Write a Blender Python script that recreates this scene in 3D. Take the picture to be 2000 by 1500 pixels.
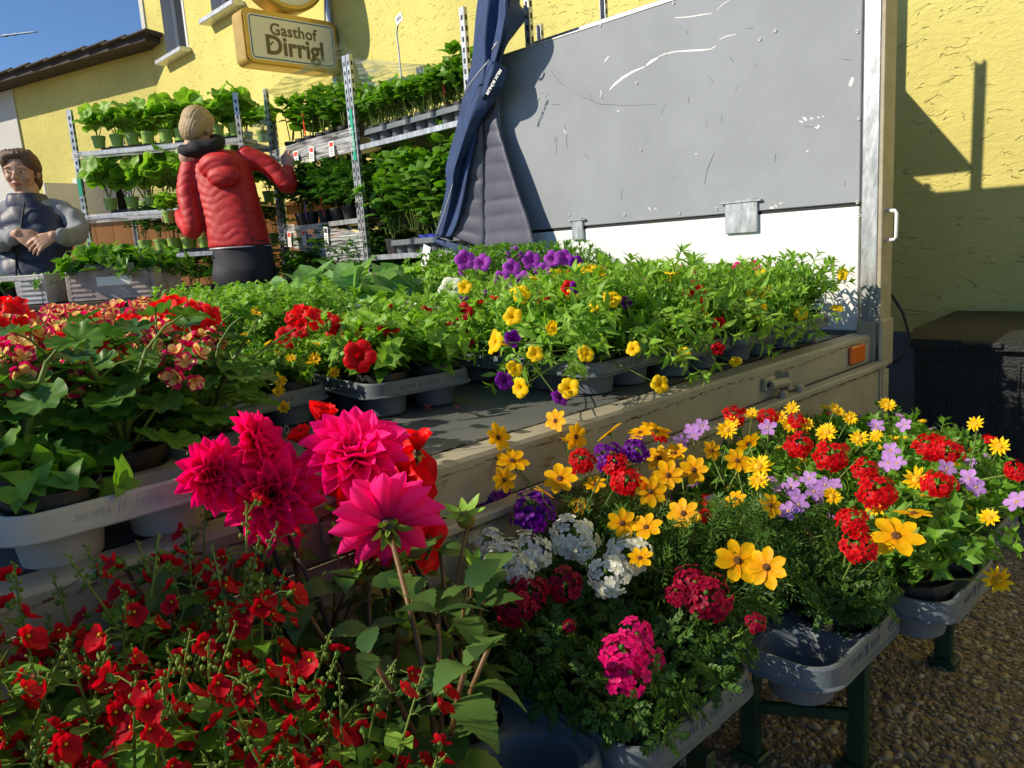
import bpy, math, random
import numpy as np
from mathutils import Vector, Matrix

# ------------------------------------------------------------------ camera, sky, sun, exposure
for o in list(bpy.data.objects): bpy.data.objects.remove(o)
S = bpy.context.scene
COL = S.collection
PI = math.pi
CAM_H = 1.02
PITCH = math.radians(10.0); ROLL = math.radians(3.7); FPX = 1502.0
_f = np.array([0, math.cos(PITCH), -math.sin(PITCH)]); _r = np.array([1., 0, 0]); _u = np.array([0, math.sin(PITCH), math.cos(PITCH)])
_R = math.cos(ROLL)*_r - math.sin(ROLL)*_u
_Up = math.sin(ROLL)*_r + math.cos(ROLL)*_u
cam = bpy.data.objects.new('camera', bpy.data.cameras.new('camera')); COL.objects.link(cam)
cam.data.sensor_width = 36.0; cam.data.lens = 36.0*FPX/2000.0
cam.data.clip_start = 0.02; cam.data.clip_end = 9000
m = Matrix.Identity(4)
for i in range(3):
    m[i][0] = _R[i]; m[i][1] = _Up[i]; m[i][2] = -_f[i]
m.translation = Vector((0, 0, CAM_H)); cam.matrix_world = m
S.camera = cam
S.render.resolution_x = 1024; S.render.resolution_y = 768

# the trailer's own frame: U runs along its side towards the house, V along its headboard
C0 = np.array([1.112, 2.407, 0.0])
UA = math.radians(46.5); VA = math.radians(-43.5)
UU = np.array([math.sin(UA), math.cos(UA), 0.0]); VV = np.array([math.sin(VA), math.cos(VA), 0.0])
ZB = 0.68                                   # height of the trailer bed
SUN_T = UU - 0.56*VV + np.array([0, 0, -0.72])   # direction the light travels
SUN_T = SUN_T/np.linalg.norm(SUN_T)
w = bpy.data.worlds.new('World'); S.world = w; w.use_nodes = True
nt = w.node_tree
sky = nt.nodes.new('ShaderNodeTexSky'); sky.sky_type = 'NISHITA'; sky.sun_disc = False
sky.sun_elevation = math.asin(-SUN_T[2]); sky.sun_rotation = math.atan2(-SUN_T[0], -SUN_T[1])
sky.air_density = 1.0; sky.dust_density = 0.0; sky.ozone_density = 7.0; sky.altitude = 1200
nt.links.new(sky.outputs[0], nt.nodes['Background'].inputs[0])
nt.nodes['Background'].inputs[1].default_value = 0.115
sl = bpy.data.lights.new('sun', 'SUN'); sl.energy = 4.8; sl.angle = math.radians(0.55); sl.color = (1.0, 0.90, 0.73)
so = bpy.data.objects.new('sun', sl); COL.objects.link(so)
so.rotation_euler = Vector(SUN_T).to_track_quat('-Z', 'Y').to_euler(); so.location = (-6, -2, 6)
S.view_settings.view_transform = 'Standard'; S.view_settings.look = 'None'
S.view_settings.exposure = 0.2; S.view_settings.gamma = 1.0
S.render.engine = 'CYCLES'
S.cycles.max_bounces = 5; S.cycles.transparent_max_bounces = 12; S.cycles.diffuse_bounces = 2; S.cycles.glossy_bounces = 2; S.cycles.transmission_bounces = 3

# ------------------------------------------------------------------ placing helpers
def ray(x, y):
    return _f + (x-1000)/FPX*_R + (750-y)/FPX*_Up
def atz(x, y, z):
    d = ray(x, y); return np.array([0, 0, CAM_H]) + d*((z-CAM_H)/d[2])
def atd(x, y, d):
    return np.array([0, 0, CAM_H]) + ray(x, y)*d
def aty(x, y, Y):
    d = ray(x, y); return np.array([0, 0, CAM_H]) + d*(Y/d[1])
def uv(p):
    q = np.asarray(p, float)-C0; return np.array([q@UU, q@VV, p[2]])
def W(u, v, z):
    return C0 + u*UU + v*VV + np.array([0, 0, z])
def onU(x, y, u):
    d = ray(x, y); o = np.array([0, 0, CAM_H]); t = ((C0+u*UU-o)@UU)/(d@UU); return uv(o+t*d)
def onV(x, y, v):
    d = ray(x, y); o = np.array([0, 0, CAM_H]); t = ((C0+v*VV-o)@VV)/(d@VV); return uv(o+t*d)
def ground_z(p):
    v = uv([p[0], p[1], 0])[1]
    t = min(1, max(0, (v-0.9)/2.2)); return 0.19*t*t*(3-2*t)
R_ = random.Random(7)
NR = np.random.RandomState(11)

# ------------------------------------------------------------------ materials
MATS = {}
def _nt(name):
    mt = bpy.data.materials.new(name); mt.use_nodes = True; MATS[name] = mt
    n = mt.node_tree; return mt, n, n.nodes['Principled BSDF'], n.nodes['Material Output']
def mat(name, col, rough=0.6, metal=0.0, vary=0.0, vscale=6.0, col2=None, bump=0.0, bscale=60.0, bdetail=4, spec=0.5, coat=0.0, stretch=None, bdist=0.01, trans=0.0):
    mt, n, b, out = _nt(name)
    b.inputs['Roughness'].default_value = rough; b.inputs['Metallic'].default_value = metal
    b.inputs['Specular IOR Level'].default_value = spec; b.inputs['Coat Weight'].default_value = coat
    b.inputs['Base Color'].default_value = (*col, 1)
    tc = n.nodes.new('ShaderNodeTexCoord'); src = tc.outputs['Object']
    if stretch:
        mp = n.nodes.new('ShaderNodeMapping'); mp.inputs['Scale'].default_value = stretch
        n.links.new(src, mp.inputs[0]); src = mp.outputs[0]
    if vary > 0 or col2:
        nz = n.nodes.new('ShaderNodeTexNoise'); nz.inputs['Scale'].default_value = vscale; nz.inputs['Detail'].default_value = 6; nz.inputs['Roughness'].default_value = 0.65
        n.links.new(src, nz.inputs['Vector'])
        cr = n.nodes.new('ShaderNodeValToRGB')
        c2 = col2 or tuple(c*(1-vary) for c in col); c1 = col if col2 else tuple(min(1, c*(1+vary*0.6)) for c in col)
        cr.color_ramp.elements[0].position = 0.36; cr.color_ramp.elements[0].color = (*c2, 1)
        cr.color_ramp.elements[1].position = 0.64; cr.color_ramp.elements[1].color = (*c1, 1)
        n.links.new(nz.outputs[0], cr.inputs[0]); n.links.new(cr.outputs[0], b.inputs['Base Color'])
    if bump > 0:
        nb = n.nodes.new('ShaderNodeTexNoise'); nb.inputs['Scale'].default_value = bscale; nb.inputs['Detail'].default_value = bdetail
        n.links.new(src, nb.inputs['Vector'])
        bp = n.nodes.new('ShaderNodeBump'); bp.inputs['Strength'].default_value = bump; bp.inputs['Distance'].default_value = bdist
        n.links.new(nb.outputs[0], bp.inputs['Height']); n.links.new(bp.outputs[0], b.inputs['Normal'])
    if trans > 0:
        b.inputs['Transmission Weight'].default_value = trans
    return mt
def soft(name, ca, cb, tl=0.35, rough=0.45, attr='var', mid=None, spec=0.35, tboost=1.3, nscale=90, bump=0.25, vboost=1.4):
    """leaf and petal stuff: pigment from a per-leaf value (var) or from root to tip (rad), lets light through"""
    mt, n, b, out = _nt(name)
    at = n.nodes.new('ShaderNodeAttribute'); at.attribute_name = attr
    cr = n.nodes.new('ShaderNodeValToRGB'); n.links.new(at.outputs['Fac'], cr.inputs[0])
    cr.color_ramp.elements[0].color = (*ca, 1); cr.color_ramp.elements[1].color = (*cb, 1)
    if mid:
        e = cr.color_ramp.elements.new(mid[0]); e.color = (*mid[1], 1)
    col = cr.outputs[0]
    tc = n.nodes.new('ShaderNodeTexCoord'); nz = n.nodes.new('ShaderNodeTexNoise'); nz.inputs['Scale'].default_value = nscale
    n.links.new(tc.outputs['Object'], nz.inputs['Vector'])
    mx = n.nodes.new('ShaderNodeMix'); mx.data_type = 'RGBA'; mx.blend_type = 'MULTIPLY'; mx.inputs[0].default_value = 0.55
    n.links.new(col, mx.inputs[6]); n.links.new(nz.outputs[0], mx.inputs[7])
    hs = n.nodes.new('ShaderNodeHueSaturation'); hs.inputs['Value'].default_value = vboost; n.links.new(mx.outputs[2], hs.inputs['Color'])
    col = hs.outputs[0]
    n.links.new(col, b.inputs['Base Color']); b.inputs['Roughness'].default_value = rough; b.inputs['Specular IOR Level'].default_value = spec
    nz.inputs['Detail'].default_value = 1.0
    tr = n.nodes.new('ShaderNodeBsdfTranslucent')
    h2 = n.nodes.new('ShaderNodeHueSaturation'); h2.inputs['Value'].default_value = tboost; h2.inputs['Saturation'].default_value = 1.1
    n.links.new(col, h2.inputs['Color']); n.links.new(h2.outputs[0], tr.inputs['Color'])
    ms = n.nodes.new('ShaderNodeMixShader'); ms.inputs[0].default_value = tl
    n.links.new(b.outputs[0], ms.inputs[1]); n.links.new(tr.outputs[0], ms.inputs[2]); n.links.new(ms.outputs[0], out.inputs['Surface'])
    return mt

# ------------------------------------------------------------------ geometry helpers
def rotz(a): c, s = math.cos(a), math.sin(a); return np.array([[c, -s, 0], [s, c, 0], [0, 0, 1.]])
def rotx(a): c, s = math.cos(a), math.sin(a); return np.array([[1., 0, 0], [0, c, -s], [0, s, c]])
def roty(a): c, s = math.cos(a), math.sin(a); return np.array([[c, 0, s], [0, 1., 0], [-s, 0, c]])
def nrm(v): v = np.asarray(v, float); l = np.linalg.norm(v); return v/l if l > 1e-9 else np.array([0, 0, 1.])
def frame(y, up=(0, 0, 1)):
    """columns x, y, z with y along the given axis and z near up"""
    y = nrm(y); x = np.cross(y, up)
    if np.linalg.norm(x) < 1e-4: x = np.cross(y, (1, 0, 0.01))
    x = nrm(x); z = np.cross(x, y); return np.stack([x, y, z], 1)
def frame_z(z, spin=0.0):
    z = nrm(z); a = np.array([1., 0, 0]) if abs(z[0]) < 0.9 else np.array([0, 1., 0])
    x = nrm(np.cross(a, z)); y = np.cross(z, x); return np.stack([x, y, z], 1) @ rotz(spin)
class Proto:
    def __init__(s, V, F, rad=None):
        s.V = np.asarray(V, float); s.sz = np.array([len(f) for f in F], int); s.L = np.array([i for f in F for i in f], int)
        s.rad = np.zeros(len(s.V)) if rad is None else np.asarray(rad, float)
class G:
    def __init__(s): s.v = []; s.l = []; s.z = []; s.mi = []; s.var = []; s.rad = []; s.n = 0
    def add(s, V, F, mi=0, var=0.5, rad=None): s.addp(Proto(V, F, rad), mi, var)
    def addp(s, p, mi=0, var=0.5, M=None, T=None):
        V = p.V if M is None else p.V @ np.asarray(M).T
        if T is not None: V = V + np.asarray(T)
        s.v.append(V); s.l.append(p.L+s.n); s.z.append(p.sz); s.mi.append(np.full(len(p.sz), mi)); s.var.append(np.full(len(V), var)); s.rad.append(p.rad); s.n += len(V)
    def inst(s, p, Ms, Ts, mi=0, var=None):
        Ms = np.asarray(Ms, float); Ts = np.asarray(Ts, float); k = len(Ts)
        if k == 0: return
        V = np.einsum('kij,nj->kni', Ms, p.V) + Ts[:, None, :]
        n = len(p.V); var = NR.rand(k) if var is None else np.asarray(var)
        s.v.append(V.reshape(-1, 3)); s.l.append((p.L[None, :] + (np.arange(k)*n)[:, None]).ravel()+s.n)
        s.z.append(np.tile(p.sz, k)); s.mi.append(np.full(len(p.sz)*k, mi)); s.var.append(np.repeat(var, n)); s.rad.append(np.tile(p.rad, k)); s.n += n*k
    def box(s, c, d, M=None, mi=0, bev=0.0, var=0.5):
        h = np.asarray(d, float)/2
        if bev > 0:
            bev = min(bev, min(h)*0.95); V = []
            for sz in (-1, 1):
                for ax in range(3): pass
            # chamfered box: 24 verts
            V = []; idx = {}
            for sx in (-1, 1):
                for sy in (-1, 1):
                    for s3 in (-1, 1):
                        for ax in range(3):
                            p = np.array([sx, sy, s3])*h
                            q = p.copy()
                            for a in range(3):
                                if a != ax: q[a] -= np.sign(p[a])*bev
                            idx[(sx, sy, s3, ax)] = len(V); V.append(q)
            F = []
            for ax in range(3):
                a, b = [(1, 2), (2, 0), (0, 1)][ax]
                for sg in (-1, 1):
                    q = []
                    for (x, y) in ((-1, -1), (1, -1), (1, 1), (-1, 1)):
                        t = [0, 0, 0]; t[ax] = sg; t[a] = x; t[b] = y; q.append(idx[(*t, ax)])
                    F.append(tuple(q if sg > 0 else q[::-1]))
            for ax in range(3):
                a, b = [(1, 2), (2, 0), (0, 1)][ax]
                for sa in (-1, 1):
                    for sb in (-1, 1):
                        t0 = [0, 0, 0]; t1 = [0, 0, 0]; t0[ax] = -1; t1[ax] = 1; t0[a] = t1[a] = sa; t0[b] = t1[b] = sb
                        q = [idx[(*t0, a)], idx[(*t1, a)], idx[(*t1, b)], idx[(*t0, b)]]
                        F.append(tuple(q if sa*sb < 0 else q[::-1]))
            for sx in (-1, 1):
                for sy in (-1, 1):
                    for s3 in (-1, 1):
                        q = [idx[(sx, sy, s3, a)] for a in range(3)]
                        F.append(tuple(q if sx*sy*s3 > 0 else q[::-1]))
            V = np.array(V)
        else:
            V = np.array([[x, y, z] for x in (-1, 1) for y in (-1, 1) for z in (-1, 1)])*h
            F = [(0, 1, 3, 2), (4, 6, 7, 5), (0, 4, 5, 1), (2, 3, 7, 6), (0, 2, 6, 4), (1, 5, 7, 3)]
        if M is not None: V = V @ np.asarray(M).T
        s.add(V+np.asarray(c, float), F, mi, var)
    def tube(s, pts, r, n=6, mi=0, cap=True, var=0.5, flat=1.0, rad=None):
        P = np.asarray(pts, float); k = len(P); r = np.broadcast_to(np.asarray(r, float), (k,))
        T = np.gradient(P, axis=0); V = []; x = None
        for i in range(k):
            t = nrm(T[i])
            if x is None:
                a = np.array([0, 0, 1.]) if abs(t[2]) < 0.9 else np.array([1., 0, 0]); x = nrm(np.cross(a, t))
            else: x = nrm(x - (x@t)*t)
            y = np.cross(t, x)
            for j in range(n):
                a = 2*PI*j/n; V.append(P[i] + r[i]*(math.cos(a)*x + flat*math.sin(a)*y))
        F = [(i*n+j, i*n+(j+1) % n, (i+1)*n+(j+1) % n, (i+1)*n+j) for i in range(k-1) for j in range(n)]
        if cap: F += [tuple(range(n))[::-1], tuple((k-1)*n+j for j in range(n))]
        s.add(V, F, mi, var, rad=None if rad is None else np.repeat(np.asarray(rad, float), n))
    def lathe(s, prof, n=20, M=None, T=(0, 0, 0), mi=0, cap0=False, cap1=False, var=0.5):
        V = [[r*math.cos(2*PI*j/n), r*math.sin(2*PI*j/n), z] for r, z in prof for j in range(n)]; k = len(prof)
        F = [(i*n+j, i*n+(j+1) % n, (i+1)*n+(j+1) % n, (i+1)*n+j) for i in range(k-1) for j in range(n)]
        if cap0: F.append(tuple(range(n))[::-1])
        if cap1: F.append(tuple((k-1)*n+j for j in range(n)))
        V = np.array(V)
        if M is not None: V = V @ np.asarray(M).T
        s.add(V+np.asarray(T), F, mi, var)
    def prism(s, poly, t0, t1, fn=None, mi=0, var=0.5):
        """poly (a,b) extruded along c from t0 to t1; fn maps (a,b,c) to a point"""
        n = len(poly); fn = fn or (lambda a, b, c: (a, b, c))
        V = [fn(a, b, t0) for a, b in poly] + [fn(a, b, t1) for a, b in poly]
        F = [tuple(range(n))[::-1], tuple(range(n, 2*n))] + [(i, (i+1) % n, n+(i+1) % n, n+i) for i in range(n)]
        s.add(V, F, mi, var)
    def mesh(s, name, mats, smooth=False, recalc=False):
        me = bpy.data.meshes.new(name)
        if s.n:
            V = np.concatenate(s.v); L = np.concatenate(s.l); Z = np.concatenate(s.z)
            me.vertices.add(len(V)); me.vertices.foreach_set('co', V.ravel())
            me.loops.add(len(L)); me.loops.foreach_set('vertex_index', L.astype(np.int32))
            me.polygons.add(len(Z)); st = np.concatenate([[0], np.cumsum(Z)[:-1]])
            me.polygons.foreach_set('loop_start', st.astype(np.int32)); me.polygons.foreach_set('loop_total', Z.astype(np.int32))
            me.polygons.foreach_set('material_index', np.concatenate(s.mi).astype(np.int32))
            for nm, arr in (('var', s.var), ('rad', s.rad)):
                a = me.attributes.new(nm, 'FLOAT', 'POINT'); a.data.foreach_set('value', np.concatenate(arr).astype(np.float32))
            me.update(calc_edges=True); me.validate()
            me.polygons.foreach_set('use_smooth', np.ones(len(me.polygons), bool))
            if not smooth: me.set_sharp_from_angle(angle=math.radians(32))
        for q in (mats if isinstance(mats, (list, tuple)) else [mats]): me.materials.append(MATS[q] if isinstance(q, str) else q)
        if recalc:
            import bmesh
            b = bmesh.new(); b.from_mesh(me); bmesh.ops.recalc_face_normals(b, faces=b.faces); b.to_mesh(me); b.free()
            if not smooth: me.set_sharp_from_angle(angle=math.radians(32))
        return me
    def build(s, name, mats, parent=None, smooth=False, recalc=False, **k):
        return ob(name, s.mesh(name, mats, smooth, recalc), parent, **k)
def ob(name, me, parent=None, loc=None, M=None, kind=None, scale=None):
    o = bpy.data.objects.new(name, me); COL.objects.link(o)
    if parent is not None: o.parent = parent
    if M is not None:
        mm = Matrix([[float(M[i][j]) for j in range(3)] for i in range(3)]).to_4x4()
        if loc is not None: mm.translation = Vector([float(c) for c in loc])
        o.matrix_local = mm
    elif loc is not None: o.location = [float(c) for c in loc]
    if scale is not None: o.scale = (scale,)*3 if np.isscalar(scale) else scale
    if kind: o['kind'] = kind
    return o
def tag(o, label=None, cat=None, group=None, kind=None):
    if label: o['label'] = label
    if cat: o['category'] = cat
    if group: o['group'] = group
    if kind: o['kind'] = kind
    return o
def thing(name, label, cat, group=None, loc=(0, 0, 0), rz=0.0):
    o = bpy.data.objects.new(name, None); COL.objects.link(o); o.empty_display_size = 0.05
    o.location = [float(c) for c in loc]; o.rotation_euler = (0, 0, rz); return tag(o, label, cat, group)
def copy_tree(o, parent=None):
    c = o.copy(); COL.objects.link(c); c.parent = parent
    for ch in list(o.children): copy_tree(ch, c)
    return c
def bake(o):
    """apply the modifiers of a mesh object"""
    dg = bpy.context.evaluated_depsgraph_get(); me = bpy.data.meshes.new_from_object(o.evaluated_get(dg)); o.modifiers.clear(); o.data = me; return o
def text_mesh(body, size, depth=0.002, mats=('white_paint',), shear=0.0, spacing=1.0, bold=0.0, align='CENTER'):
    cu = bpy.data.curves.new('text', 'FONT'); cu.body = body; cu.size = size; cu.extrude = depth; cu.align_x = align; cu.align_y = 'CENTER'; cu.shear = shear; cu.space_character = spacing; cu.offset = bold; cu.resolution_u = 4
    t = bpy.data.objects.new('text', cu); COL.objects.link(t)
    dg = bpy.context.evaluated_depsgraph_get(); me = bpy.data.meshes.new_from_object(t.evaluated_get(dg)); bpy.data.objects.remove(t)
    me.materials.clear()
    for q in mats: me.materials.append(MATS[q])
    return me
def ellipsoid(V0=None, n=16, m=10):
    V = []; F = []
    for i in range(m+1):
        ph = PI*i/m
        for j in range(n): V.append([math.sin(ph)*math.cos(2*PI*j/n), math.sin(ph)*math.sin(2*PI*j/n), math.cos(ph)])
    for i in range(m):
        for j in range(n): F.append((i*n+j, (i+1)*n+j, (i+1)*n+(j+1) % n, i*n+(j+1) % n))
    return np.array(V), F
SPH = Proto(*ellipsoid(n=8, m=6)); SPHH = Proto(*ellipsoid(n=20, m=14))
def U3(z=True): return np.stack([UU, VV, np.array([0, 0, 1.])], 1)   # columns U V Z
MU = U3()
# ------------------------------------------------------------------ plain materials
def plaster(name, col, amount=0.8, scale=42.0):
    mt, n, b, out = _nt(name)
    b.inputs['Roughness'].default_value = 0.95; b.inputs['Specular IOR Level'].default_value = 0.1
    tc = n.nodes.new('ShaderNodeTexCoord'); mp = n.nodes.new('ShaderNodeMapping'); mp.inputs['Scale'].default_value = (1, 0.55, 1.3)
    n.links.new(tc.outputs['Object'], mp.inputs[0])
    na = n.nodes.new('ShaderNodeTexNoise'); na.inputs['Scale'].default_value = scale; na.inputs['Detail'].default_value = 8; na.inputs['Roughness'].default_value = 0.7; na.inputs['Distortion'].default_value = 0.5
    nb = n.nodes.new('ShaderNodeTexNoise'); nb.inputs['Scale'].default_value = 1.3; nb.inputs['Detail'].default_value = 5
    nc = n.nodes.new('ShaderNodeTexNoise'); nc.inputs['Scale'].default_value = scale*0.5; nc.inputs['Detail'].default_value = 3; nc.inputs['Distortion'].default_value = 1.5
    for q in (na, nc): n.links.new(mp.outputs[0], q.inputs['Vector'])
    n.links.new(tc.outputs['Object'], nb.inputs['Vector'])
    pit = n.nodes.new('ShaderNodeValToRGB'); pit.color_ramp.elements[0].position = 0.30; pit.color_ramp.elements[1].position = 0.37
    n.links.new(nc.outputs[0], pit.inputs[0])
    ad = n.nodes.new('ShaderNodeMath'); ad.operation = 'MULTIPLY_ADD'; ad.inputs[1].default_value = 0.9; n.links.new(pit.outputs[0], ad.inputs[0]); n.links.new(na.outputs[0], ad.inputs[2])
    bp = n.nodes.new('ShaderNodeBump'); bp.inputs['Strength'].default_value = amount; bp.inputs['Distance'].default_value = 0.009
    n.links.new(ad.outputs[0], bp.inputs['Height']); n.links.new(bp.outputs[0], b.inputs['Normal'])
    cr = n.nodes.new('ShaderNodeValToRGB'); cr.color_ramp.elements[0].position = 0.3; cr.color_ramp.elements[1].position = 0.7
    cr.color_ramp.elements[0].color = (*[c*0.78 for c in col], 1); cr.color_ramp.elements[1].color = (*col, 1)
    n.links.new(nb.outputs[0], cr.inputs[0]); n.links.new(cr.outputs[0], b.inputs['Base Color'])
    return mt
plaster('yellow_plaster', (0.78, 0.69, 0.22)); plaster('white_plaster', (0.74, 0.72, 0.66), 0.5)
plaster('dado_paint', (0.16, 0.19, 0.24), 0.5)
mat('pebble_mortar', (0.24, 0.185, 0.11), 0.95, vary=0.5, vscale=30, bump=0.8, bscale=120)
mat('roof_tile', (0.07, 0.055, 0.05), 0.8, vary=0.5, vscale=8, bump=0.4)
mat('dark_wood', (0.05, 0.035, 0.028), 0.8, vary=0.4, vscale=12)
mat('grey_panel', (0.33, 0.35, 0.375), 0.9, vary=0.07, vscale=3.0, bump=0.06, bscale=300, bdist=0.002, spec=0.15)
mat('white_panel', (0.83, 0.82, 0.80), 0.4, vary=0.04, vscale=5)
mat('white_paint', (0.84, 0.83, 0.80), 0.5)
mat('scratch_white', (0.80, 0.78, 0.74), 0.7)
mat('scratch_dark', (0.10, 0.10, 0.11), 0.7)
mat('galvanised', (0.52, 0.53, 0.54), 0.42, metal=0.75, vary=0.35, vscale=40, bump=0.15, bscale=90, stretch=(1, 1, 0.25))
mat('aluminium', (0.62, 0.62, 0.60), 0.45, metal=0.6, vary=0.25, vscale=25)
def worn_cream():
    mt = mat('cream_paint', (0.43, 0.38, 0.26), 0.55, vary=0.16, vscale=14, col2=(0.34, 0.29, 0.19), bump=0.12, bscale=50)
    return mt
worn_cream()
def rusty(name, base, rust=(0.10, 0.045, 0.02), lo=0.56, hi=0.64, sc=22.0, rough=0.6):
    mt, n, b, out = _nt(name)
    tc = n.nodes.new('ShaderNodeTexCoord')
    mp = n.nodes.new('ShaderNodeMapping'); mp.inputs['Scale'].default_value = (0.45, 1, 1.6); n.links.new(tc.outputs['Object'], mp.inputs[0])
    a = n.nodes.new('ShaderNodeTexNoise'); a.inputs['Scale'].default_value = sc; a.inputs['Detail'].default_value = 9; a.inputs['Roughness'].default_value = 0.72
    d = n.nodes.new('ShaderNodeTexNoise'); d.inputs['Scale'].default_value = 5; d.inputs['Detail'].default_value = 6
    n.links.new(mp.outputs[0], a.inputs['Vector']); n.links.new(tc.outputs['Object'], d.inputs['Vector'])
    c1 = n.nodes.new('ShaderNodeValToRGB'); c1.color_ramp.elements[0].position = 0.3; c1.color_ramp.elements[1].position = 0.7
    c1.color_ramp.elements[0].color = (*[c*0.72 for c in base], 1); c1.color_ramp.elements[1].color = (*base, 1); n.links.new(d.outputs[0], c1.inputs[0])
    c2 = n.nodes.new('ShaderNodeValToRGB'); c2.color_ramp.elements[0].position = lo; c2.color_ramp.elements[1].position = hi; n.links.new(a.outputs[0], c2.inputs[0])
    mx = n.nodes.new('ShaderNodeMix'); mx.data_type = 'RGBA'; n.links.new(c2.outputs[0], mx.inputs[0]); n.links.new(c1.outputs[0], mx.inputs[6]); mx.inputs[7].default_value = (*rust, 1)
    n.links.new(mx.outputs[2], b.inputs['Base Color']); b.inputs['Roughness'].default_value = rough
    bp = n.nodes.new('ShaderNodeBump'); bp.inputs['Strength'].default_value = 0.3; bp.inputs['Distance'].default_value = 0.003
    n.links.new(a.outputs[0], bp.inputs['Height']); n.links.new(bp.outputs[0], b.inputs['Normal'])
    return mt
rusty('rail_paint', (0.41, 0.37, 0.27), lo=0.60, hi=0.70)
rusty('rust_edge', (0.33, 0.27, 0.18), lo=0.47, hi=0.55, sc=40)
rusty('bed_plate', (0.15, 0.155, 0.15), rust=(0.30, 0.29, 0.27), lo=0.60, hi=0.72, sc=14, rough=0.5)
mat('orange_lens', (0.75, 0.16, 0.01), 0.25, coat=0.3)
mat('bin_plastic', (0.010, 0.014, 0.013), 0.6, vary=0.4, vscale=30, bump=0.5, bscale=140)
mat('green_steel', (0.014, 0.045, 0.018), 0.45, vary=0.4, vscale=20)
mat('black_rubber', (0.012, 0.012, 0.012), 0.6)
mat('bench_wood', (0.34, 0.2, 0.09), 0.6, vary=0.3, vscale=12)
mat('tray_grey', (0.12, 0.145, 0.16), 0.5, vary=0.10, vscale=20, bump=0.05, bscale=200)
mat('tray_cream', (0.46, 0.43, 0.36), 0.55, vary=0.1, vscale=20)
mat('tray_black', (0.02, 0.022, 0.026), 0.5)
mat('pot_black', (0.022, 0.02, 0.017), 0.5, vary=0.2, vscale=30)
mat('pot_green', (0.26, 0.44, 0.07), 0.5, vary=0.15, vscale=40)
mat('pot_blue', (0.02, 0.05, 0.45), 0.4)
mat('soil', (0.035, 0.022, 0.014), 0.95, vary=0.6, vscale=90, bump=1.0, bscale=140)
mat('glass_dark', (0.03, 0.035, 0.04), 0.06, spec=0.8)
mat('window_frame', (0.70, 0.69, 0.66), 0.5)
mat('reveal_grey', (0.42, 0.43, 0.46), 0.7)
mat('gold_frame', (0.62, 0.40, 0.09), 0.35, metal=0.35, vary=0.15, vscale=8)
mat('sign_face', (0.83, 0.78, 0.62), 0.35); mat('sign_text', (0.15, 0.115, 0.045), 0.5); mat('sign_line', (0.03, 0.12, 0.24), 0.5)
mat('orange_board', (0.46, 0.19, 0.05), 0.6, vary=0.14, vscale=40, stretch=(1, 1, 0.1))
mat('contrail', (0.95, 0.95, 0.97), 1.0)
mat('paper', (0.86, 0.85, 0.82), 0.7); mat('red_plastic', (0.75, 0.03, 0.015), 0.4); mat('violet_plastic', (0.3, 0.08, 0.6), 0.4)
mat('green_sticker', (0.0, 0.40, 0.22), 0.5); mat('print_dark', (0.04, 0.04, 0.045), 0.6); mat('print_red', (0.7, 0.05, 0.03), 0.6)
TRZ = math.radians(43.5)

# ------------------------------------------------------------------ ground
def make_ground():
    xs = np.concatenate([np.linspace(-60, -7, 8), np.linspace(-6, 6, 60), np.linspace(7, 60, 8)]); V = []; n = len(xs)
    for y in xs+3:
        for x in xs: V.append([x, y, ground_z((x, y))])
    F = [(i*n+j, i*n+j+1, (i+1)*n+j+1, (i+1)*n+j) for i in range(n-1) for j in range(n-1)]
    g = G(); g.add(V, F); tag(g.build('ground', 'pebble_mortar', smooth=True), kind='structure')
make_ground()
def make_pebbles():
    # exposed aggregate paving: rounded river stones set in mortar where the paving shows
    mt = soft('pebble', (0.16, 0.11, 0.055), (0.52, 0.42, 0.25), tl=0.0, rough=0.6, mid=(0.6, (0.33, 0.24, 0.13)), spec=0.4, nscale=60)
    V, F = ellipsoid(n=7, m=4); p = Proto(V, F); pts = []
    a = [atz(x, y, 0) for x, y in ((1080, 1520), (2060, 1520), (2060, 820), (1690, 820))]
    A = np.array([q[:2] for q in a]); lo = A.min(0)-0.05; hi = A.max(0)+0.05
    rs = np.random.RandomState(3); Ms = []; Ts = []
    step = 0.0118; nx = int((hi[0]-lo[0])/step); ny = int((hi[1]-lo[1])/step)
    for i in range(nx):
        for j in range(ny):
            x = lo[0]+(i+rs.uniform(0, 1))*step; y = lo[1]+(j+rs.uniform(0, 1))*step
            # inside the wedge that is open to view
            d = np.array([x, y]); 
            c = True
            for k in range(4):
                e = A[(k+1) % 4]-A[k]; f = d-A[k]
                if e[0]*f[1]-e[1]*f[0] < -0.08*np.linalg.norm(e): c = False; break
            if not c: continue
            s = 0.0048*math.exp(rs.normal(0, 0.42)); s = min(s, 0.0135)
            Ms.append(rotz(rs.uniform(0, 6.3)) @ rotx(rs.normal(0, 0.2)) @ np.diag([s*rs.uniform(1.0, 1.7), s*rs.uniform(0.7, 1.1), s*rs.uniform(0.4, 0.75)])); Ts.append([x, y, rs.uniform(-0.001, 0.0012)])
    g = G(); g.inst(p, Ms, Ts, 0, rs.beta(1.4, 1.8, len(Ts)))
    o = g.build('pebbles', 'pebble', smooth=True); tag(o, 'small brown and tan river pebbles of the exposed aggregate paving', 'pebbles', kind='stuff')
make_pebbles()

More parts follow.
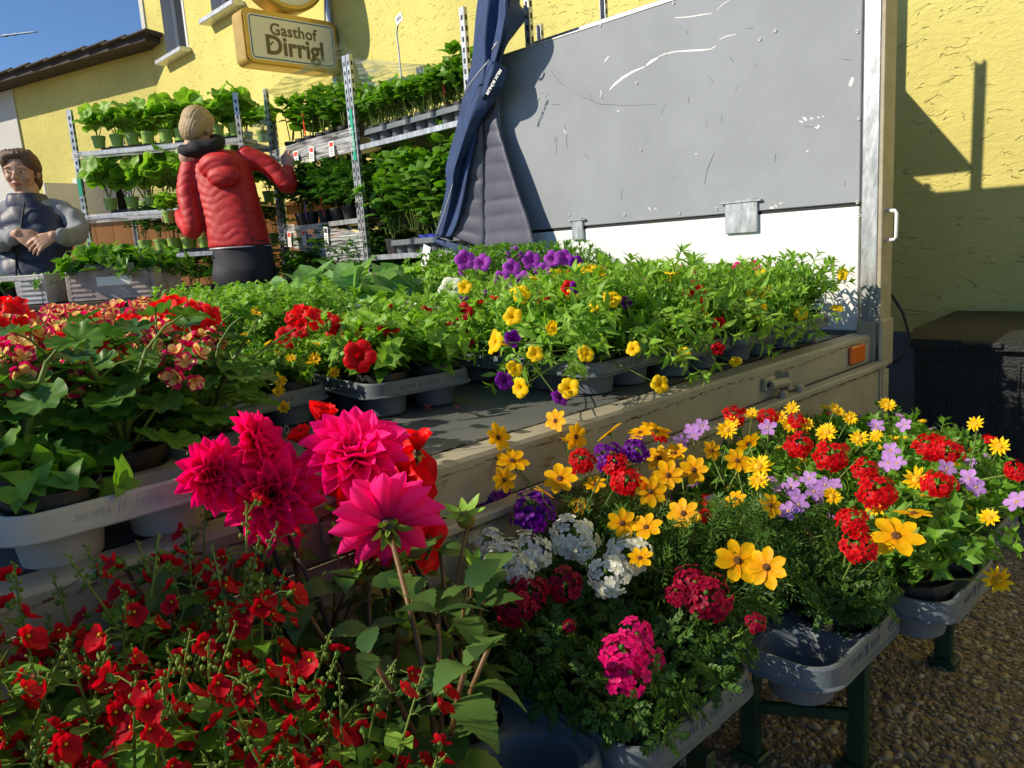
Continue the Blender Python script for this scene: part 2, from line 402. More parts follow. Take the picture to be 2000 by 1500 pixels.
# ------------------------------------------------------------------ guest house
def wall_face(g, u, v0, v1, z0, z1, ops, mi=0):
    vs = sorted({v0, v1, *[q for o in ops for q in o[:2]]}); zs = sorted({z0, z1, *[q for o in ops for q in o[2:4]]})
    for i in range(len(vs)-1):
        for j in range(len(zs)-1):
            cv = (vs[i]+vs[i+1])/2; cz = (zs[j]+zs[j+1])/2
            if any(o[0] < cv < o[1] and o[2] < cz < o[3] for o in ops): continue
            g.add([(u, vs[i], zs[j]), (u, vs[i+1], zs[j]), (u, vs[i+1], zs[j+1]), (u, vs[i], zs[j+1])], [(0, 3, 2, 1)], mi)
UW = 1.02; VEND = 8.20
def make_house():
    t = thing('guest_house', 'yellow roughcast guest house with narrow windows behind the plant trolleys', 'house', loc=C0, rz=TRZ)
    ops = [(7.08, 7.66, 3.20, 4.5), (5.85, 6.48, 3.32, 4.6), (2.2, 3.1, 3.30, 4.6), (-1.8, -0.9, 3.3, 4.6)]
    g = G(); wall_face(g, UW, -9, VEND, -0.3, 6.8, ops)
    g.add([(UW, VEND, -0.3), (UW+9, VEND, -0.3), (UW+9, VEND, 6.8), (UW, VEND, 6.8)], [(0, 3, 2, 1)])
    g.add([(UW, -9, -0.3), (UW+9, -9, -0.3), (UW+9, -9, 6.8), (UW, -9, 6.8)], [(0, 1, 2, 3)])
    g.add([(UW+9, -9, -0.3), (UW+9, VEND, -0.3), (UW+9, VEND, 6.8), (UW+9, -9, 6.8)], [(0, 1, 2, 3)])
    g.build('wall', 'yellow_plaster', t)
    g = G(); g.prism([(UW-0.5, 6.75), (UW+4.5, 9.4), (UW+9.5, 6.75), (UW+9.5, 6.55), (UW+4.5, 9.2), (UW-0.5, 6.55)], -9.3, VEND+0.3, lambda a, b, c: (a, c, b)); g.build('roof', 'roof_tile', t, recalc=True)
    # pale strip that paints in the sunlit corner edge, then the painted base
    g = G(); g.box((UW-0.008, VEND-0.05, 5.2), (0.02, 0.10, 3.2)); g.build('lit_edge_strip', 'white_plaster', t)
    g = G(); g.box((UW-0.006, -3.5, 0.13), (0.02, 11.0, 0.86)); g.build('painted_base', 'dado_paint', t)
    for a, b, z0, z1 in ops:
        d = 0.16
        g = G()
        for q in ([(UW, a, z0), (UW+d, a, z0), (UW+d, a, z1), (UW, a, z1)], [(UW, b, z0), (UW, b, z1), (UW+d, b, z1), (UW+d, b, z0)],
                  [(UW, a, z0), (UW, b, z0), (UW+d, b, z0), (UW+d, a, z0)], [(UW, a, z1), (UW+d, a, z1), (UW+d, b, z1), (UW, b, z1)]): g.add(q, [(0, 1, 2, 3)])
        wn = g.build('window', 'reveal_grey', t)
        g = G(); f = 0.055
        for c, dd in (((UW+d-0.03, a+f/2, (z0+z1)/2), (0.05, f, z1-z0)), ((UW+d-0.03, b-f/2, (z0+z1)/2), (0.05, f, z1-z0)), ((UW+d-0.03, (a+b)/2, z0+f/2), (0.05, b-a-2*f, f)),
                      ((UW+d-0.03, (a+b)/2, z1-f/2), (0.05, b-a-2*f, f)), ((UW+d-0.03, (a+b)/2, (z0+z1)/2), (0.045, f*0.8, z1-z0-2*f))): g.box(c, dd)
        g.build('frame', 'window_frame', wn)
        g = G(); g.box((UW+d-0.03, (a+b)/2, (z0+z1)/2), (0.006, b-a-2*f+0.01, z1-z0-2*f+0.01)); g.build('pane', 'glass_dark', wn)
        g = G(); g.box((UW-0.02, (a+b)/2, z0-0.02), (0.2, b-a+0.1, 0.045), bev=0.006); g.build('sill', 'aluminium', wn)
make_house()
def make_outbuilding():
    p = W(UW, 8.05, 0); Y = p[1]
    t = thing('outbuilding', 'low yellow outbuilding with dark sloping roof and white painted corner beside the guest house', 'building', loc=(p[0], Y, 0), rz=-0.40)
    zr = lambda x: 3.40 + 0.045*x      # roof line falls to the left
    x1 = 0.30; x0 = -4.2
    dl, dr, dz0, dz1 = -1.38, -0.45, 0.2, 2.20
    g = G()
    g.prism([(x0, -0.2), (dl, -0.2), (dl, zr(dl)), (x0, zr(x0))], 0, 0.3, lambda a, b, c: (a, c, b))
    g.prism([(dr, -0.2), (x1, -0.2), (x1, zr(x1)), (dr, zr(dr))], 0, 0.3, lambda a, b, c: (a, c, b))
    g.prism([(dl, dz1), (dr, dz1), (dr, zr(dr)), (dl, zr(dl))], 0, 0.3, lambda a, b, c: (a, c, b))
    g.build('wall', 'yellow_plaster', t, recalc=True)
    g = G(); g.prism([(x0, -0.2), (-2.20, -0.2), (-2.28, zr(-2.28)-0.01), (x0, zr(x0)-0.01)], -0.02, -0.004, lambda a, b, c: (a, c, b)); g.build('painted_corner', 'white_plaster', t, recalc=True)
    g = G(); sl = lambda a, b, c: (a, c, zr(a)+b)
    g.prism([(x0, -0.02), (x1-0.05, -0.02), (x1-0.05, 0.06), (x0, 0.06)], -0.32, -0.26, sl); g.build('bargeboard', 'dark_wood', t, recalc=True)
    rf = G(); rf.prism([(x0, 0.0), (x1-0.06, 0.0), (x1-0.06, 0.045), (x0, 0.045)], -0.259, 4, sl); rf = rf.build('roof', 'dark_wood', t, recalc=True)
    tg = G(); tg.box((0, 0, 0), (0.36, 0.5, 0.020), bev=0.005); tm = tg.mesh('tile', 'roof_tile')
    k = 0; x = x0
    while x < x1-0.2:
        for r in range(3):
            o = ob('tile', tm, rf, loc=(x+0.15, -0.12+r*0.46, zr(x+0.15)+0.058+0.012*r + R_.uniform(-.004, .004))); o.rotation_euler = (0, -math.atan(0.045)-0.07, R_.uniform(-.01, .01))
        x += 0.30
    d = G()
    for c, dd in (((dl+0.05, 0.05, 1.15), (0.10, 0.34, 2.0)), ((dr-0.05, 0.05, 1.15), (0.10, 0.34, 2.0)), (((dl+dr)/2, 0.05, dz1-0.05), (dr-dl-0.2, 0.335, 0.10))): d.box(c, dd, bev=0.008)
    df = d.build('door', 'window_frame', t)
    d = G(); d.box((-1.02, -0.32, 1.08), (0.05, 0.78, 1.94), M=rotz(-0.25), bev=0.008); d.build('door_leaf', 'white_plaster', df)
    d = G(); d.box(((dl+dr)/2, 0.9, 1.0), (3.0, 0.05, 2.6)); d.build('hall_shade_sheet', 'dark_wood', t)  # dark sheet stands in for the shade inside the doorway
make_outbuilding()
def make_contrail():
    a = atd(-40, 76, 3000); b = atd(72, 62, 3000); P = [a+(b-a)*t for t in np.linspace(0, 1, 14)]
    g = G(); g.tube(P, [5+5*math.sin(1+i*1.7)**2-0.25*i for i in range(14)], 6, flat=0.6)
    tag(g.build('contrail', 'contrail', smooth=True), 'thin white vapour trail of an aircraft in the blue sky', 'vapour trail')
make_contrail()

# ------------------------------------------------------------------ trailer
def make_trailer():
    t = thing('market_trailer', 'flatbed trailer with grey headboard, open bed and cream side flap folded down', 'trailer', loc=C0, rz=TRZ)
    L = -3.6; B = 1.62
    g = G(); g.box(((L-0.02)/2, B/2+0.02, ZB-0.02), (-L-0.02, B-0.06, 0.04)); bf = g.build('bed_floor', 'bed_plate', t)
    # flaking timber and sealing strip where the bed meets its rim
    g = G(); rs = random.Random(4); x = -2.9
    while x < -0.06:
        l = rs.uniform(0.008, 0.05); g.box((x, 0.040+rs.uniform(-.006, .008), ZB+0.001), (l, rs.uniform(.003, .010), 0.005), M=rotz(rs.uniform(-.15, .15))); x += l*rs.uniform(0.5, 1.3)
    g.build('flaking_strip', 'dark_wood', bf, kind='stuff')
    g = G(); g.box((L/2, -0.002, ZB-0.040), (-L, 0.066, 0.092), bev=0.006); g.build('side_rail', 'rail_paint', t)
    g = G(); g.box((L/2, B-0.002, ZB-0.040), (-L, 0.066, 0.092), bev=0.006); g.build('side_rail', 'rail_paint', t)
    g = G(); rs = random.Random(9); x = -2.6
    while x < -0.05:
        l = rs.uniform(0.004, 0.022); g.box((x, -0.0355, ZB-0.012-.004*math.sin(x*9)-rs.uniform(0, .004)), (l, 0.003, rs.uniform(.0008, .003)), M=roty(rs.uniform(-.2, .2))); x += l*rs.uniform(0.6, 2.0)
    g.build('rust_line', 'rust_edge', t, kind='stuff')
    # drop side hanging down outside
    fl = G(); fl.box(((L-0.0)/2, -0.066, 0.410), (-L, 0.024, 0.35), bev=0.004); fo = fl.build('drop_side', 'cream_paint', t)
    g = G(); g.box((L/2, -0.066, 0.594), (-L, 0.036, 0.018), bev=0.004); g.build('top_channel', 'rail_paint', fo)
    g = G(); g.box((-0.024, -0.082, 0.40), (0.046, 0.008, 0.36), bev=0.003); g.box((-0.058, -0.0805, 0.40), (0.01, 0.005, 0.36)); g.build('end_trim', 'cream_paint', fo)
    g = G(); rs = random.Random(12); x = -2.2
    while x < -0.05:
        l = rs.uniform(0.004, 0.03); g.box((x, -0.085, 0.588-rs.uniform(0, .004)), (l, 0.0025, rs.uniform(.0015, .004))); x += l*rs.uniform(0.5, 1.6)
    g.build('rust_line', 'rust_edge', fo, kind='stuff')
    # latches on the rail, bolts, reflector
    for u in (-0.68, -1.93):
        g = G(); g.box((u, -0.042, 0.642), (0.055, 0.014, 0.034), bev=0.003); g.tube([(u-0.012, -0.052, 0.640), (u+0.055, -0.062, 0.640)], 0.0125, 10); g.box((u+0.062, -0.056, 0.640), (0.016, 0.03, 0.05), bev=0.003)
        la = g.build('latch', 'cream_paint', t)
        g = G(); g.lathe([(0.006, 0), (0.006, 0.004), (0.0, 0.005)], 10, M=rotx(PI/2), T=(u-0.016, -0.049, 0.642)); g.build('bolt', 'black_rubber', la)
        g = G(); g.lathe([(0.012, -0.006), (0.012, 0.008), (0.007, 0.012), (0.0, 0.012)], 12, T=(u+0.03, -0.066, 0.609)); g.lathe([(0.012, -0.006), (0.012, 0.008), (0.007, 0.012), (0.0, 0.012)], 12, T=(u+0.12, -0.066, 0.609)); g.build('pin', 'cream_paint', la)
    g = G(); g.box((-0.135, -0.041, 0.640), (0.10, 0.014, 0.055), bev=0.005); g.build('reflector', 'orange_lens', t)
    # corner post: bright angle facing the bed, cream plate facing the yard
    g = G(); g.box((0.018, -0.021, 1.315), (0.050, 0.052, 1.45), bev=0.004); po = g.build('corner_post', 'galvanised', t)
    g = G(); g.box((0.0335, -0.0535, 1.345), (0.085, 0.012, 1.39), bev=0.002); g.build('post_plate', 'cream_paint', po)
    g = G(); g.box((0.035, -0.0595, 0.655), (0.10, 0.014, 0.15), bev=0.006); g.box((-0.0135, -0.02, 0.655), (0.008, 0.056, 0.14), bev=0.002); g.build('shoe', 'cream_paint', po)
    for zz in (0.62, 0.665):
        g = G(); g.lathe([(0.007, 0), (0.006, 0.005), (0, 0.006)], 10, M=roty(-PI/2), T=(-0.0178, -0.005, zz)); g.build('bolt', 'galvanised', po)
    g = G(); z0 = 1.0; g.tube([(0.02, -0.056, z0+0.06), (0.02, -0.085, z0+0.058), (0.02, -0.09, z0+0.05), (0.02, -0.09, z0-0.02), (0.02, -0.085, z0-0.028), (0.02, -0.056, z0-0.03)], 0.0055, 8); g.build('handle', 'white_panel', po, smooth=True)
    g = G(); g.box((0.083, -0.05, 1.02), (0.012, 0.012, 0.07), bev=0.002); g.build('catch', 'galvanised', po)
    g = G(); g.box((0.02, B-0.01, 1.23), (0.05, 0.05, 1.3), bev=0.004); g.build('corner_post', 'galvanised', t)
    # headboard: grey board hooked over a white lower board
    hb = G(); hb.box((0.017, B/2, 1.467), (0.018, B-0.03, 0.752), bev=0.0025); hbo = hb.build('headboard', 'grey_panel', t)
    g = G(); g.box((0.019, B/2, 0.879), (0.016, B-0.036, 0.40), bev=0.002); wp = g.build('lower_board', 'white_panel', t)
    g = G(); g.box((0.0195, B/2, 1.085), (0.008, B-0.04, 0.024)); g.build('gasket', 'black_rubber', t)
    g = G(); g.box((0.010, B/2, 0.687), (0.012, B-0.04, 0.013)); g.build('foot_strip', 'bed_plate', t)
    g = G(); g.box((0.017, B/2, 1.845), (0.024, B-0.02, 0.006), bev=0.001); g.build('edge_trim', 'aluminium', hbo)
    for (vc, wv, z0, z1) in ((1.163, 0.062, 1.035, 1.125), (0.415, 0.125, 1.02, 1.135)):
        g = G(); g.box((0.0035, vc, (z0+z1)/2), (0.009, wv, z1-z0), bev=0.003)
        g.box((0.001, vc, z1-0.008), (0.012, wv+0.03, 0.008), bev=0.002); g.box((0.001, vc, z1-0.035), (0.005, wv-0.01, 0.003)); g.build('bracket', 'galvanised', t)
    sc = G(); sc.lathe([(0.0065, 0), (0.0055, 0.0025), (0.003, 0.003), (0.003, 0.0015), (0, 0.0015)], 10); sm = sc.mesh('screw', 'galvanised', smooth=True)
    scr = [(1675, 62), (1515, 60), (1485, 77), (1678, 232), (1675, 395), (1475, 402), (1400, 408), (1327, 417), (1220, 420), (1112, 420), (1252, 293), (1065, 187), (1052, 192), (1173, 50), (1062, 88), (1244, 162), (1316, 6)]
    for x, y in scr:
        q = onU(x, y, 0.008); ob('screw', sm, hbo, M=roty(-PI/2), loc=q)
    q = onU(1679, 421, 0.011); ob('screw', sm, wp, M=roty(-PI/2), loc=q)
    # chipped paint
    def stroke(g, pts, wd):
        P = [onU(x, y, 0.0072) for x, y in pts]; n = len(P); V = []
        for i, p in enumerate(P):
            a = P[min(i+1, n-1)]-P[max(i-1, 0)]; a = nrm([0, a[1], a[2]]); pr = np.array([0, -a[2], a[1]])
            w_ = wd*(0.25+0.75*math.sin(PI*(i+0.6)/(n+0.2)))*rs2.uniform(0.6, 1.2); V += [p+pr*w_/2, p-pr*w_/2]
        V = np.array(V); V2 = V.copy(); V2[:, 0] += 0.0012; m_ = len(V)
        F = [(2*i, 2*i+1, 2*i+3, 2*i+2) for i in range(n-1)]
        g.add(V, F)
    rs2 = random.Random(21)
    g = G()
    stroke(g, [(1190, 176), (1200, 165), (1216, 152), (1236, 140), (1260, 130)], 0.011)
    stroke(g, [(1262, 128), (1272, 120), (1285, 113)], 0.010); stroke(g, [(1285, 111), (1300, 105), (1318, 101), (1345, 99), (1370, 98), (1388, 96), (1398, 90)], 0.0075)
    stroke(g, [(1405, 78), (1418, 71), (1438, 67)], 0.005); stroke(g, [(1318, 35), (1345, 33), (1370, 29), (1390, 26)], 0.004); stroke(g, [(1400, 20), (1412, 8), (1425, 0)], 0.004)
    stroke(g, [(1180, 122), (1184, 116), (1190, 109)], 0.006); stroke(g, [(1172, 190), (1175, 182), (1172, 175)], 0.004); stroke(g, [(1660, 168), (1663, 160), (1666, 151)], 0.014)
    for x, y, l in ((1565, 238, 0.02), (1572, 232, .02), (1585, 230, .016), (1598, 228, .01), (1608, 228, .01), (1596, 250, .022), (1577, 295, .012), (1360, 300, .014), (1103, 255, .012), (1105, 262, .01), (1507, 405, .02), (1515, 400, .014), (1525, 398, .016), (1280, 406, .012), (1208, 218, .014), (1268, 407, .012)):
        stroke(g, [(x-l*200, y+rs2.uniform(-6, 6)), (x, y), (x+l*200, y+rs2.uniform(-6, 6))], l*0.35)
    g.build('chipped_paint', 'scratch_white', hbo, kind='stuff')
    g = G()
    for i in range(26):
        x = rs2.uniform(1060, 1670); y = rs2.uniform(40+max(0, (1300-x))*0.2, 395); a = rs2.choice([1.5, 1.4, 0.05, 0.9, 1.7, 2.0]); l = rs2.uniform(4, 22)
        stroke(g, [(x-math.cos(a)*l/2, y-math.sin(a)*l/2), (x, y), (x+math.cos(a)*l/2, y+math.sin(a)*l/2)], rs2.uniform(0.0008, 0.0018))
    stroke(g, [(1074, 136), (1085, 150), (1098, 164), (1112, 172)], 0.0015); stroke(g, [(1112, 174), (1140, 190), (1170, 203), (1220, 206), (1280, 204)], 0.0012)
    stroke(g, [(1395, 298), (1388, 315), (1380, 335), (1376, 360)], 0.002); stroke(g, [(1103, 245), (1106, 266), (1108, 290)], 0.002); stroke(g, [(1088, 268), (1086, 302)], 0.002)
    g.build('scuffs', 'scratch_dark', hbo, kind='stuff')
    # dangling cable behind the post
    g = G(); P = [(0.10, -0.05, 0.80), (0.12, -0.08, 0.74), (0.13, -0.1, 0.66), (0.12, -0.085, 0.60), (0.10, -0.06, 0.58)]; g.tube(P, 0.005, 6); g.build('cable', 'black_rubber', t, smooth=True)
    g = G(); g.box((-3.4, 1.02, 1.16), (0.02, 1.20, 0.94), bev=0.003); g.build('shade_board', 'grey_panel', t)  # board added out of view to shade the left plants and front benches
    g = G(); g.box((-2.0, B/2, 0.5), (2.6, 0.9, 0.16)); g.build('chassis', 'black_rubber', t)
    for v in (0.25, B-0.25):
        g = G(); g.lathe([(0.0, -0.07), (0.17, -0.07), (0.25, -0.05), (0.25, 0.05), (0.17, 0.07), (0.0, 0.07)], 28, M=rotx(PI/2), T=(-2.3, v, 0.25)); wh = g.build('wheel', 'black_rubber', t, smooth=True)
        g = G(); g.lathe([(0.0, -0.075), (0.13, -0.075), (0.15, -0.06), (0.15, 0.06), (0.13, 0.075), (0.0, 0.075)], 20, M=rotx(PI/2), T=(-2.3, v, 0.25)); g.build('rim', 'galvanised', wh, smooth=True)
    g = G(); g.box((-0.6, B/2, 0.25), (0.05, 0.05, 0.5), bev=0.004); g.box((-0.6, B/2, 0.01), (0.2, 0.2, 0.02)); g.build('prop_stand', 'galvanised', t)
    return t
trailer = make_trailer()

# ------------------------------------------------------------------ bins by the wall
def make_bins():
    uf = 0.40
    q0 = onU(1783, 660, uf); z1 = q0[2]; v1 = q0[1]
    for k, (lab) in enumerate(('black plastic storage bin with dark lid against the blue wall base beside the trailer post', 'second black plastic storage bin, farther from the trailer post')):
        wv = 0.44; va = v1-k*(wv+0.02)-wv; vb = va+wv
        t = thing('storage_bin', lab, 'bin', 'black bins along the house wall', loc=C0, rz=TRZ)
        g = G(); g.prism([(va+0.02, 0.0), (vb-0.02, 0.0), (vb, z1-0.02), (va, z1-0.02)], uf+0.01, uf+0.50, lambda a, b, c: (c, a, b)); bo = g.build('body', 'bin_plastic', t, recalc=True)
        g = G()
        for i in range(6): g.box((uf+0.0085, va+0.05+i*(wv-0.1)/5, z1/2-0.02), (0.008, 0.010, z1-0.10), bev=0.002)
        for i in range(5): g.box((uf+0.0088, (va+vb)/2, 0.06+i*(z1-0.14)/4), (0.006, wv-0.04, 0.008), bev=0.002)
        g.build('rib', 'bin_plastic', bo)
        g = G(); g.prism([(uf-0.02, z1-0.03), (uf+0.53, z1-0.03), (uf+0.53, z1+0.02), (uf+0.5, z1+0.045), (uf+0.03, z1+0.03), (uf-0.02, z1)], va-0.008, vb+0.008, lambda a, b, c: (a, c, b)); li = g.build('lid', 'bin_plastic', t, recalc=True)
        g = G(); g.box((uf-0.022, (va+vb)/2, z1-0.012), (0.02, 0.12, 0.02), bev=0.004); g.build('handle', 'bin_plastic', li)
make_bins()

# ------------------------------------------------------------------ hanging signs on the house
def rrect(a, b, r, n=6):
    P = []
    for cx, cy, s in ((a-r, b-r, 0), (-a+r, b-r, 1), (-a+r, -b+r, 2), (a-r, -b+r, 3)):
        for i in range(n+1):
            an = PI/2*(s+i/n); P.append((cx+r*math.cos(an), cy+r*math.sin(an)))
    return P
def make_signs():
    MS = np.stack([[1, 0, 0], [0, 0, 1], [0, -1, 0]], 1).astype(float)   # sign x along U, y up, front towards -V
    vs = 4.42
    a = onV(470, 85, vs); b = onV(652, 95, vs); tp = onV(560, 33, vs); bt = onV(560, 137, vs)
    wd = (b[0]-a[0])/2; ht = (tp[2]-bt[2])/2; cu = (a[0]+b[0])/2; cz = (tp[2]+bt[2])/2
    t = thing('inn_sign', 'rectangular gold framed inn sign with cream face and lettering on a wall bracket', 'sign', loc=W(cu, vs, cz), rz=TRZ)
    g = G(); g.prism(rrect(wd, ht, 0.05), -0.09, 0.055); g.prism(rrect(wd-0.012, ht-0.012, 0.045), 0.0545, 0.068); o = g.build('box', 'gold_frame', t, M=MS, recalc=True)
    g = G(); g.prism(rrect(wd-0.035, ht-0.035, 0.03), 0.065, 0.0695); g.build('face', 'sign_face', t, M=MS, recalc=True)
    g = G(); P = rrect(wd-0.05, ht-0.048, 0.025); g.tube([(x, y, 0.070) for x, y in P+P[:2]], 0.0042, 4, cap=False, flat=0.4); g.build('border_line', 'sign_line', t, M=MS)
    gas = ob('lettering', text_mesh('Gasthof', 0.112, 0.0012, ('sign_text',), spacing=1.05, bold=0.0022), t, M=MS, loc=(0.005, -0.0705, 0.062))
    tm = text_mesh('Dirrigl', 0.182, 0.0012, ('sign_text',), spacing=1.0, bold=0.0050)
    ob('lettering', tm, t, M=MS, loc=(0.01, -0.0705, -0.050))
    g = G(); g.tube([(-0.165, -0.02, 0.071), (-0.2, -0.055, 0.071), (-0.19, -0.11, 0.071), (-0.165, -0.105, 0.071)], 0.006, 5, flat=0.3); g.build('flourish', 'sign_text', t, M=MS)
    g = G(); u0 = wd; u1 = UW-cu
    g.box(((u0+u1)/2, 0.02, -0.03), (u1-u0+0.02, 0.03, 0.03), bev=0.003); g.box((u1-0.015, 0.02, 0.1), (0.03, 0.05, 0.85), bev=0.003); g.box((u1-0.008, 0.02, -0.0), (0.016, 0.11, 0.16), bev=0.003)
    g.tube([(u1-0.05, 0.02, 0.03), (u1-0.06, 0.02, 0.2), (u1-0.04, 0.02, 0.42)], 0.006, 6); g.build('bracket', 'galvanised', t)
    bot = onV(560, 27, vs); r = 0.335
    t2 = thing('round_sign', 'round gold rimmed sign hanging above the rectangular inn sign', 'sign', loc=W(bot[0], vs, bot[2]+r), rz=TRZ)
    g = G(); g.lathe([(0, -0.09), (r, -0.09), (r, 0.05), (r-0.02, 0.07), (r-0.04, 0.066), (0, 0.066)], 48); g.build('box', 'gold_frame', t2, M=MS, smooth=False)
    g = G(); g.lathe([(r-0.045, 0.060), (r-0.045, 0.069), (0, 0.069)], 48); g.build('face', 'sign_face', t2, M=MS)
    g = G(); g.box(((r+UW-bot[0])/2, 0.02, 0), (UW-bot[0]-r+0.04, 0.03, 0.03), bev=0.003); g.build('bracket', 'galvanised', t2)
make_signs()
# ------------------------------------------------------------------ leaf and petal stuff
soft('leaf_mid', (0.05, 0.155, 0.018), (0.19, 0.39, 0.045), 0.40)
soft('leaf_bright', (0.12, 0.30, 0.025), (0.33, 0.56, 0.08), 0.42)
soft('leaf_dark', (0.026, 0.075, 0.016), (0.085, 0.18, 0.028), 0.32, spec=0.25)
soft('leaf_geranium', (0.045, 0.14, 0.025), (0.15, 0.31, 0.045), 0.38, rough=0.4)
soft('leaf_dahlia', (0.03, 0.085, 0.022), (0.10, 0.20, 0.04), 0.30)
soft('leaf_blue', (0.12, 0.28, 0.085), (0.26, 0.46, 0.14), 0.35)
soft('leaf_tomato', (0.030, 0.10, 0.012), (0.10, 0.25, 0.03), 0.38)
soft('stem_green', (0.10, 0.17, 0.03), (0.20, 0.29, 0.05), 0.15)
soft('stem_bronze', (0.16, 0.075, 0.035), (0.22, 0.13, 0.05), 0.1)
soft('stem_dark', (0.05, 0.03, 0.02), (0.08, 0.05, 0.03), 0.05)
def petal(name, a, b, mid=None, tl=0.42): soft(name, a, b, tl, 0.5, 'rad', mid, spec=0.2, tboost=1.25, nscale=120, bump=0.12, vboost=1.62)
petal('petal_magenta', (0.60, 0.0, 0.07), (0.92, 0.03, 0.29), (0.55, (0.90, 0.018, 0.22)))
petal('petal_magenta_dark', (0.42, 0.0, 0.03), (0.86, 0.012, 0.20), (0.6, (0.82, 0.008, 0.13)))
petal('petal_scarlet', (0.55, 0.01, 0.008), (0.86, 0.03, 0.03), (0.6, (0.80, 0.012, 0.02)))
petal('petal_red', (0.30, 0.0, 0.005), (0.80, 0.008, 0.012)); petal('petal_deepred', (0.12, 0.0, 0.006), (0.55, 0.006, 0.014))
petal('petal_yellow', (0.80, 0.42, 0.0), (0.90, 0.66, 0.015)); petal('petal_gold', (0.72, 0.30, 0.0), (0.90, 0.52, 0.004))
petal('petal_white', (0.62, 0.62, 0.40), (0.88, 0.87, 0.84)); petal('petal_purple', (0.05, 0.0, 0.09), (0.22, 0.012, 0.42)); petal('petal_violet', (0.30, 0.03, 0.36), (0.46, 0.09, 0.60))
petal('petal_crimson', (0.14, 0.0, 0.02), (0.42, 0.004, 0.04)); petal('petal_pink', (0.50, 0.0, 0.10), (0.78, 0.012, 0.21)); petal('petal_lilac', (0.50, 0.30, 0.60), (0.52, 0.25, 0.70))
petal('petal_blue', (0.3, 0.3, 0.6), (0.07, 0.08, 0.55)); petal('petal_bicolor', (0.60, 0.012, 0.10), (0.62, 0.03, 0.16), (0.45, (0.62, 0.02, 0.12)))
petal('petal_coral', (0.34, 0.0, 0.008), (0.58, 0.008, 0.018))
petal('petal_cream', (0.70, 0.42, 0.10), (0.82, 0.68, 0.26))
mat('disc_brown', (0.16, 0.06, 0.008), 0.8, vary=0.5, vscale=300, bump=0.8, bscale=400); mat('disc_yellow', (0.75, 0.42, 0.01), 0.8, vary=0.4, vscale=300)
soft('bud_green', (0.10, 0.20, 0.03), (0.24, 0.32, 0.05), 0.2); soft('bud_flush', (0.14, 0.20, 0.02), (0.30, 0.13, 0.02), 0.2, attr='rad')
mat('fallen_petal', (0.42, 0.10, 0.14), 0.7)

def lance(wd=0.3, n=5, fold=0.25, bend=0.25, shape=0.8, tooth=0.0):
    V = []; rad = []
    for i in range(n):
        t = i/(n-1); w_ = wd*math.sin(PI*min(0.97, max(0.04, t))**shape)
        if tooth: w_ *= 1 + tooth*(1 if i % 2 else -1)
        y = t*(1-0.12*bend*t); z = -bend*t*t+bend*0.35*t
        V += [(-w_, y, z+fold*w_), (0, y, z), (w_, y, z+fold*w_)]; rad += [t]*3
    F = []
    for i in range(n-1):
        a = 3*i; F += [(a, a+1, a+4, a+3), (a+1, a+2, a+5, a+4)]
    return Proto(V, F, rad)
def merge(parts):
    V = []; L = []; Z = []; rad = []; n = 0
    for p, M, T in parts:
        V.append(p.V @ np.asarray(M).T + np.asarray(T)); L.append(p.L+n); Z.append(p.sz); rad.append(p.rad); n += len(p.V)
    q = Proto([[0, 0, 0]], []); q.V = np.concatenate(V); q.L = np.concatenate(L); q.sz = np.concatenate(Z); q.rad = np.concatenate(rad); return q
LF_small = lance(0.17, 4, 0.3, 0.3); LF_lance = lance(0.155, 5, 0.35, 0.35); LF_ovate = lance(0.33, 5, 0.22, 0.45, 0.62); LF_basil = lance(0.36, 6, -0.25, 0.5, 0.7)
LF_tooth = lance(0.30, 9, 0.2, 0.4, 0.75, 0.22); LF_dahlia = lance(0.33, 11, 0.15, 0.45, 0.7, 0.12)
LF_kohl = lance(0.40, 7, 0.3, 0.5, 1.15, 0.06); LF_thin = lance(0.07, 4, 0.2, 0.2)
def compound(lf, pairs, size, ang=1.0, term=1.0, first=0.3, sag=0.3):
    P = [(lf, np.eye(3)*size*term, (0, 1-size*term*0.6, -sag))]
    for i in range(pairs):
        t = first+(0.88-first)*i/max(1, pairs-1) if pairs > 1 else 0.5
        for s in (-1, 1): P.append((lf, rotz(-s*ang) @ rotx(-0.25) @ np.eye(3)*size*(0.7+0.3*math.sin(PI*t)), (0, t, -sag*t*t)))
    P.append((lance(0.02, 4, 0.0, sag), np.eye(3), (0, 0, 0)))
    return merge(P)
LF_fern = compound(lance(0.11, 3, 0.1, 0.1), 3, 0.52, 0.75); LF_verb = compound(lance(0.24, 4, 0.2, 0.2), 3, 0.42, 0.6, 1.3)
LF_tom = compound(lance(0.27, 5, 0.2, 0.4, 0.7), 3, 0.40, 1.0, 1.2, 0.3, 0.45); LF_parsley = compound(lance(0.4, 3, 0.15, 0.15), 2, 0.42, 0.85, 1.25, 0.35, 0.15)
def round_leaf(lobes=7, depth=0.13, cup=0.25, ruffle=0.10, n=28, seed=0):
    rs = random.Random(seed); V = [(0, 0, 0)]; rad = [0]; F = []; ph = rs.uniform(0, 6)
    for k, rr in enumerate((0.45, 0.8, 1.0)):
        for j in range(n):
            a = 2*PI*j/n; gap = 1-0.55*math.exp(-((a-1.5*PI)/0.28)**2)
            e = 1 + depth*(abs(math.cos(lobes*(a-1.5*PI)/2))-0.6)*(rr**3)
            r = rr*gap*e*0.5; V.append((r*math.cos(a), r*math.sin(a)+0.12, cup*rr*rr*0.5 + ruffle*rr**3*math.sin(lobes*a+ph)*0.5 - 0.25*rr*rr*max(0, math.sin(a)))); rad.append(rr)
    for j in range(n):
        F.append((0, 1+j, 1+(j+1) % n))
        for k in range(2): F.append((1+k*n+j, 1+(k+1)*n+j, 1+(k+1)*n+(j+1) % n, 1+k*n+(j+1) % n))
    return Proto(V, F, rad)
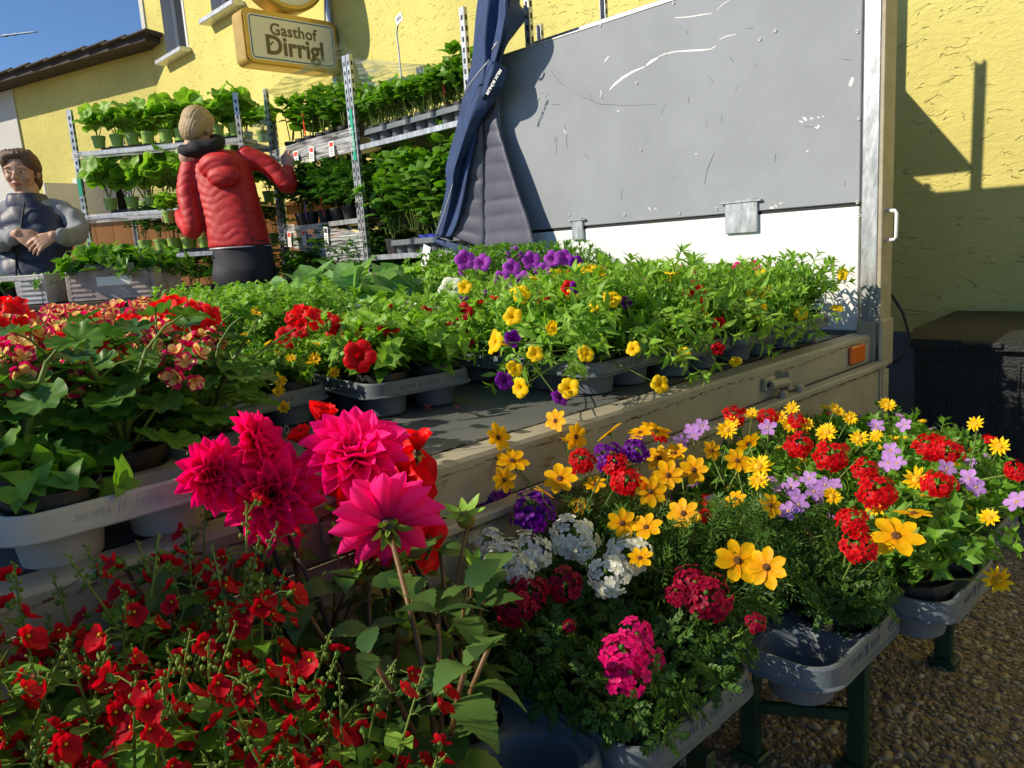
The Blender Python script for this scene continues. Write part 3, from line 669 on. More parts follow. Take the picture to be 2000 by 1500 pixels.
GER = [round_leaf(9, 0.07, 0.32, 0.09, 36, s) for s in range(4)]; CUC = [round_leaf(5, 0.30, 0.1, 0.12, 25, s+9) for s in range(3)]

# ------------------------------------------------------------------ flowers
def petal_proto(wd=0.3, n=6, m=5, cup=0.3, bend=0.2, tip=0.6, base=0.25, notch=0.0):
    V = []; rad = []
    for i in range(n):
        t = i/(n-1)
        w_ = wd*(base + (1-base)*math.sin(PI*min(1, t*0.5/tip))) if t < tip else wd*max(0.0, math.cos(PI/2*((t-tip)/(1-tip))**1.3))
        w_ = max(w_, 0.012)
        for j in range(m):
            s = -1+2*j/(m-1); yy = t - notch*t**4*(1-abs(s))*0.5
            V.append((w_*s, yy, cup*w_*s*s + bend*t*t)); rad.append(t)
    F = [(i*m+j, i*m+j+1, (i+1)*m+j+1, (i+1)*m+j) for i in range(n-1) for j in range(m-1)]
    return Proto(V, F, rad)
def ring(g, p, k, elev, scale, r0=0.0, z0=0.0, off=0.0, mi=0, jit=0.1, rs=R_):
    for i in range(k):
        a = 2*PI*(i+off)/k + rs.uniform(-jit, jit); e = elev+rs.uniform(-jit, jit)*1.2; s = scale*rs.uniform(0.9, 1.08)
        M = rotz(a) @ rotx(e) @ rotz(rs.uniform(-.06, .06)) @ (np.eye(3)*s)
        g.addp(p, mi, rs.random(), M, (rotz(a) @ np.array([0, r0, z0])))
P_bidens = petal_proto(0.30, 6, 4, 0.25, 0.05, 0.62, 0.3, 0.25); P_daisy = petal_proto(0.16, 4, 3, 0.2, 0.05, 0.6, 0.5)
P_floret = petal_proto(0.36, 5, 4, 0.15, -0.12, 0.66, 0.2, 0.45)
def mk_daisy(name, k, L, pp, pm, disc, dm, elev=0.12, layers=1):
    out = []
    for s in range(4):
        rs = random.Random(s*7+k); g = G()
        for l in range(layers): ring(g, pp, k-l, elev+0.25*l+rs.uniform(-.1, .25), L*(1-0.12*l), disc*0.5, 0.0, 0.5*l, 0, 0.10, rs)
        g.lathe([(disc, -0.001), (disc*0.95, disc*0.35), (disc*0.5, disc*0.65), (0.0005, disc*0.7)], 10, mi=1)
        g.lathe([(0.0005, -disc*1.1), (disc*0.7, -disc*0.8), (disc*0.9, -0.001)], 8, mi=2)
        out.append(g.mesh(name, [pm, dm, 'bud_green'], smooth=True))
    return out
F_bidens = mk_daisy('flower', 7, 0.021, P_bidens, 'petal_gold', 0.0042, 'disc_brown', 0.05)
F_sanv = mk_daisy('flower', 11, 0.0105, P_daisy, 'petal_yellow', 0.0038, 'disc_yellow', 0.15, 2)
def mk_trumpet(name, pm, R, depth, lobes=5, ruffle=0.12, flare=1.0, seeds=4):
    out = []
    for s in range(seeds):
        rs = random.Random(s+3); g = G(); n = 30; V = []; rad = []
        prof = [(0.05, -1.0, 0.0), (0.075, -0.6, 0.05), (0.13, -0.25, 0.10), (0.32, -0.06, 0.3), (0.66, 0.02*flare, 0.65), (0.9, -0.02, 0.85), (1.0, -0.10, 1.0)]
        ph = [rs.uniform(0, 6.3) for _ in range(3)]
        for k, (r, z, rd) in enumerate(prof):
            for j in range(n):
                a = 2*PI*j/n; lob = 1 - 0.13*rd*rd*(1-abs(math.cos(lobes*a/2)))**1.5*1.6
                zz = z*depth + R*ruffle*rd**2*(math.sin(2*lobes*a+ph[0])*0.35+math.sin(2*a+ph[1])*0.7+0.3*math.sin(7*a+ph[2])) + 0.10*R*rd*(1-abs(math.cos(lobes*a/2)))*-1
                V.append((R*r*lob*math.cos(a), R*r*lob*math.sin(a), zz)); rad.append(rd)
        F = [(k*n+j, k*n+(j+1) % n, (k+1)*n+(j+1) % n, (k+1)*n+j) for k in range(len(prof)-1) for j in range(n)]
        g.add(V, F, 0, rs.random(), rad); ring(g, LF_thin, 5, -0.9, R*0.5, 0.0, -depth*0.95, 0, 1, 0.1, rs)
        out.append(g.mesh(name, [pm, 'leaf_mid'], smooth=True))
    return out
F_pet = {c: mk_trumpet('flower', 'petal_'+c, 0.031, 0.045) for c in ('red', 'white', 'violet', 'purple')}
F_cal = {c: mk_trumpet('flower', 'petal_'+c, 0.0150, 0.020, 5, 0.16) for c in ('yellow', 'red', 'deepred', 'purple', 'pink', 'violet')}
F_lob = mk_daisy('flower', 5, 0.0075, P_floret, 'petal_blue', 0.0012, 'disc_yellow', 0.1)
F_bac = mk_daisy('flower', 5, 0.0125, P_floret, 'petal_lilac', 0.0016, 'disc_yellow', 0.1)
def mk_umbel(name, pm, n=20, R=0.0265, fl=0.0102, seeds=4, squash=0.40, vein=None, bud=True):
    out = []; f1 = G(); ring(f1, P_floret, 5, 0.15, 1.0, 0.04, 0, 0, 0, 0.08, random.Random(5)); FV = np.concatenate(f1.v); fl1 = Proto([[0, 0, 0]], []); fl1.V = FV; fl1.L = np.concatenate(f1.l); fl1.sz = np.concatenate(f1.z); fl1.rad = np.concatenate(f1.rad)
    for s in range(seeds):
        rs = random.Random(s*5+n); g = G(); st = G()
        for i in range(n):
            z = 1-(i+0.4)/n*1.02; ph = i*2.39996+rs.uniform(-.2, .2); rr = math.sqrt(max(0, 1-z*z)); d = np.array([rr*math.cos(ph), rr*math.sin(ph), z])
            p = d*np.array([R, R, R*squash])*rs.uniform(0.78, 1.2); sc = fl*rs.uniform(0.85, 1.15)
            if bud and i < 1: g.addp(SPH, 1, rs.random(), frame_z(d)*fl*0.35, p*0.85); continue
            g.addp(fl1, 0, rs.random(), frame_z(nrm(d+np.array([0, 0, 0.25])+np.array([rs.uniform(-1, 1), rs.uniform(-1, 1), rs.uniform(-1, 1)])*.28), rs.uniform(0, 6.3))*sc, p)
            g.tube([(0, 0, -R*0.9), p*0.5+np.array([0, 0, -R*0.45]), p-d*0.001], [0.0012, 0.001, 0.0008], 3, 1, cap=False)
        out.append(g.mesh(name, [pm, 'leaf_mid'], smooth=True))
    return out
F_ver = {c: mk_umbel('flower_cluster', 'petal_'+c) for c in ('white', 'crimson', 'pink', 'red', 'purple', 'scarlet')}
def mk_geranium(name, pm, n=11, R=0.036, fl=0.023, seeds=3, pm2=None):
    out = []; pp = petal_proto(0.36, 6, 4, 0.25, 0.18, 0.7, 0.2, 0.15)
    for s in range(seeds):
        rs = random.Random(s+n*3); g = G()
        for i in range(n):
            z = 1-(i+0.3)/n*1.25; ph = i*2.39996; rr = math.sqrt(max(0, 1-z*z)); d = np.array([rr*math.cos(ph), rr*math.sin(ph), z]); p = d*np.array([R, R, R*0.6])*rs.uniform(0.85, 1.1)
            fr = frame_z(nrm(d+np.array([0, 0, 0.3])), rs.uniform(0, 6.3)); g2 = G(); ring(g2, pp, 6, 0.35, fl*rs.uniform(0.8, 1.1), 0.001, 0, 0, 0, 0.18, rs)
            q = Proto([[0, 0, 0]], []); q.V = np.concatenate(g2.v); q.L = np.concatenate(g2.l); q.sz = np.concatenate(g2.z); q.rad = np.concatenate(g2.rad); g.addp(q, 0, rs.random(), fr, p)
            if pm2:
                g2 = G(); ring(g2, pp, 4, 0.5, fl*rs.uniform(0.8, 1.05), 0.001, 0.0015, .5, 0, 0.2, rs); q = Proto([[0, 0, 0]], []); q.V = np.concatenate(g2.v); q.L = np.concatenate(g2.l); q.sz = np.concatenate(g2.z); q.rad = np.concatenate(g2.rad); g.addp(q, 2, rs.random(), fr, p)
            g.tube([(0, 0, -R), p*0.5+np.array([0, 0, -R*0.3]), p], 0.0011, 3, 1, cap=False)
        for i in range(4):
            a = rs.uniform(0, 6.3); d = nrm([math.cos(a), math.sin(a), rs.uniform(-.6, .6)]); g.tube([(0, 0, -R), d*R*0.5, d*R*1.05], 0.0011, 3, 1); g.addp(SPH, 1, rs.random(), frame_z(d) @ np.diag([.003, .003, .006]), d*R*1.1)
        out.append(g.mesh(name, [pm, 'leaf_mid', pm2 or pm], smooth=True))
    return out
F_ger = {'scarlet': mk_geranium('flower_cluster', 'petal_scarlet'), 'bicolor': mk_geranium('flower_cluster', 'petal_bicolor', 8, pm2='petal_cream')}
def mk_lip(name, pm, seeds=4):
    out = []; a = petal_proto(0.52, 5, 5, 0.35, 0.12, 0.55, 0.4); b = petal_proto(0.42, 5, 4, 0.3, 0.1, 0.6, 0.4)
    for s in range(seeds):
        rs = random.Random(s+90); g = G(); k = 0.0125
        for an, el, sc, p in ((PI, 0.25, 1.15, a), (PI-1.15, 0.2, 0.9, b), (PI+1.15, 0.2, 0.9, b), (0.5, 0.45, 0.72, b), (-0.5, 0.45, 0.72, b)):
            g.addp(p, 0, rs.random(), rotz(an+rs.uniform(-.15, .15)) @ rotx(el+rs.uniform(-.2, .25))*k*sc*rs.uniform(.9, 1.1), (0, 0, 0))
        g.lathe([(0.0022, 0.0015), (0.0028, -0.002), (0.0012, -0.006)], 7, mi=1); g.addp(SPH, 2, 0.5, np.eye(3)*0.0014, (0, 0.0005, 0.0015))
        out.append(g.mesh(name, [pm, 'leaf_mid', 'disc_yellow'], smooth=True))
    return out
F_dia = mk_lip('flower', 'petal_coral')

# ------------------------------------------------------------------ pots and trays
def pot_mesh(r, h, m_, seg=22):
    g = G(); g.lathe([(r*0.74, 0.0), (r*0.93, h-0.016), (r*0.93, h-0.0155), (r, h-0.015), (r, h), (r*0.955, h), (r*0.92, h-0.02)], seg, cap0=True); return g.mesh('pot', m_, smooth=False)
def soil_mesh(r, h):
    V = [(0, 0, h-0.010)]; n = 18; rs = random.Random(2)
    for k in (0.4, 0.75, 1.0):
        for j in range(n): V.append((r*0.935*k*math.cos(2*PI*j/n), r*0.935*k*math.sin(2*PI*j/n), h-0.014+rs.uniform(-.003, .004)))
    F = [(0, 1+j, 1+(j+1) % n) for j in range(n)] + [(1+k*n+j, 1+(k+1)*n+j, 1+(k+1)*n+(j+1) % n, 1+k*n+(j+1) % n) for k in range(2) for j in range(n)]
    g = G(); g.add(V, F)
    return g.mesh('soil', 'soil', smooth=True)
PR, PH = 0.0545, 0.088
POT = pot_mesh(PR, PH, 'pot_black'); SOIL = soil_mesh(PR, PH)
PITCH_T = 0.128; TH = 0.078
TRAYS = {}
def tray_mesh(nx, ny, m_, rim=0.030, cup=0.052):
    """transport tray: rounded skirt rim, deck with round wells, cups hanging below"""
    key = (nx, ny, m_)
    if key in TRAYS: return TRAYS[key]
    g = G(); a, b = nx*PITCH_T/2+0.004, ny*PITCH_T/2+0.004; z1 = TH; r = 0.042
    def band(rings):
        n = len(rings[0]); V = [p for q in rings for p in q]
        F = [(k*n+j, k*n+(j+1) % n, (k+1)*n+(j+1) % n, (k+1)*n+j) for k in range(len(rings)-1) for j in range(n)]; g.add(V, F)
    rr = lambda d, z: [(x, y, z) for x, y in rrect(a+d, b+d, r+d, 6)]
    band([rr(0.007, z1-rim-0.003), rr(0.009, z1-rim-0.001), rr(0.009, z1-rim+0.001), rr(0.0045, z1-rim+0.003), rr(0.0015, z1-0.003), rr(-0.001, z1), rr(-0.005, z1), rr(-0.0075, z1-0.004), rr(-0.009, z1-0.012)])
    # deck with wells
    sq = 28; n4 = sq//4
    for i in range(nx):
        for j in range(ny):
            cx = (i-(nx-1)/2)*PITCH_T; cy = (j-(ny-1)/2)*PITCH_T; hx = PITCH_T/2; ri = []; ro = []
            for k in range(sq):
                an = 2*PI*(k+0.5)/sq; c, s = math.cos(an), math.sin(an); q = hx/max(abs(c), abs(s)); ex = q*c; ey = q*s
                ex = max(-a+0.009, min(a-0.009, cx+ex)); ey = max(-b+0.009, min(b-0.009, cy+ey))
                if (abs(ex) > a-0.05) and (abs(ey) > b-0.05):
                    fx, fy = abs(ex)-(a-0.009-0.033), abs(ey)-(b-0.009-0.033)
                    if fx > 0 and fy > 0 and math.hypot(fx, fy) > 0.033:
                        sc_ = 0.033/math.hypot(fx, fy); ex = math.copysign(a-0.042+fx*sc_, ex); ey = math.copysign(b-0.042+fy*sc_, ey)
                ro.append((ex, ey, z1-0.012)); ri.append((cx+(cup+0.004)*c, cy+(cup+0.004)*s, z1-0.014))
            prof = [ro, ri] + [[(cx+rad_*math.cos(2*PI*(k+0.5)/sq), cy+rad_*math.sin(2*PI*(k+0.5)/sq), z) for k in range(sq)] for rad_, z in ((cup+0.001, z1-0.020), (cup*0.86, 0.002), (cup*0.80, 0.0))]
            V = [p for q in prof for p in q]; F = [(q*sq+k, q*sq+(k+1) % sq, (q+1)*sq+(k+1) % sq, (q+1)*sq+k) for q in range(len(prof)-1) for k in range(sq)]
            F.append(tuple((len(prof)-1)*sq+k for k in range(sq))); g.add(V, F)
    TRAYS[key] = g.mesh('tray', m_, smooth=False); return TRAYS[key]
_emb = {}
def make_tray(loc, rz, nx, ny, label, group, m_='tray_grey', text_side=-1, name='plant_tray'):
    me = tray_mesh(nx, ny, m_); o = ob(name, me, loc=loc); o.rotation_euler = (0, 0, rz); tag(o, label, 'tray', group)
    if m_ not in _emb: _emb[m_] = (text_mesh('NORM', 0.013, 0.0003, (m_,)), text_mesh('//', 0.019, 0.0006, (m_,)), text_mesh('PACK', 0.013, 0.0003, (m_,)), text_mesh('490', 0.021, 0.0006, (m_,)))
    b = ny*PITCH_T/2+0.004
    MT = np.stack([[1, 0, 0], [0, 0.09, 1], [0, -1, 0.09]], 1).astype(float)
    for tm, x in zip(_emb[m_], (-0.042, -0.010, 0.022, 0.085)):
        ob('embossed_lettering', tm, o, M=MT, loc=(x, -b-0.0037, TH-0.0155))
    return o
def tray_spots(loc, rz, nx, ny):
    """pot positions row by row, front row (towards -y) first, left to right"""
    c, s = math.cos(rz), math.sin(rz); out = []
    for j in range(ny):
        for i in range(nx):
            x = (i-(nx-1)/2)*PITCH_T; y = (j-(ny-1)/2)*PITCH_T; out.append(np.array([loc[0]+c*x-s*y, loc[1]+s*x+c*y, loc[2]+0.004]))
    return out

# ------------------------------------------------------------------ plants: every kind has a few forms; each form is foliage, stems and places for flowers
def bush(seed, nst, h, spread, leaf, ls, per, lm, sm='stem_green', droop=0.0, base_r=0.02, z0=PH-0.012, tipn=5, lvar=0.3, upl=0.35, sr=0.0014, splay=1.0, t0=0.15, hj=0.25):
    rs = random.Random(seed); g = G(); st = G(); Ms = []; Ts = []; var = []; tips = []
    for i in range(nst):
        a = i*2.39996 + rs.uniform(-.5, .5); k = math.sqrt((i+0.5)/nst); sp = spread*k*rs.uniform(0.75, 1.15)*splay; hh = h*(1-0.35*k*k)*rs.uniform(1-hj, 1+hj*0.5)
        b = np.array([math.cos(a)*base_r*k, math.sin(a)*base_r*k, z0]); d = np.array([math.cos(a), math.sin(a), 0])
        f = lambda t: b + d*sp*(t**1.25) + np.array([0, 0, hh*t*(1.25-0.25*t) - droop*k*k*t**2.6])
        wob = np.array([rs.uniform(-1, 1), rs.uniform(-1, 1), 0])*0.010
        P = [f(t)+wob*math.sin(3*t) for t in np.linspace(0, 1, 6)]
        st.tube(P, np.linspace(sr*1.25, sr*0.7, 6), 4, 0, var=rs.random(), cap=False)
        tn = nrm(P[-1]-P[-2]); tips.append((P[-1], tn, k))
        for q in range(per):
            t = t0+(1-t0)*(q+rs.uniform(0, .8))/per; p = f(t)+wob*math.sin(3*t); tan = nrm(f(min(1, t+.05))-f(t-.05)); an = q*2.4+rs.uniform(-.5, .5)+i
            fr = frame_z(tan); side = fr @ np.array([math.cos(an), math.sin(an), 0]); y = nrm(side + tan*(upl+0.5*t)+np.array([0, 0, 0.15]))
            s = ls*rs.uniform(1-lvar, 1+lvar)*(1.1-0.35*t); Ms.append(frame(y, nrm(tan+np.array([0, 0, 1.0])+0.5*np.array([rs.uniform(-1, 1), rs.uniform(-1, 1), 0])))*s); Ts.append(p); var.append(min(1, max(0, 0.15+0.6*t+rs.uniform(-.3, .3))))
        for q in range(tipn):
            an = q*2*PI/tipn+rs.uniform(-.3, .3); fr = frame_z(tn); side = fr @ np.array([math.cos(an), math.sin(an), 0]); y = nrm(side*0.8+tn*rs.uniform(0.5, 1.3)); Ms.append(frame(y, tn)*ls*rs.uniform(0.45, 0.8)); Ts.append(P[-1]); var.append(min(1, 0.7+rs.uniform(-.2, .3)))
    var = np.array(var)
    if isinstance(leaf, list):
        idx = NR.randint(0, len(leaf), len(Ts))
        for k, lf in enumerate(leaf):
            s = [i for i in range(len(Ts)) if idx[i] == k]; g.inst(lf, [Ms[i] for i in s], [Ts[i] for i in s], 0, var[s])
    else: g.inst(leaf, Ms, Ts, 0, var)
    return dict(fol=g.mesh('foliage', lm, smooth=True), stem=st.mesh('stems', sm, smooth=True), tips=tips)
def forms(n, seed, *a, **k): return [bush(seed+i*13, *a, **k) for i in range(n)]
KIND = {
 'calibrachoa': forms(5, 100, 44, 0.155, 0.185, LF_lance, 0.041, 12, 'leaf_bright', droop=0.125, sr=0.0013),
 'calibrachoa_up': forms(5, 150, 36, 0.165, 0.13, LF_lance, 0.041, 11, 'leaf_bright', droop=0.03, sr=0.0011),
 'petunia': forms(4, 200, 20, 0.155, 0.11, LF_ovate, 0.050, 9, 'leaf_bright', droop=0.02, sr=0.0019),
 'lobelia': forms(4, 300, 48, 0.175, 0.11, LF_small, 0.032, 13, 'leaf_mid', droop=0.01, sr=0.0008),
 'verbena': forms(5, 400, 24, 0.075, 0.082, LF_verb, 0.040, 8, 'leaf_dark', droop=0.02, sr=0.0013),
 'bidens': forms(4, 500, 26, 0.115, 0.095, LF_fern, 0.040, 9, 'leaf_dark', droop=0.03, sr=0.0010),
 'sanvitalia': forms(4, 600, 28, 0.10, 0.090, lance(0.24, 5, 0.25, 0.35), 0.030, 10, 'leaf_mid', droop=0.03, sr=0.0010),
 'bacopa': forms(3, 700, 30, 0.095, 0.10, LF_ovate, 0.018, 12, 'leaf_mid', droop=0.05, sr=0.0008),
 'parsley': forms(3, 800, 34, 0.16, 0.10, LF_parsley, 0.042, 6, 'leaf_bright', droop=0.01, sr=0.0010),
 'kohlrabi': forms(4, 900, 10, 0.14, 0.06, LF_kohl, 0.135, 2, 'leaf_blue', tipn=2, sr=0.0028, t0=0.35, upl=0.9),
 'tomato': forms(4, 1000, 4, 0.27, 0.06, LF_tom, 0.125, 12, 'leaf_tomato', tipn=4, sr=0.0026, base_r=0.012, z0=0.06, t0=0.25),
 'tomato_small': forms(3, 1050, 3, 0.15, 0.03, LF_tom, 0.075, 7, 'leaf_tomato', tipn=3, sr=0.002, base_r=0.010, z0=0.06, t0=0.25),
 'pepper': forms(4, 1100, 3, 0.20, 0.04, LF_basil, 0.075, 8, 'leaf_mid', tipn=4, sr=0.0024, base_r=0.010, z0=0.06, t0=0.35, upl=0.1),
 'basil': forms(3, 1200, 12, 0.24, 0.07, LF_basil, 0.055, 9, 'leaf_mid', tipn=5, sr=0.0016, base_r=0.03, z0=0.06, t0=0.25),
 'cucumber': forms(5, 1300, 3, 0.145, 0.075, CUC, 0.125, 4, 'leaf_bright', tipn=2, sr=0.0026, base_r=0.008, z0=0.05, t0=0.45, upl=0.5),
 'strawberry': forms(3, 1400, 12, 0.13, 0.07, LF_tooth, 0.060, 4, 'leaf_mid', tipn=3, sr=0.0014, base_r=0.02, z0=0.06, t0=0.5),
 'seedling': forms(3, 1500, 8, 0.07, 0.04, LF_ovate, 0.045, 4, 'leaf_mid', tipn=3, sr=0.0014, base_r=0.025, z0=0.03, t0=0.3),
}
def geranium_form(seed):
    rs = random.Random(seed); st = G(); leaves = []; tips = []
    for i in range(5):
        a = i*2.4+rs.uniform(-.4, .4); P = [np.array([math.cos(a)*0.02*t*2, math.sin(a)*0.02*t*2, PH-0.012+0.13*t]) + np.array([math.cos(a), math.sin(a), 0])*0.03*t*t for t in np.linspace(0, 1, 5)]
        st.tube(P, np.linspace(0.0042, 0.003, 5), 6, 0, var=rs.random())
        for q in range(9):
            t = 0.1+0.9*q/8; p = P[min(4, int(t*4))]; an = a+q*2.4+rs.uniform(-.5, .5); l = rs.uniform(0.05, 0.085)*(1.15-0.45*t); el = rs.uniform(-0.05, 0.5)+0.35*t
            d = np.array([math.cos(an)*math.cos(el), math.sin(an)*math.cos(el), math.sin(el)]); e = p+d*l; st.tube([p, p+d*l*0.5+np.array([0, 0, 0.006]), e], [0.0017, 0.0014, 0.0012], 4, 0, var=rs.random(), cap=False)
            s = rs.uniform(0.046, 0.072)*(1.1-0.35*t); n = nrm(np.array([d[0]*0.55, d[1]*0.55, 1.0])+np.array([rs.uniform(-.45, .45), rs.uniform(-.45, .45), 0])); fr = frame(np.array([d[0], d[1], 0.0]), n); leaves.append((rs.randrange(4), e, fr, s))
        tips.append((P[-1], np.array([math.cos(a)*0.3, math.sin(a)*0.3, 1.0]), 0.5))
    return dict(leaves=leaves, stem=st.mesh('stems', 'stem_green', smooth=True), tips=tips)
GERF = [geranium_form(40+i) for i in range(4)]
GERM = []
for k in range(4):
    for vv in (0.1, 0.45, 0.85):
        g = G(); g.addp(GER[k], 0, vv); GERM.append(g.mesh('leaf', 'leaf_geranium', smooth=True))
STEMCACHE = {}
def plant(kind, loc, label, group, flowers=None, nfl=0, fpool=None, seed=None, scale=1.0, pot=True, cat='plant', name=None, pot_me=None, soil_me=None, fscale=(0.85, 1.15), lift=0.012, top=True, tiltf=0.6, kmin=0.0, rz=None):
    """one potted plant: Empty with pot, soil, foliage, stems and each flower as its own part"""
    rs = random.Random(seed if seed is not None else R_.random()); t = thing(name or (kind.split('_')[0]+'_plant'), label, cat, group, loc, rs.uniform(0, 6.28) if rz is None else rz)
    if pot: ob('pot', pot_me or POT, t); ob('soil', soil_me or SOIL, t)
    if kind == 'geranium':
        f = GERF[rs.randrange(4)]; s = ob('stems', f['stem'], t, kind='stuff', scale=scale)
        for k, e, fr, sz in f['leaves']: ob('leaf', GERM[k*3+rs.randrange(3)], t, M=fr*sz*scale, loc=e*scale)
    else:
        f = rs.choice(KIND[kind]); ob('foliage', f['fol'], t, kind='stuff', scale=scale); ob('stems', f['stem'], t, kind='stuff', scale=scale)
    if nfl and fpool:
        tips = sorted(f['tips'], key=lambda q: rs.random()); tips = [q for q in tips if q[2] >= kmin] or tips
        for p, d, k in (tips*3)[:nfl]:
            z = nrm(np.array(d)*0.6+np.array([rs.uniform(-1, 1), rs.uniform(-1, 1), 0.5+rs.uniform(-.3, .5)])*tiltf+np.array([0, 0, 0.2])); ob('flower', rs.choice(fpool), t, M=frame_z(z, rs.uniform(0, 6.3))*rs.uniform(*fscale), loc=np.array(p)*scale+z*lift)
    return t
PLANTS = []          # (empty, position, kind) for hanging single flowers on their plants
def reg(t, kind): PLANTS.append((t, np.array(t.location), kind)); return t
def add_flower(kinds, p, n, me, scale=1.0, r=0.0012, spin=None, stem='stem_green', name='flower', bend=0.25, t=None, below=0.0, rise=PH):
    """a single flower at world point p facing n, on its own stalk from the nearest plant of its kind"""
    p = np.asarray(p, float)
    if t is None:
        c = [q for q in PLANTS if q[2] in kinds]; t, l, _ = min(c, key=lambda q: np.hypot(*(q[1]-p)[:2]))
    l = np.array(t.location); a = -t.rotation_euler[2]; q = rotz(a) @ (p-l); nn = rotz(a) @ nrm(n)
    o = ob(name, me, t, M=frame_z(nn, R_.uniform(0, 6.3) if spin is None else spin)*scale, loc=q)
    b = np.array([R_.uniform(-.012, .012), R_.uniform(-.012, .012), rise-0.012]); e = q-nn*(0.004+below)
    P = [b, b*0.6+e*0.4+np.array([0, 0, bend*np.linalg.norm(e-b)*0.3]), e-nn*0.012+np.array([0, 0, -0.002]), e]
    g = G(); C = []
    for s in np.linspace(0, 1, 7): C.append((1-s)**3*P[0]+3*(1-s)**2*s*P[1]+3*(1-s)*s*s*P[2]+s**3*P[3])
    g.tube(C, np.linspace(r*1.3, r, 7), 5, 0, var=R_.random(), cap=False); g.build('flower_stalk', stem, o and t, smooth=True)
    return o
# ------------------------------------------------------------------ flower trays on the trailer bed
MUZ = TRZ
def bed_tray(u0, v0, nx, ny, label, group='plant trays on the trailer bed', m_='tray_grey', rot=0.0):
    """u0, v0: front left corner of the tray on the bed"""
    hx, hy = nx*PITCH_T/2, ny*PITCH_T/2; c, s = math.cos(rot), math.sin(rot)
    p = W(u0+c*hx-s*hy, v0+s*hx+c*hy, ZB+0.003); make_tray(p, MUZ+rot, nx, ny, label, group, m_); return tray_spots(p, MUZ+rot, nx, ny)
rs3 = random.Random(33)
GB = 'potted plants on the trailer bed'
# yellow calibrachoa along the open edge
for k, (u0, v0, lab) in enumerate(((-1.19, 0.095, 'grey tray of trailing yellow calibrachoa beside the bare patch of trailer bed'), (-0.925, 0.065, 'grey tray of yellow and red calibrachoa, second along the trailer edge'),
                                   (-0.66, 0.045, 'grey tray of calibrachoa, third along the trailer edge'), (-0.395, 0.04, 'grey tray of calibrachoa nearest the corner post'))):
    sp = bed_tray(u0, v0, 2, 4, lab)
    for i, p in enumerate(sp):
        row = i//2
        fl = [F_cal['yellow'], F_cal['yellow'], F_cal['red'], F_cal['purple']][min(row, 3)] if k < 2 else [F_cal['yellow'], F_cal['yellow'], F_cal['pink'], F_cal['red']][min(row, 3)]
        nf = (4, 4, 3, 3)[row] if k < 2 else (1, 1, 2, 2)[row]
        reg(plant('calibrachoa' if row < 2 and k < 3 else 'calibrachoa_up', p, 'calibrachoa with %s flowers in the %s' % (('yellow', 'yellow', ('red', 'magenta')[k > 1], ('purple', 'red')[k > 1])[row], ('tray beside the bare bed', 'second tray along the trailer edge', 'third tray along the trailer edge', 'edge tray nearest the corner post')[k]), '%s calibrachoas of the %s edge tray' % (('yellow', 'yellow', ('red', 'magenta')[k > 1], ('purple', 'red')[k > 1])[row], ('first', 'second', 'third', 'fourth')[k]), nfl=nf, fpool=fl, seed=k*50+i, scale=(1.22, 1.12, 0.98, 0.95)[row] if k < 2 else (1.05, 1.0, 0.95, 0.95)[row]), 'yellow' if row < 2 else 'mixed')
# red petunias
sp = bed_tray(-1.60, 0.355, 2, 3, 'grey tray of red petunias standing on the bare patch of trailer bed', rot=-0.10)
for i, p in enumerate(sp): reg(plant('petunia', p, 'petunia with large red trumpet flowers in the grey tray beside the bare bed', 'red petunias', nfl=(0, 0, 1, 1, 2, 2)[i], fpool=F_pet['red'], seed=300+i, scale=0.9), 'petred')
# creeping zinnia with geraniums behind
sp = bed_tray(-1.885, 0.455, 2, 3, 'grey tray of small yellow creeping zinnias between geraniums and red petunias', rot=0.05)
for i, p in enumerate(sp): reg(plant('sanvitalia', p, 'creeping zinnia with tiny golden daisies between geraniums and red petunias', 'creeping zinnias on the trailer', nfl=7, fpool=F_sanv, seed=320+i, scale=0.95), 'sanv_bed')
# geraniums
sp = bed_tray(-2.315, -0.005, 2, 4, 'cream coloured tray with an empty well under the geraniums', m_='tray_cream', rot=0.02)
for i, p in enumerate(sp):
    if i == 1: continue
    reg(plant('geranium' if i else 'seedling', p, 'small mottled plantlet in a black pot at the end of the cream tray' if i == 0 else 'leafy geranium with round scalloped leaves in the cream tray', None if i == 0 else 'geraniums in the cream tray', seed=340+i, scale=(1.12 if i < 4 else 1.0) if i else 1.15, nfl=1 if i > 4 else 0, fpool=F_ger['bicolor'], lift=0.03, fscale=(.6, .8), tiltf=.25), 'geranium')
sp = bed_tray(-2.035, 0.20, 1, 3, 'narrow grey tray of geraniums squeezed between cream tray and creeping zinnias')
for i, p in enumerate(sp): reg(plant('geranium', p, 'geranium in the narrow tray beside the creeping zinnias', 'geraniums in the narrow tray', seed=352+i, scale=1.05, nfl=i > 0, fpool=F_ger['scarlet'], lift=.03, fscale=(.5, .7), tiltf=.25), 'geranium')
k = 0
for u0 in (-2.62, -2.36, -2.10, -1.84):
    for v0 in ((0.62, 1.06) if u0 < -2.2 else (0.86, 1.22)):
        if v0 > 0.7 or u0 > -2.5:
            sp = bed_tray(u0, v0, 2, 3, 'grey tray half hidden under geranium leaves', 'geranium trays')
            for i, p in enumerate(sp):
                bi = (v0 > 0.8); nf_ = 1 if k % 3 else 0
                reg(plant('geranium', p, ('geranium with scarlet flower heads among round leaves', 'geranium with striped yellow and magenta flower heads')[bi] if nf_ else 'leafy geranium without open flowers among the striped geraniums', ('scarlet geraniums', 'striped geraniums')[bi] if nf_ else 'flowerless geraniums', nfl=nf_, fpool=F_ger['bicolor' if bi else 'scarlet'], seed=360+k, lift=0.045, tiltf=0.25, fscale=(0.55, 0.8), scale=0.92), 'geranium'); k += 1
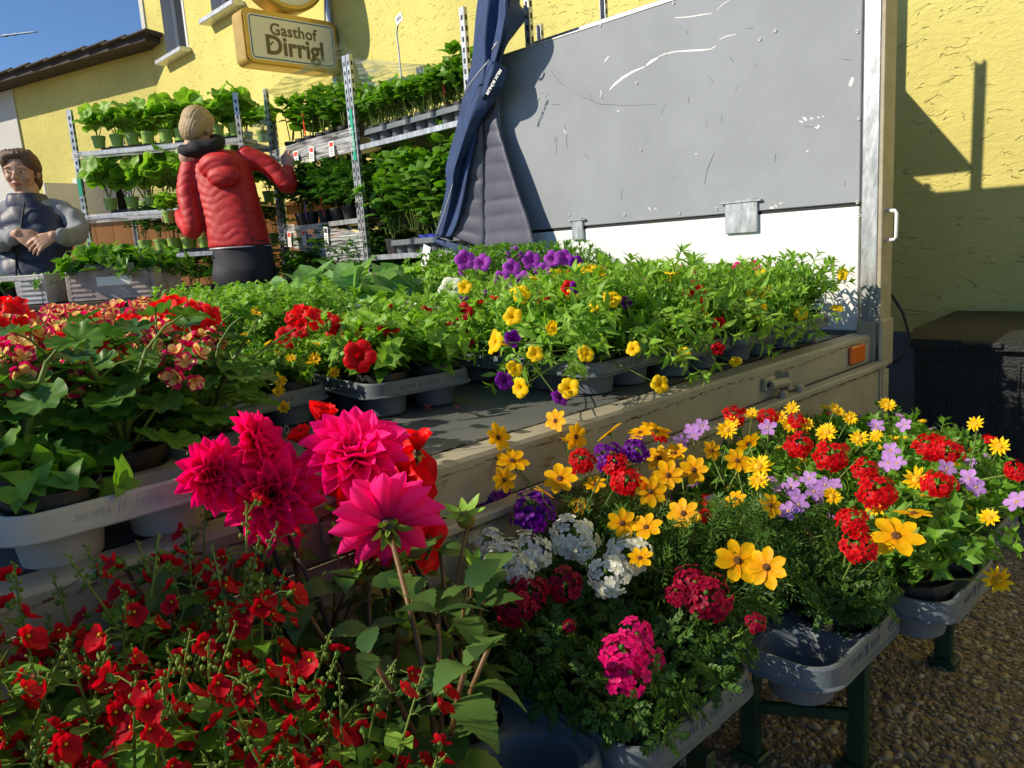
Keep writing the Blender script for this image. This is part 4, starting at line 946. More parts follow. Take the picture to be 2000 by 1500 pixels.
# white and dark red petunias, then the rows behind
sp = bed_tray(-1.31, 0.60, 2, 3, 'grey tray of white petunias and dark red calibrachoas')
for i, p in enumerate(sp):
    w_ = i >= 2
    reg(plant('petunia' if w_ else 'calibrachoa', p, ('dark red calibrachoa trailing in front of the white petunias', 'petunia with large ruffled white flowers')[w_], ('dark red calibrachoas', 'white petunias')[w_], nfl=2 if w_ else 3, fpool=F_pet['white'] if w_ else F_cal['deepred'], seed=420+i, scale=0.95), 'petwhite' if w_ else 'deepred')
for k, (u0, c, lab) in enumerate(((-1.04, 'purple', 'calibrachoa with deep purple flowers in the middle of the trailer'), (-0.775, 'red', 'calibrachoa with red flowers in the middle of the trailer'), (-0.51, 'pink', 'calibrachoa with magenta flowers in the middle of the trailer'), (-0.245, 'pink', None))):
    sp = bed_tray(u0, 0.61 if u0 < -0.3 else 0.57, 2, 3, 'grey tray hidden below the calibrachoas in the middle of the trailer', 'middle trays')
    for i, p in enumerate(sp): reg(plant('calibrachoa_up', p, lab or 'calibrachoa with magenta flowers in the middle of the trailer', 'middle row calibrachoas '+c, nfl=3, fpool=F_cal[c], seed=440+k*10+i, scale=0.98), 'mixed')
for k, u0 in enumerate((-0.60, -0.335, -0.28+0.21)):
    if k == 2: continue
    for j, v0 in enumerate((1.0,)):
        sp = bed_tray(u0, v0, 2, 4, 'grey tray hidden below blue lobelias against the white board', 'lobelia trays')
        for i, p in enumerate(sp): reg(plant('lobelia', p, 'tall fine leaved lobelia with small blue flowers before the white board', 'blue lobelias', nfl=5, fpool=F_lob, seed=480+k*20+j*9+i, scale=1.3), 'lobelia')
sp = bed_tray(-0.30+0.22, 1.0, 1, 4, 'narrow grey tray of lobelias against the white board')
for i, p in enumerate(sp): reg(plant('lobelia', p, 'tall fine leaved lobelia with small blue flowers before the white board', 'blue lobelias', nfl=4, fpool=F_lob, seed=470+i, scale=1.15), 'lobelia')
sp = bed_tray(-0.90, 1.02, 2, 4, 'grey tray of violet petunias below the hanging jacket')
for i, p in enumerate(sp): reg(plant('petunia', p, 'petunia with bright violet flowers below the hanging jacket', 'violet petunias', nfl=3, fpool=F_pet['violet'], seed=520+i, scale=1.2), 'violet')
for k, (u0, v0) in enumerate(((-1.18, 1.04), (-1.46, 1.12))):
    sp = bed_tray(u0, v0, 2, 4 if k == 0 else 3, 'grey tray of kohlrabi seedlings at the far side of the trailer', 'kohlrabi trays')
    for i, p in enumerate(sp): reg(plant('kohlrabi', p, 'young kohlrabi with broad pale blue green leaves at the far trailer side', 'kohlrabi plants', seed=540+k*10+i, scale=0.95 if k else 1.08), 'kohl')
for k, (u0, v0) in enumerate(((-1.60, 0.80), (-1.73+0.13, 1.19))):
    sp = bed_tray(u0, v0, 2 if k == 0 else 1, 3, 'grey tray of bright green parsley', 'parsley trays')
    for i, p in enumerate(sp): reg(plant('parsley', p, 'bright green curly parsley plant behind the red geraniums', 'parsley plants', seed=560+k*10+i, scale=1.1), 'parsley')
# single flowers that stand out, on their own stalks
cdir = lambda p: nrm(np.array([0, 0, CAM_H])-p)
def place_fl(lst, kinds, pool, sz=1.0, up=0.5, vary=0.5, mode='v', name='flower', stem='stem_green', r=0.0011, bend=0.25, dv=0.055):
    for q in lst:
        x, y, v = q[:3]; v = v-dv; p = W(*onV(x, y, v)) if mode == 'v' else atz(x, y, v)
        n = nrm(cdir(p)*(q[4] if len(q) > 4 else 1.0) + np.array([0, 0, up]) + vary*np.array([rs3.uniform(-1, 1), rs3.uniform(-1, 1), rs3.uniform(-.6, .6)]))
        add_flower(kinds, p, n, rs3.choice(pool), sz*(q[3] if len(q) > 3 else 1.0)*rs3.uniform(0.92, 1.08), stem=stem, name=name, r=r, bend=bend)
place_fl([(1195, 582, .14, 1.25), (1170, 532, .30, 1.25), (1140, 525, .32, 1.1), (1018, 575, .28, 1.1), (1000, 617, .16, 1.2), (963, 667, .12, 1.25), (1117, 575, .25), (907, 560, .50, 1.1), (1005, 718, .06), (1013, 757, .04, 1.15), (1110, 757, .02, 1.15),
          (1145, 690, .04), (1235, 680, .03), (1290, 750, -.01, 1.1), (1370, 605, .09, 1.1), (1437, 705, .0, .9), (1335, 690, .01, .9), (1470, 572, .10), (1497, 570, .10), (1645, 535, .05, 1.1), (1635, 600, .02, 1.1), (1565, 612, .02), (1490, 602, .03, .8), (1045, 690, .06, .9), (1080, 640, .08, .9)],
         ('yellow',), F_cal['yellow'], 1.2, 0.3, 0.7)
place_fl([(1358, 572, .10, 1.75), (1112, 562, .26, 1.2), (1062, 577, .30, .9), (1405, 632, .03, 1.0), (1402, 680, .0, 1.0)], ('mixed', 'yellow'), F_cal['red'], 1.15, 0.3, 0.35)
place_fl([(905, 610, .52, 1.4), (912, 665, .48, 1.3), (830, 612, .66, 1.2), (1385, 560, .28)], ('deepred', 'mixed'), F_cal['deepred'], 1.2, 0.1, 0.6)
place_fl([(1127, 560, .24), (1222, 590, .16), (1002, 662, .14), (985, 742, .10), (1125, 515, .4, 1.2), (1300, 580, .2), (1095, 775, .05)], ('mixed',), F_cal['purple'], 1.2, 0.2, 0.6)
place_fl([(1360, 523, .50), (1440, 525, .45, 1.3), (1470, 522, .45, 1.4), (1420, 530, .42), (1395, 545, .35), (1265, 540, .5)], ('mixed',), F_cal['pink'], 1.3, 0.4, 0.5, dv=0.12)
place_fl([(702, 695, .36, 1.15, 1.6)], ('petred',), F_pet['red'], 1.0, 0.05, 0.08)
place_fl([(755, 640, .46, 1.0, -0.2), (640, 622, .62), (662, 640, .60), (580, 622, .66), (690, 650, .55), (560, 655, .62)], ('petred',), F_pet['red'], 1.0, 0.9, 0.4)
place_fl([(797, 597, .78, 1.1, 0.1), (880, 560, .82, 1.2), (850, 605, .72, 0.9, .1)], ('petwhite',), F_pet['white'], 1.0, 0.7, 0.3)
place_fl([(908, 508, 1.12), (940, 512, 1.14), (1000, 522, 1.05), (1038, 508, 1.08), (1078, 505, 1.06), (1102, 502, 1.04), (980, 545, 1.0), (1022, 547, .98), (1005, 498, 1.2), (1060, 530, 1.0)], ('violet',), F_pet['violet'], 1.1, 0.2, 0.5, dv=0.14)
place_fl([(342, 627, .62, 1.25), (390, 632, .60, 1.0), (150, 690, .40, 1.1), (595, 625, .60, 0.9), (8, 620, .6, 1.0)], ('geranium',), F_ger['scarlet'], 0.80, 1.0, 0.2, name='flower_cluster', r=0.0022, dv=0.16)
place_fl([(235, 625, .85, 1.1), (170, 650, .8, 1.1), (80, 650, .85, 1.0), (110, 670, .6), (270, 690, .55, .9), (360, 715, .40, .9), (30, 720, .45), (300, 660, .62), (200, 700, .55), (60, 690, .55), (400, 680, .55, .9), (140, 740, .45, .8)], ('geranium',), F_ger['bicolor'], 0.80, 0.8, 0.4, name='flower_cluster', r=0.002, dv=0.26)
place_fl([(500, 610, .72), (555, 795, .42), (652, 727, .5), (545, 765, .45), (400, 705, .55), (548, 745, .45), (480, 660, .62), (615, 700, .5)], ('sanv_bed',), F_sanv, 1.15, 0.3, 0.4)
# petals that have dropped on the bed
for i, (x, y) in enumerate(((835, 800), (868, 783), (880, 780), (770, 806), (828, 803), (1090, 770), (1130, 745), (1553, 652), (1075, 768), (640, 812), (900, 800))):
    p = atz(x, y, ZB+0.004); g = G(); g.addp(petal_proto(0.4, 5, 4, 0.6, 0.5), 0, 0.5, rotz(rs3.uniform(0, 6)) @ rotx(0.2)*rs3.uniform(0.014, 0.024)); o = g.build('fallen_petal', 'fallen_petal', loc=p, smooth=True); tag(o, 'pink petal fallen on the trailer bed', 'petal', 'fallen petals')
# ------------------------------------------------------------------ the bench in front of the trailer
ZT = 0.364
def make_bench(u0, u1, label):
    t = thing('folding_bench', label, 'bench', 'folding benches under the flower trays', loc=C0, rz=TRZ)
    for k, v in enumerate((-0.37, -0.255, -0.14)):
        g = G(); g.box(((u0+u1)/2, v, ZT-0.016), (u1-u0, 0.108, 0.028), bev=0.004); g.build('plank', 'bench_wood', t)
    for u in (u0+0.25, u1-0.25):
        for v, du in ((-0.45, 0.06), (-0.285, -0.04)):
            g = G(); g.box((u+du, v, ZT/2-0.014), (0.024, 0.036, ZT-0.036), bev=0.003); lg = g.build('leg', 'green_steel', t)
            g = G(); g.box((u+du, v+0.0, 0.010), (0.05, 0.06, 0.02), bev=0.004); g.build('foot', 'green_steel', lg)
        g = G(); g.box((u+0.01, -0.367, 0.115), (0.018, 0.165, 0.022), M=rotz(0.55), bev=0.003); g.build('crossbar', 'green_steel', t)
        g = G(); g.box((u, -0.33, ZT-0.04), (0.03, 0.40, 0.018), bev=0.003); g.build('frame_rail', 'green_steel', t)
        g = G(); g.tube([(u+0.03, -0.36, ZT-0.05), (u+0.24, -0.36, ZT-0.05), (u+0.02, -0.36, 0.12)][::1], 0.006, 6); g.build('brace', 'green_steel', t)
make_bench(-1.43, -0.44, 'green legged folding bench under trays of yellow bidens and red verbenas')
make_bench(-2.75, -1.46, 'green legged folding bench under the dahlias and crimson verbenas')

def front_tray(u0, v0, nx, ny, label, rot=0.0):
    hx, hy = nx*PITCH_T/2, ny*PITCH_T/2; c, s = math.cos(rot), math.sin(rot)
    p = W(u0+c*hx-s*hy, v0+s*hx+c*hy, ZT+0.001); make_tray(p, TRZ+rot, nx, ny, label, 'plant trays on the front benches'); return tray_spots(p, TRZ+rot, nx, ny)
LV = {'white': 'verbena with domed white flower clusters', 'crimson': 'verbena with dark crimson flower clusters', 'pink': 'verbena with a tall bright pink flower cluster at the front corner of its tray', 'red': 'verbena with clusters of small scarlet red flowers', 'purple': 'verbena with royal purple flower clusters'}
def verb(p, c, seed, extra='', nf=0, sc=0.93, kind=None): return reg(plant('verbena', p, LV[c]+extra, 'verbenas '+c, nfl=nf, fpool=F_ver[c], seed=seed, scale=sc, lift=0.02, tiltf=0.4), kind or 'v_'+c)
def bid(p, seed, nf=1, sc=1.15): return reg(plant('bidens', p, 'ferny bidens with golden yellow flowers', 'yellow bidens', nfl=nf, fpool=F_bidens, seed=seed, scale=sc, lift=0.02, tiltf=0.5), 'bidens')
def sanv(p, seed, nf=5, sc=1.15, extra=' on the front bench'): return reg(plant('sanvitalia', p, 'creeping zinnia with small yellow daisies'+extra, 'creeping zinnias on the bench', nfl=nf, fpool=F_sanv, seed=seed, scale=sc, lift=0.012), 'sanv')
def bac(p, seed, nf=9): return reg(plant('bacopa', p, 'bacopa with small lilac flowers between verbenas on the bench', 'lilac bacopas', nfl=nf, fpool=F_bac, seed=seed, scale=1.2, lift=0.012), 'bacopa')
sp = front_tray(-1.835, -0.492, 2, 3, 'grey blue tray of crimson and white verbenas at the bench edge')
verb(sp[0], 'pink', 700); verb(sp[1], 'crimson', 701, ' in the right front of its tray'); verb(sp[2], 'crimson', 702, ' behind the pink verbena'); verb(sp[3], 'white', 703); verb(sp[4], 'white', 704); verb(sp[5], 'purple', 705)
sp = front_tray(-1.545, -0.575, 2, 4, 'grey blue tray with one empty well at its front and a red verbena beside it')
verb(sp[1], 'red', 711, ' beside the empty tray well'); bid(sp[2], 712, 0); bid(sp[3], 713, 0); bid(sp[4], 714, 0); bac(sp[5], 715); bid(sp[6], 716, 2); verb(sp[7], 'red', 717, nf=2)
sp = front_tray(-1.258, -0.632, 2, 4, 'grey blue tray of creeping zinnias hanging over the paving')
sanv(sp[0], 720, 2, 1.2, ' hanging over the tray edge above the paving'); sanv(sp[1], 721, 3, 1.3, ' at the outer end of the tray'); verb(sp[2], 'red', 722); bac(sp[3], 723); bac(sp[4], 724); sanv(sp[5], 725); verb(sp[6], 'red', 726, nf=2); sanv(sp[7], 727)
sp = front_tray(-0.972, -0.60, 2, 4, 'grey blue tray of mixed summer flowers below the cream flap')
for i, p in enumerate(sp): (sanv, bac, verb)[i % 3](p, 'red', 730+i, nf=2) if i % 3 == 2 else (sanv(p, 730+i, 6) if i % 3 == 0 else bac(p, 730+i, 6))
sp = front_tray(-0.695, -0.47, 2, 3, 'grey blue tray of mixed summer flowers at the far bench end')
for i, p in enumerate(sp): sanv(p, 745+i, 6) if i % 2 == 0 else verb(p, 'red', 745+i, nf=1) if i % 3 else bac(p, 745+i, 6)

# flowers standing out on the bench
def pf(lst, kinds, pool, sz, up, vary, name='flower', r=0.0011, bend=0.35, cam=1.0):
    for q in lst:
        x, y, z = q[:3]; p = atz(x, y, z); s = q[3] if len(q) > 3 else 1.0
        n = nrm(cdir(p)*cam*(q[4] if len(q) > 4 else 1.0)+np.array([0, 0, up])+vary*np.array([rs3.uniform(-1, 1), rs3.uniform(-1, 1), rs3.uniform(-.5, .5)])); add_flower(kinds, p, n, rs3.choice(pool), sz*s*rs3.uniform(.94, 1.06), name=name, r=r, bend=bend)
pf([(1440, 1095, .575, 1.55, 1.5), (1497, 1108, .57, 1.45, 1.2), (1335, 1003, .60, 1.3, 1.3), (1270, 960, .615, 1.35, 1.3), (1215, 1022, .60, 1.2, 1.4), (1262, 1030, .595, 1.15), (1305, 928, .625, 1.25), (1355, 918, .625, 1.3), (1288, 895, .64, 1.3), (1318, 885, .64, 1.2)], ('bidens',), F_bidens, 0.9, 0.35, 0.45)
pf([(1000, 900, .665, 1.45), (985, 937, .65, 1.2), (1093, 935, .65, 1.5), (1062, 962, .64, 1.0, .3), (1505, 987, .60, 1.0, .1), (1440, 900, .63, 1.2), (1462, 867, .645, 1.5, .1), (1390, 880, .64, 1.0, .1), (973, 855, .70, 1.3, .5), (1125, 853, .69, 1.4, .2), (1085, 822, .70, 1.2, .2), (1190, 845, .68, 1.4, .3), (1282, 840, .68, 1.5, .2), (1250, 845, .68, 1.2, .3), (1110, 865, .68, 1.0, .4), (1437, 975, .605, .9), (1250, 1090, .575, 1.0, .1)], ('bidens',), F_bidens, 0.88, 0.5, 0.7)
pf([(1750, 1047, .575, 1.6, .7)], ('v_red',), F_bidens, 1.05, 0.7, 0.05); pf([(1785, 1003, .585, 1.3, .1)], ('sanv',), F_bidens, 1.05, 0.7, 0.3)
def cl(lst, c, sz=1.15, up=0.5, cam=0.8): pf(lst, ('v_'+c,), F_ver[c], sz, up, 0.2, 'flower_cluster', 0.0014, 0.3, cam)
cl([(985, 1092, .565, 1.15), (1032, 1075, .57, 1.05), (955, 1060, .575, .9), (895, 1035, .58, 1.1), (1120, 1048, .575, 1.2), (1225, 1085, .565, 1.1), (1190, 1125, .555, 1.0), (1140, 1075, .565, .6), (1010, 1110, .56, .9)], 'white', 1.02)
cl([(1035, 1155, .55, 1.0), (1103, 1140, .55, 1.05), (1005, 1187, .54, 1.0), (1350, 1140, .555, 1.0), (1385, 1165, .545, 1.15), (1325, 1160, .55, .7), (1475, 1215, .52, .5), (1112, 1222, .53, .35)], 'crimson', 0.9)
cl([(1240, 1240, .54, 1.0), (1220, 1280, .53, 1.15), (1225, 1315, .52, 1.0), (1280, 1285, .52, .5)], 'pink', 0.88)
cl([(1665, 1018, .59, 1.0), (1678, 1068, .575, 1.0), (1712, 960, .605, 1.15), (1622, 890, .63, 1.15), (1560, 868, .635, 1.05), (1690, 917, .62, .9), (1815, 870, .62, 1.1), (1850, 880, .615, 1.0), (1832, 945, .60, 1.1), (1137, 900, .655, .9), (1202, 907, .65, .9), (1225, 940, .63, 1.1), (1375, 1008, .59, .55), (1985, 920, .6, .8), (1435, 812, .67, .9), (1500, 815, .66, .8), (1555, 822, .66, .7), (1290, 850, .66, .6)], 'red', 0.86)
cl([(945, 975, .60, 1.2), (970, 955, .61, .9), (1042, 995, .60, 1.35), (1190, 890, .66, 1.0), (1240, 878, .665, .9), (900, 1000, .60, .6)], 'purple', 0.98)
pf([(1350, 840, .655), (1372, 832, .655), (1500, 835, .65), (1580, 935, .60), (1612, 947, .60), (1558, 972, .59), (1540, 998, .58), (1740, 880, .62), (1752, 905, .61), (1712, 832, .63), (1767, 830, .63), (1850, 915, .60), (1893, 935, .60), (1907, 952, .59), (1985, 980, .57, 1.3), (1330, 862, .64), (1560, 985, .585), (1545, 950, .59), (1590, 960, .59), (1355, 850, .65), (1735, 905, .605)], ('bacopa',), F_bac, 1.3, 0.5, 0.6)
pf([(1420, 840, .655, 1.4), (1468, 808, .665), (1525, 815, .66), (1542, 833, .65, 1.2), (1547, 797, .67), (1615, 845, .64, 1.4), (1632, 802, .66, 1.3, .1), (1660, 817, .65), (1733, 792, .66, 1.2, .1), (1712, 852, .63), (1905, 828, .63, 1.2), (1952, 872, .61, 1.3), (1790, 937, .60, 1.5), (1678, 857, .635, 1.2), (1710, 990, .58, 1.2), (1625, 970, .585, 1.1), (1482, 940, .61, 1.2), (1482, 912, .62, 1.6), (1948, 1132, .46, 1.5, 1.4), (1932, 1012, .56, 1.1), (1575, 830, .65), (1430, 825, .66)], ('sanv',), F_sanv, 1.25, 0.5, 0.4)

# ------------------------------------------------------------------ dahlias
DP = petal_proto(0.215, 12, 7, 0.9, 0.16, 0.50, 0.40); DPw = petal_proto(0.36, 11, 7, 0.45, 0.06, 0.66, 0.30)
DM = {}
for nm, pr in (('magenta', DP), ('magenta_dark', DP), ('scarlet', DPw)):
    for k in range(3):
        rs = random.Random(k); V = pr.V.copy(); V[:, 2] += 0.05*np.sin(V[:, 1]*5+k*2)*V[:, 1]; V[:, 0] += 0.05*np.sin(V[:, 1]*3+k)*V[:, 1]
        pp = Proto([[0, 0, 0]], []); pp.V = V; pp.L = pr.L; pp.sz = pr.sz; pp.rad = pr.rad; g = G(); g.addp(pp, 0, 0.5); DM[(nm, k)] = g.mesh('petal', 'petal_'+nm, smooth=True)
DL = []
for k in range(4):
    lf = lance(0.27+0.03*k, 15, 0.18, 0.35+0.12*k, 0.72, 0.08); g = G(); g.addp(lf, 0, 0.15+0.25*k); DL.append(g.mesh('leaf', 'leaf_dahlia', smooth=True))
def dahlia_plant(p, label, seed, nl=16, h=0.19):
    rs = random.Random(seed); t = thing('dahlia_plant', label, 'plant', 'potted dahlias', p); ob('pot', POT, t); ob('soil', SOIL, t)
    g = G()
    for i in range(4):
        a = i*1.7+rs.uniform(-.3, .3); d = np.array([math.cos(a), math.sin(a), 0]); P = [np.array([0, 0, PH-.012])+d*(0.012+0.05*s*s)+np.array([0, 0, h*s]) for s in np.linspace(0, 1, 5)]; g.tube(P, np.linspace(.0036, .0026, 5), 6, 0, var=rs.random())
        for q in range(nl//4):
            s = 0.25+0.75*q/(nl/4-1); b = np.array([0, 0, PH-.012])+d*(0.012+0.05*s*s)+np.array([0, 0, h*s])
            for sg in (0, 1):
                an = a+q*PI/2+sg*PI+rs.uniform(-.3, .3); y = np.array([math.cos(an), math.sin(an), rs.uniform(-.1, .6)]); l = rs.uniform(.05, .08)*(1.1-.35*s)
                ob('leaf', DL[rs.randrange(4)], t, M=frame(y, nrm([rs.uniform(-.4, .4), rs.uniform(-.4, .4), 1]))*l, loc=b)
    g.build('stems', 'stem_bronze', t, smooth=True, kind='stuff'); return reg(t, 'dahlia')
SEP = lance(0.28, 4, 0.3, -0.5)
def dahlia_flower(t, p, n, diam, col, kind='full', stem='stem_bronze', seed=0, spin=0.0):
    rs = random.Random(seed); R = diam/2; l = np.array(t.location); q = np.asarray(p)-l; n = nrm(n); fr = frame_z(n, spin)
    g = G(); g.lathe([(0.0005, -R*.26), (R*.14, -R*.22), (R*.20, -R*.10), (R*.16, R*.02), (R*.08, R*.10), (.0005, R*.12)], 12, mi=0); ring(g, SEP, 6, -0.75, R*.34, R*.10, -R*.16, 0, 1, .15, rs); ring(g, SEP, 5, -1.5, R*.28, R*.06, -R*.22, 0.5, 1, .2, rs)
    f = g.build('flower_head', ['stem_dark' if kind != 'bud' else 'bud_green', 'bud_green'], t, smooth=True, M=fr, loc=q)
    rings = {'full': ((5, 1.25, .32, .05), (6, 1.02, .48, .05), (8, .72, .66, .04), (11, .42, .84, .02), (13, .16, .99, 0), (13, -.08, 1.08, -.04)),
             'loose': ((6, 1.1, .50, .03), (8, .6, .78, .0), (9, .25, .98, 0), (8, -.05, 1.08, -.04)), 'half': ((5, 1.35, .62, .04), (7, 1.15, .85, .02), (8, .92, 1.05, 0)), 'bud': ((5, 1.45, .7, .02), (6, 1.25, .95, 0))}[kind]
    for ri, (k, el, sc, z) in enumerate(rings):
        for i in range(k):
            a = 2*PI*(i+.5*(ri % 2))/k+rs.uniform(-.09, .09)+ri*.31; M = rotz(a) @ rotx(el+rs.uniform(-.10, .10)) @ roty(rs.uniform(-.18, .18)) @ np.diag([1+.15*(ri < 2), 1, 1.0])*R*sc*rs.uniform(.92, 1.06)
            ob('petal', DM[(col, rs.randrange(3))], f, M=M, loc=rotz(a) @ np.array([0, R*.06, R*z]))
    b = np.array([rs.uniform(-.015, .015), rs.uniform(-.015, .015), PH-.012]); e = q-n*R*.2; L = np.linalg.norm(e-b); P = [b, b+np.array([0, 0, L*.5]), e-n*min(.05, L*.3)+np.array([0, 0, -.02]), e]
    C = [(1-s)**3*P[0]+3*(1-s)**2*s*P[1]+3*(1-s)*s*s*P[2]+s**3*P[3] for s in np.linspace(0, 1, 9)]; g = G(); g.tube(C, np.linspace(.0042, .0028, 9), 8, 0, var=rs.random()); g.build('flower_stalk', stem, t, smooth=True)
def dahlia_bud(t, p, sz, seed=0):
    rs = random.Random(seed); q = np.asarray(p)-np.array(t.location); n = nrm([rs.uniform(-.5, .5), rs.uniform(-.5, .5), 1]); fr = frame_z(n, rs.uniform(0, 6)); V = SPHH.V.copy(); pp = Proto([[0, 0, 0]], []); pp.V = V*sz*np.array([1, 1, .95]); pp.L = SPHH.L; pp.sz = SPHH.sz; pp.rad = (1-V[:, 2])/2
    g = G(); g.addp(pp, 0, .5); ring(g, SEP, 6, .2, sz*2.0, sz*.4, sz*.75, 0, 1, .3, rs); f = g.build('bud', ['bud_flush', 'leaf_bright'], t, smooth=True, M=fr, loc=q)
    b = np.array([rs.uniform(-.02, .02), rs.uniform(-.02, .02), PH-.012]); e = q-n*sz*.8; C = [b+(e-b)*s+np.array([0, 0, .03*math.sin(PI*s)]) for s in np.linspace(0, 1, 6)]; g = G(); g.tube(C, np.linspace(.003, .002, 6), 6, 0, var=.5); g.build('bud_stalk', 'stem_bronze', t, smooth=True)
sp = front_tray(-2.105, -0.455, 2, 3, 'grey blue tray of dahlias with an empty round well at its front')
dl = [dahlia_plant(sp[0], 'dahlia in front of its tray with a pink flower seen from behind', 1), dahlia_plant(sp[2], 'dahlia with the largest dark magenta flower facing out', 2), dahlia_plant(sp[3], 'dahlia with a bright pink flower tipped upwards', 3), dahlia_plant(sp[4], 'dahlia with two magenta flowers next to the cream tray', 4), dahlia_plant(sp[5], 'dahlia with loose scarlet red flowers behind the pink ones', 5)]
cv = lambda p, up=0.0, right=0.0, k=1.0: nrm(cdir(p)*k+np.array([right, 0, up]))
def DF(t, x, y, d, px, col, kind, k, up, right, seed, stem='stem_bronze'):
    p = atd(x, y, d); dahlia_flower(t, p, cv(p, up, right, k), px*d/FPX, col, kind, stem, seed)
DF(dl[1], 530, 968, 0.98, 192, 'magenta_dark', 'full', 1, 0.08, 0.1, 1, 'stem_dark')
DF(dl[3], 418, 927, 0.95, 138, 'magenta_dark', 'full', 1, 0.15, 0.35, 2, 'stem_dark')
DF(dl[3], 500, 865, 0.99, 132, 'magenta_dark', 'full', 0.15, 0.5, 0.9, 3, 'stem_dark')
DF(dl[2], 693, 888, 1.02, 198, 'magenta', 'full', 0.62, 0.75, 0.0, 4)
DF(dl[0], 757, 1022, 0.94, 200, 'magenta', 'full', -0.78, 0.55, -0.1, 5)
DF(dl[4], 755, 945, 1.10, 190, 'scarlet', 'loose', 1.0, 0.3, 0.2, 6)
DF(dl[4], 795, 1040, 1.06, 165, 'scarlet', 'loose', 0.8, 0.1, 0.6, 7)
DF(dl[4], 815, 880, 1.10, 88, 'scarlet', 'half', 0.1, 1.0, 0.15, 8, 'stem_dark')
DF(dl[2], 625, 828, 1.14, 92, 'scarlet', 'half', 0.2, 1.0, 0.35, 9, 'stem_dark')
DF(dl[4], 598, 868, 1.16, 80, 'scarlet', 'half', 0.2, 1.0, -0.5, 10, 'stem_dark')
DF(dl[2], 655, 1000, 1.12, 130, 'scarlet', 'loose', 0.6, 0.1, -0.6, 11)
for i, (x, y, d, s) in enumerate(((790, 1238, .86, .0105), (630, 1282, .86, .009), (690, 1255, .88, .009), (575, 1080, 1.0, .011), (490, 1110, 1.0, .010), (665, 1050, 1.0, .010), (780, 1105, .98, .012), (910, 1015, .98, .012), (870, 1250, .88, .008), (900, 1320, .86, .007), (400, 1020, 1.08, .009), (455, 1055, 1.05, .010), (610, 1150, .95, .009), (520, 1150, .95, .009), (700, 1130, .95, .009), (925, 1110, .95, .009), (665, 1010, 1.1, .014))):
    p = atd(x, y, d); dahlia_bud(min(dl, key=lambda t: np.hypot(*(np.array(t.location)-p)[:2])), p, s, i)
dahlia_plant(W(-2.17, -0.035+-0.06, ZT+.004), 'leafy dahlia without flowers between the twinspurs and the trailer', 9, 20, .24)

# ------------------------------------------------------------------ red twinspur in the foreground
def diascia_form(seed, nst=17, h=0.21, spread=0.085):
    rs = random.Random(seed); g = G(); st = G(); Ms = []; Ts = []; var = []; anchors = []
    for i in range(nst):
        a = i*2.39996+rs.uniform(-.4, .4); k = math.sqrt((i+.5)/nst); d = np.array([math.cos(a), math.sin(a), 0]); hh = h*rs.uniform(.65, 1.12)*(1-.2*k*k); sp_ = spread*k*rs.uniform(.8, 1.3); wob = rs.uniform(-.02, .02)
        f = lambda t: np.array([d[0]*.022*k, d[1]*.022*k, PH-.012])+d*sp_*t**1.3+np.array([-d[1], d[0], 0])*wob*math.sin(2.5*t)+np.array([0, 0, hh*t])
        P = [f(t) for t in np.linspace(0, 1, 8)]; st.tube(P, np.linspace(.0019, .0008, 8), 5, 0, var=rs.random(), cap=False)
        for q in range(12):
            t = .08+.62*q/11; p = f(t); an = a+(q//2)*PI/2+(q % 2)*PI+rs.uniform(-.3, .3); y = np.array([math.cos(an), math.sin(an), rs.uniform(.1, .7)]); Ms.append(frame(y)*rs.uniform(.022, .040)*(1.15-.6*t)); Ts.append(p); var.append(rs.random())
        for q in range(9):
            t = .86+.14*q/8; p = f(t); an = q*2.4; o = np.array([math.cos(an), math.sin(an), .3])*(.0046-.0033*(t-.86)/.14); st.addp(SPH, 1, rs.random(), np.diag([1, 1, 1.3])*(.0019-.0010*(t-.86)/.14), p+o); st.tube([p, p+o], .0005, 3, 0, cap=False)
        for q in range(5):
            t = rs.uniform(.5, .95); an = rs.uniform(0, 6.3); o = np.array([math.cos(an), math.sin(an), .25])*rs.uniform(.016, .028); anchors.append((f(t)+o, nrm(np.array([math.cos(an), math.sin(an), .75])))); st.tube([f(t), f(t)+o*.6+np.array([0, 0, .003]), f(t)+o], .0006, 3, 0, cap=False)
    g.inst(LF_ovate, Ms, Ts, 0, np.array(var)); return dict(fol=g.mesh('foliage', 'leaf_bright', smooth=True), stem=st.mesh('stems', ['stem_green', 'bud_green'], smooth=True), an=anchors)
DIA = [diascia_form(10+i) for i in range(4)]
def diascia(p, seed, nf=13, label='twinspur with many small coral red flowers and budded green spikes', scale=1.0):
    rs = random.Random(seed); t = thing('twinspur_plant', label, 'plant', 'red twinspur plants in the foreground', p, rs.uniform(0, 6.28)); ob('pot', POT, t); ob('soil', SOIL, t); f = rs.choice(DIA)
    ob('foliage', f['fol'], t, kind='stuff', scale=scale); ob('stems', f['stem'], t, kind='stuff', scale=scale)
    for p_, n in rs.sample(f['an'], min(nf, len(f['an']))): ob('flower', rs.choice(F_dia), t, M=frame(np.array([-n[0], -n[1], 1.2]), n)*rs.uniform(.8, 1.2)*(.6+.4*scale), loc=p_*scale)
k = 0
for u0, v0, lab in ((-2.375, -0.475, 'grey blue tray of coral red twinspurs beside the dahlias'), (-2.515, -0.45, 'narrow grey blue tray of coral red twinspurs, farther from the dahlias')):
    sp = front_tray(u0, v0, 2 if u0 > -2.4 else 1, 3, lab)
    for i, p in enumerate(sp): diascia(p, 800+k, 72 if len(sp) < 4 or i > 1 else 50, scale=(1.08, 1.25, 1.38)[i//2 if len(sp) > 3 else i]); k += 1
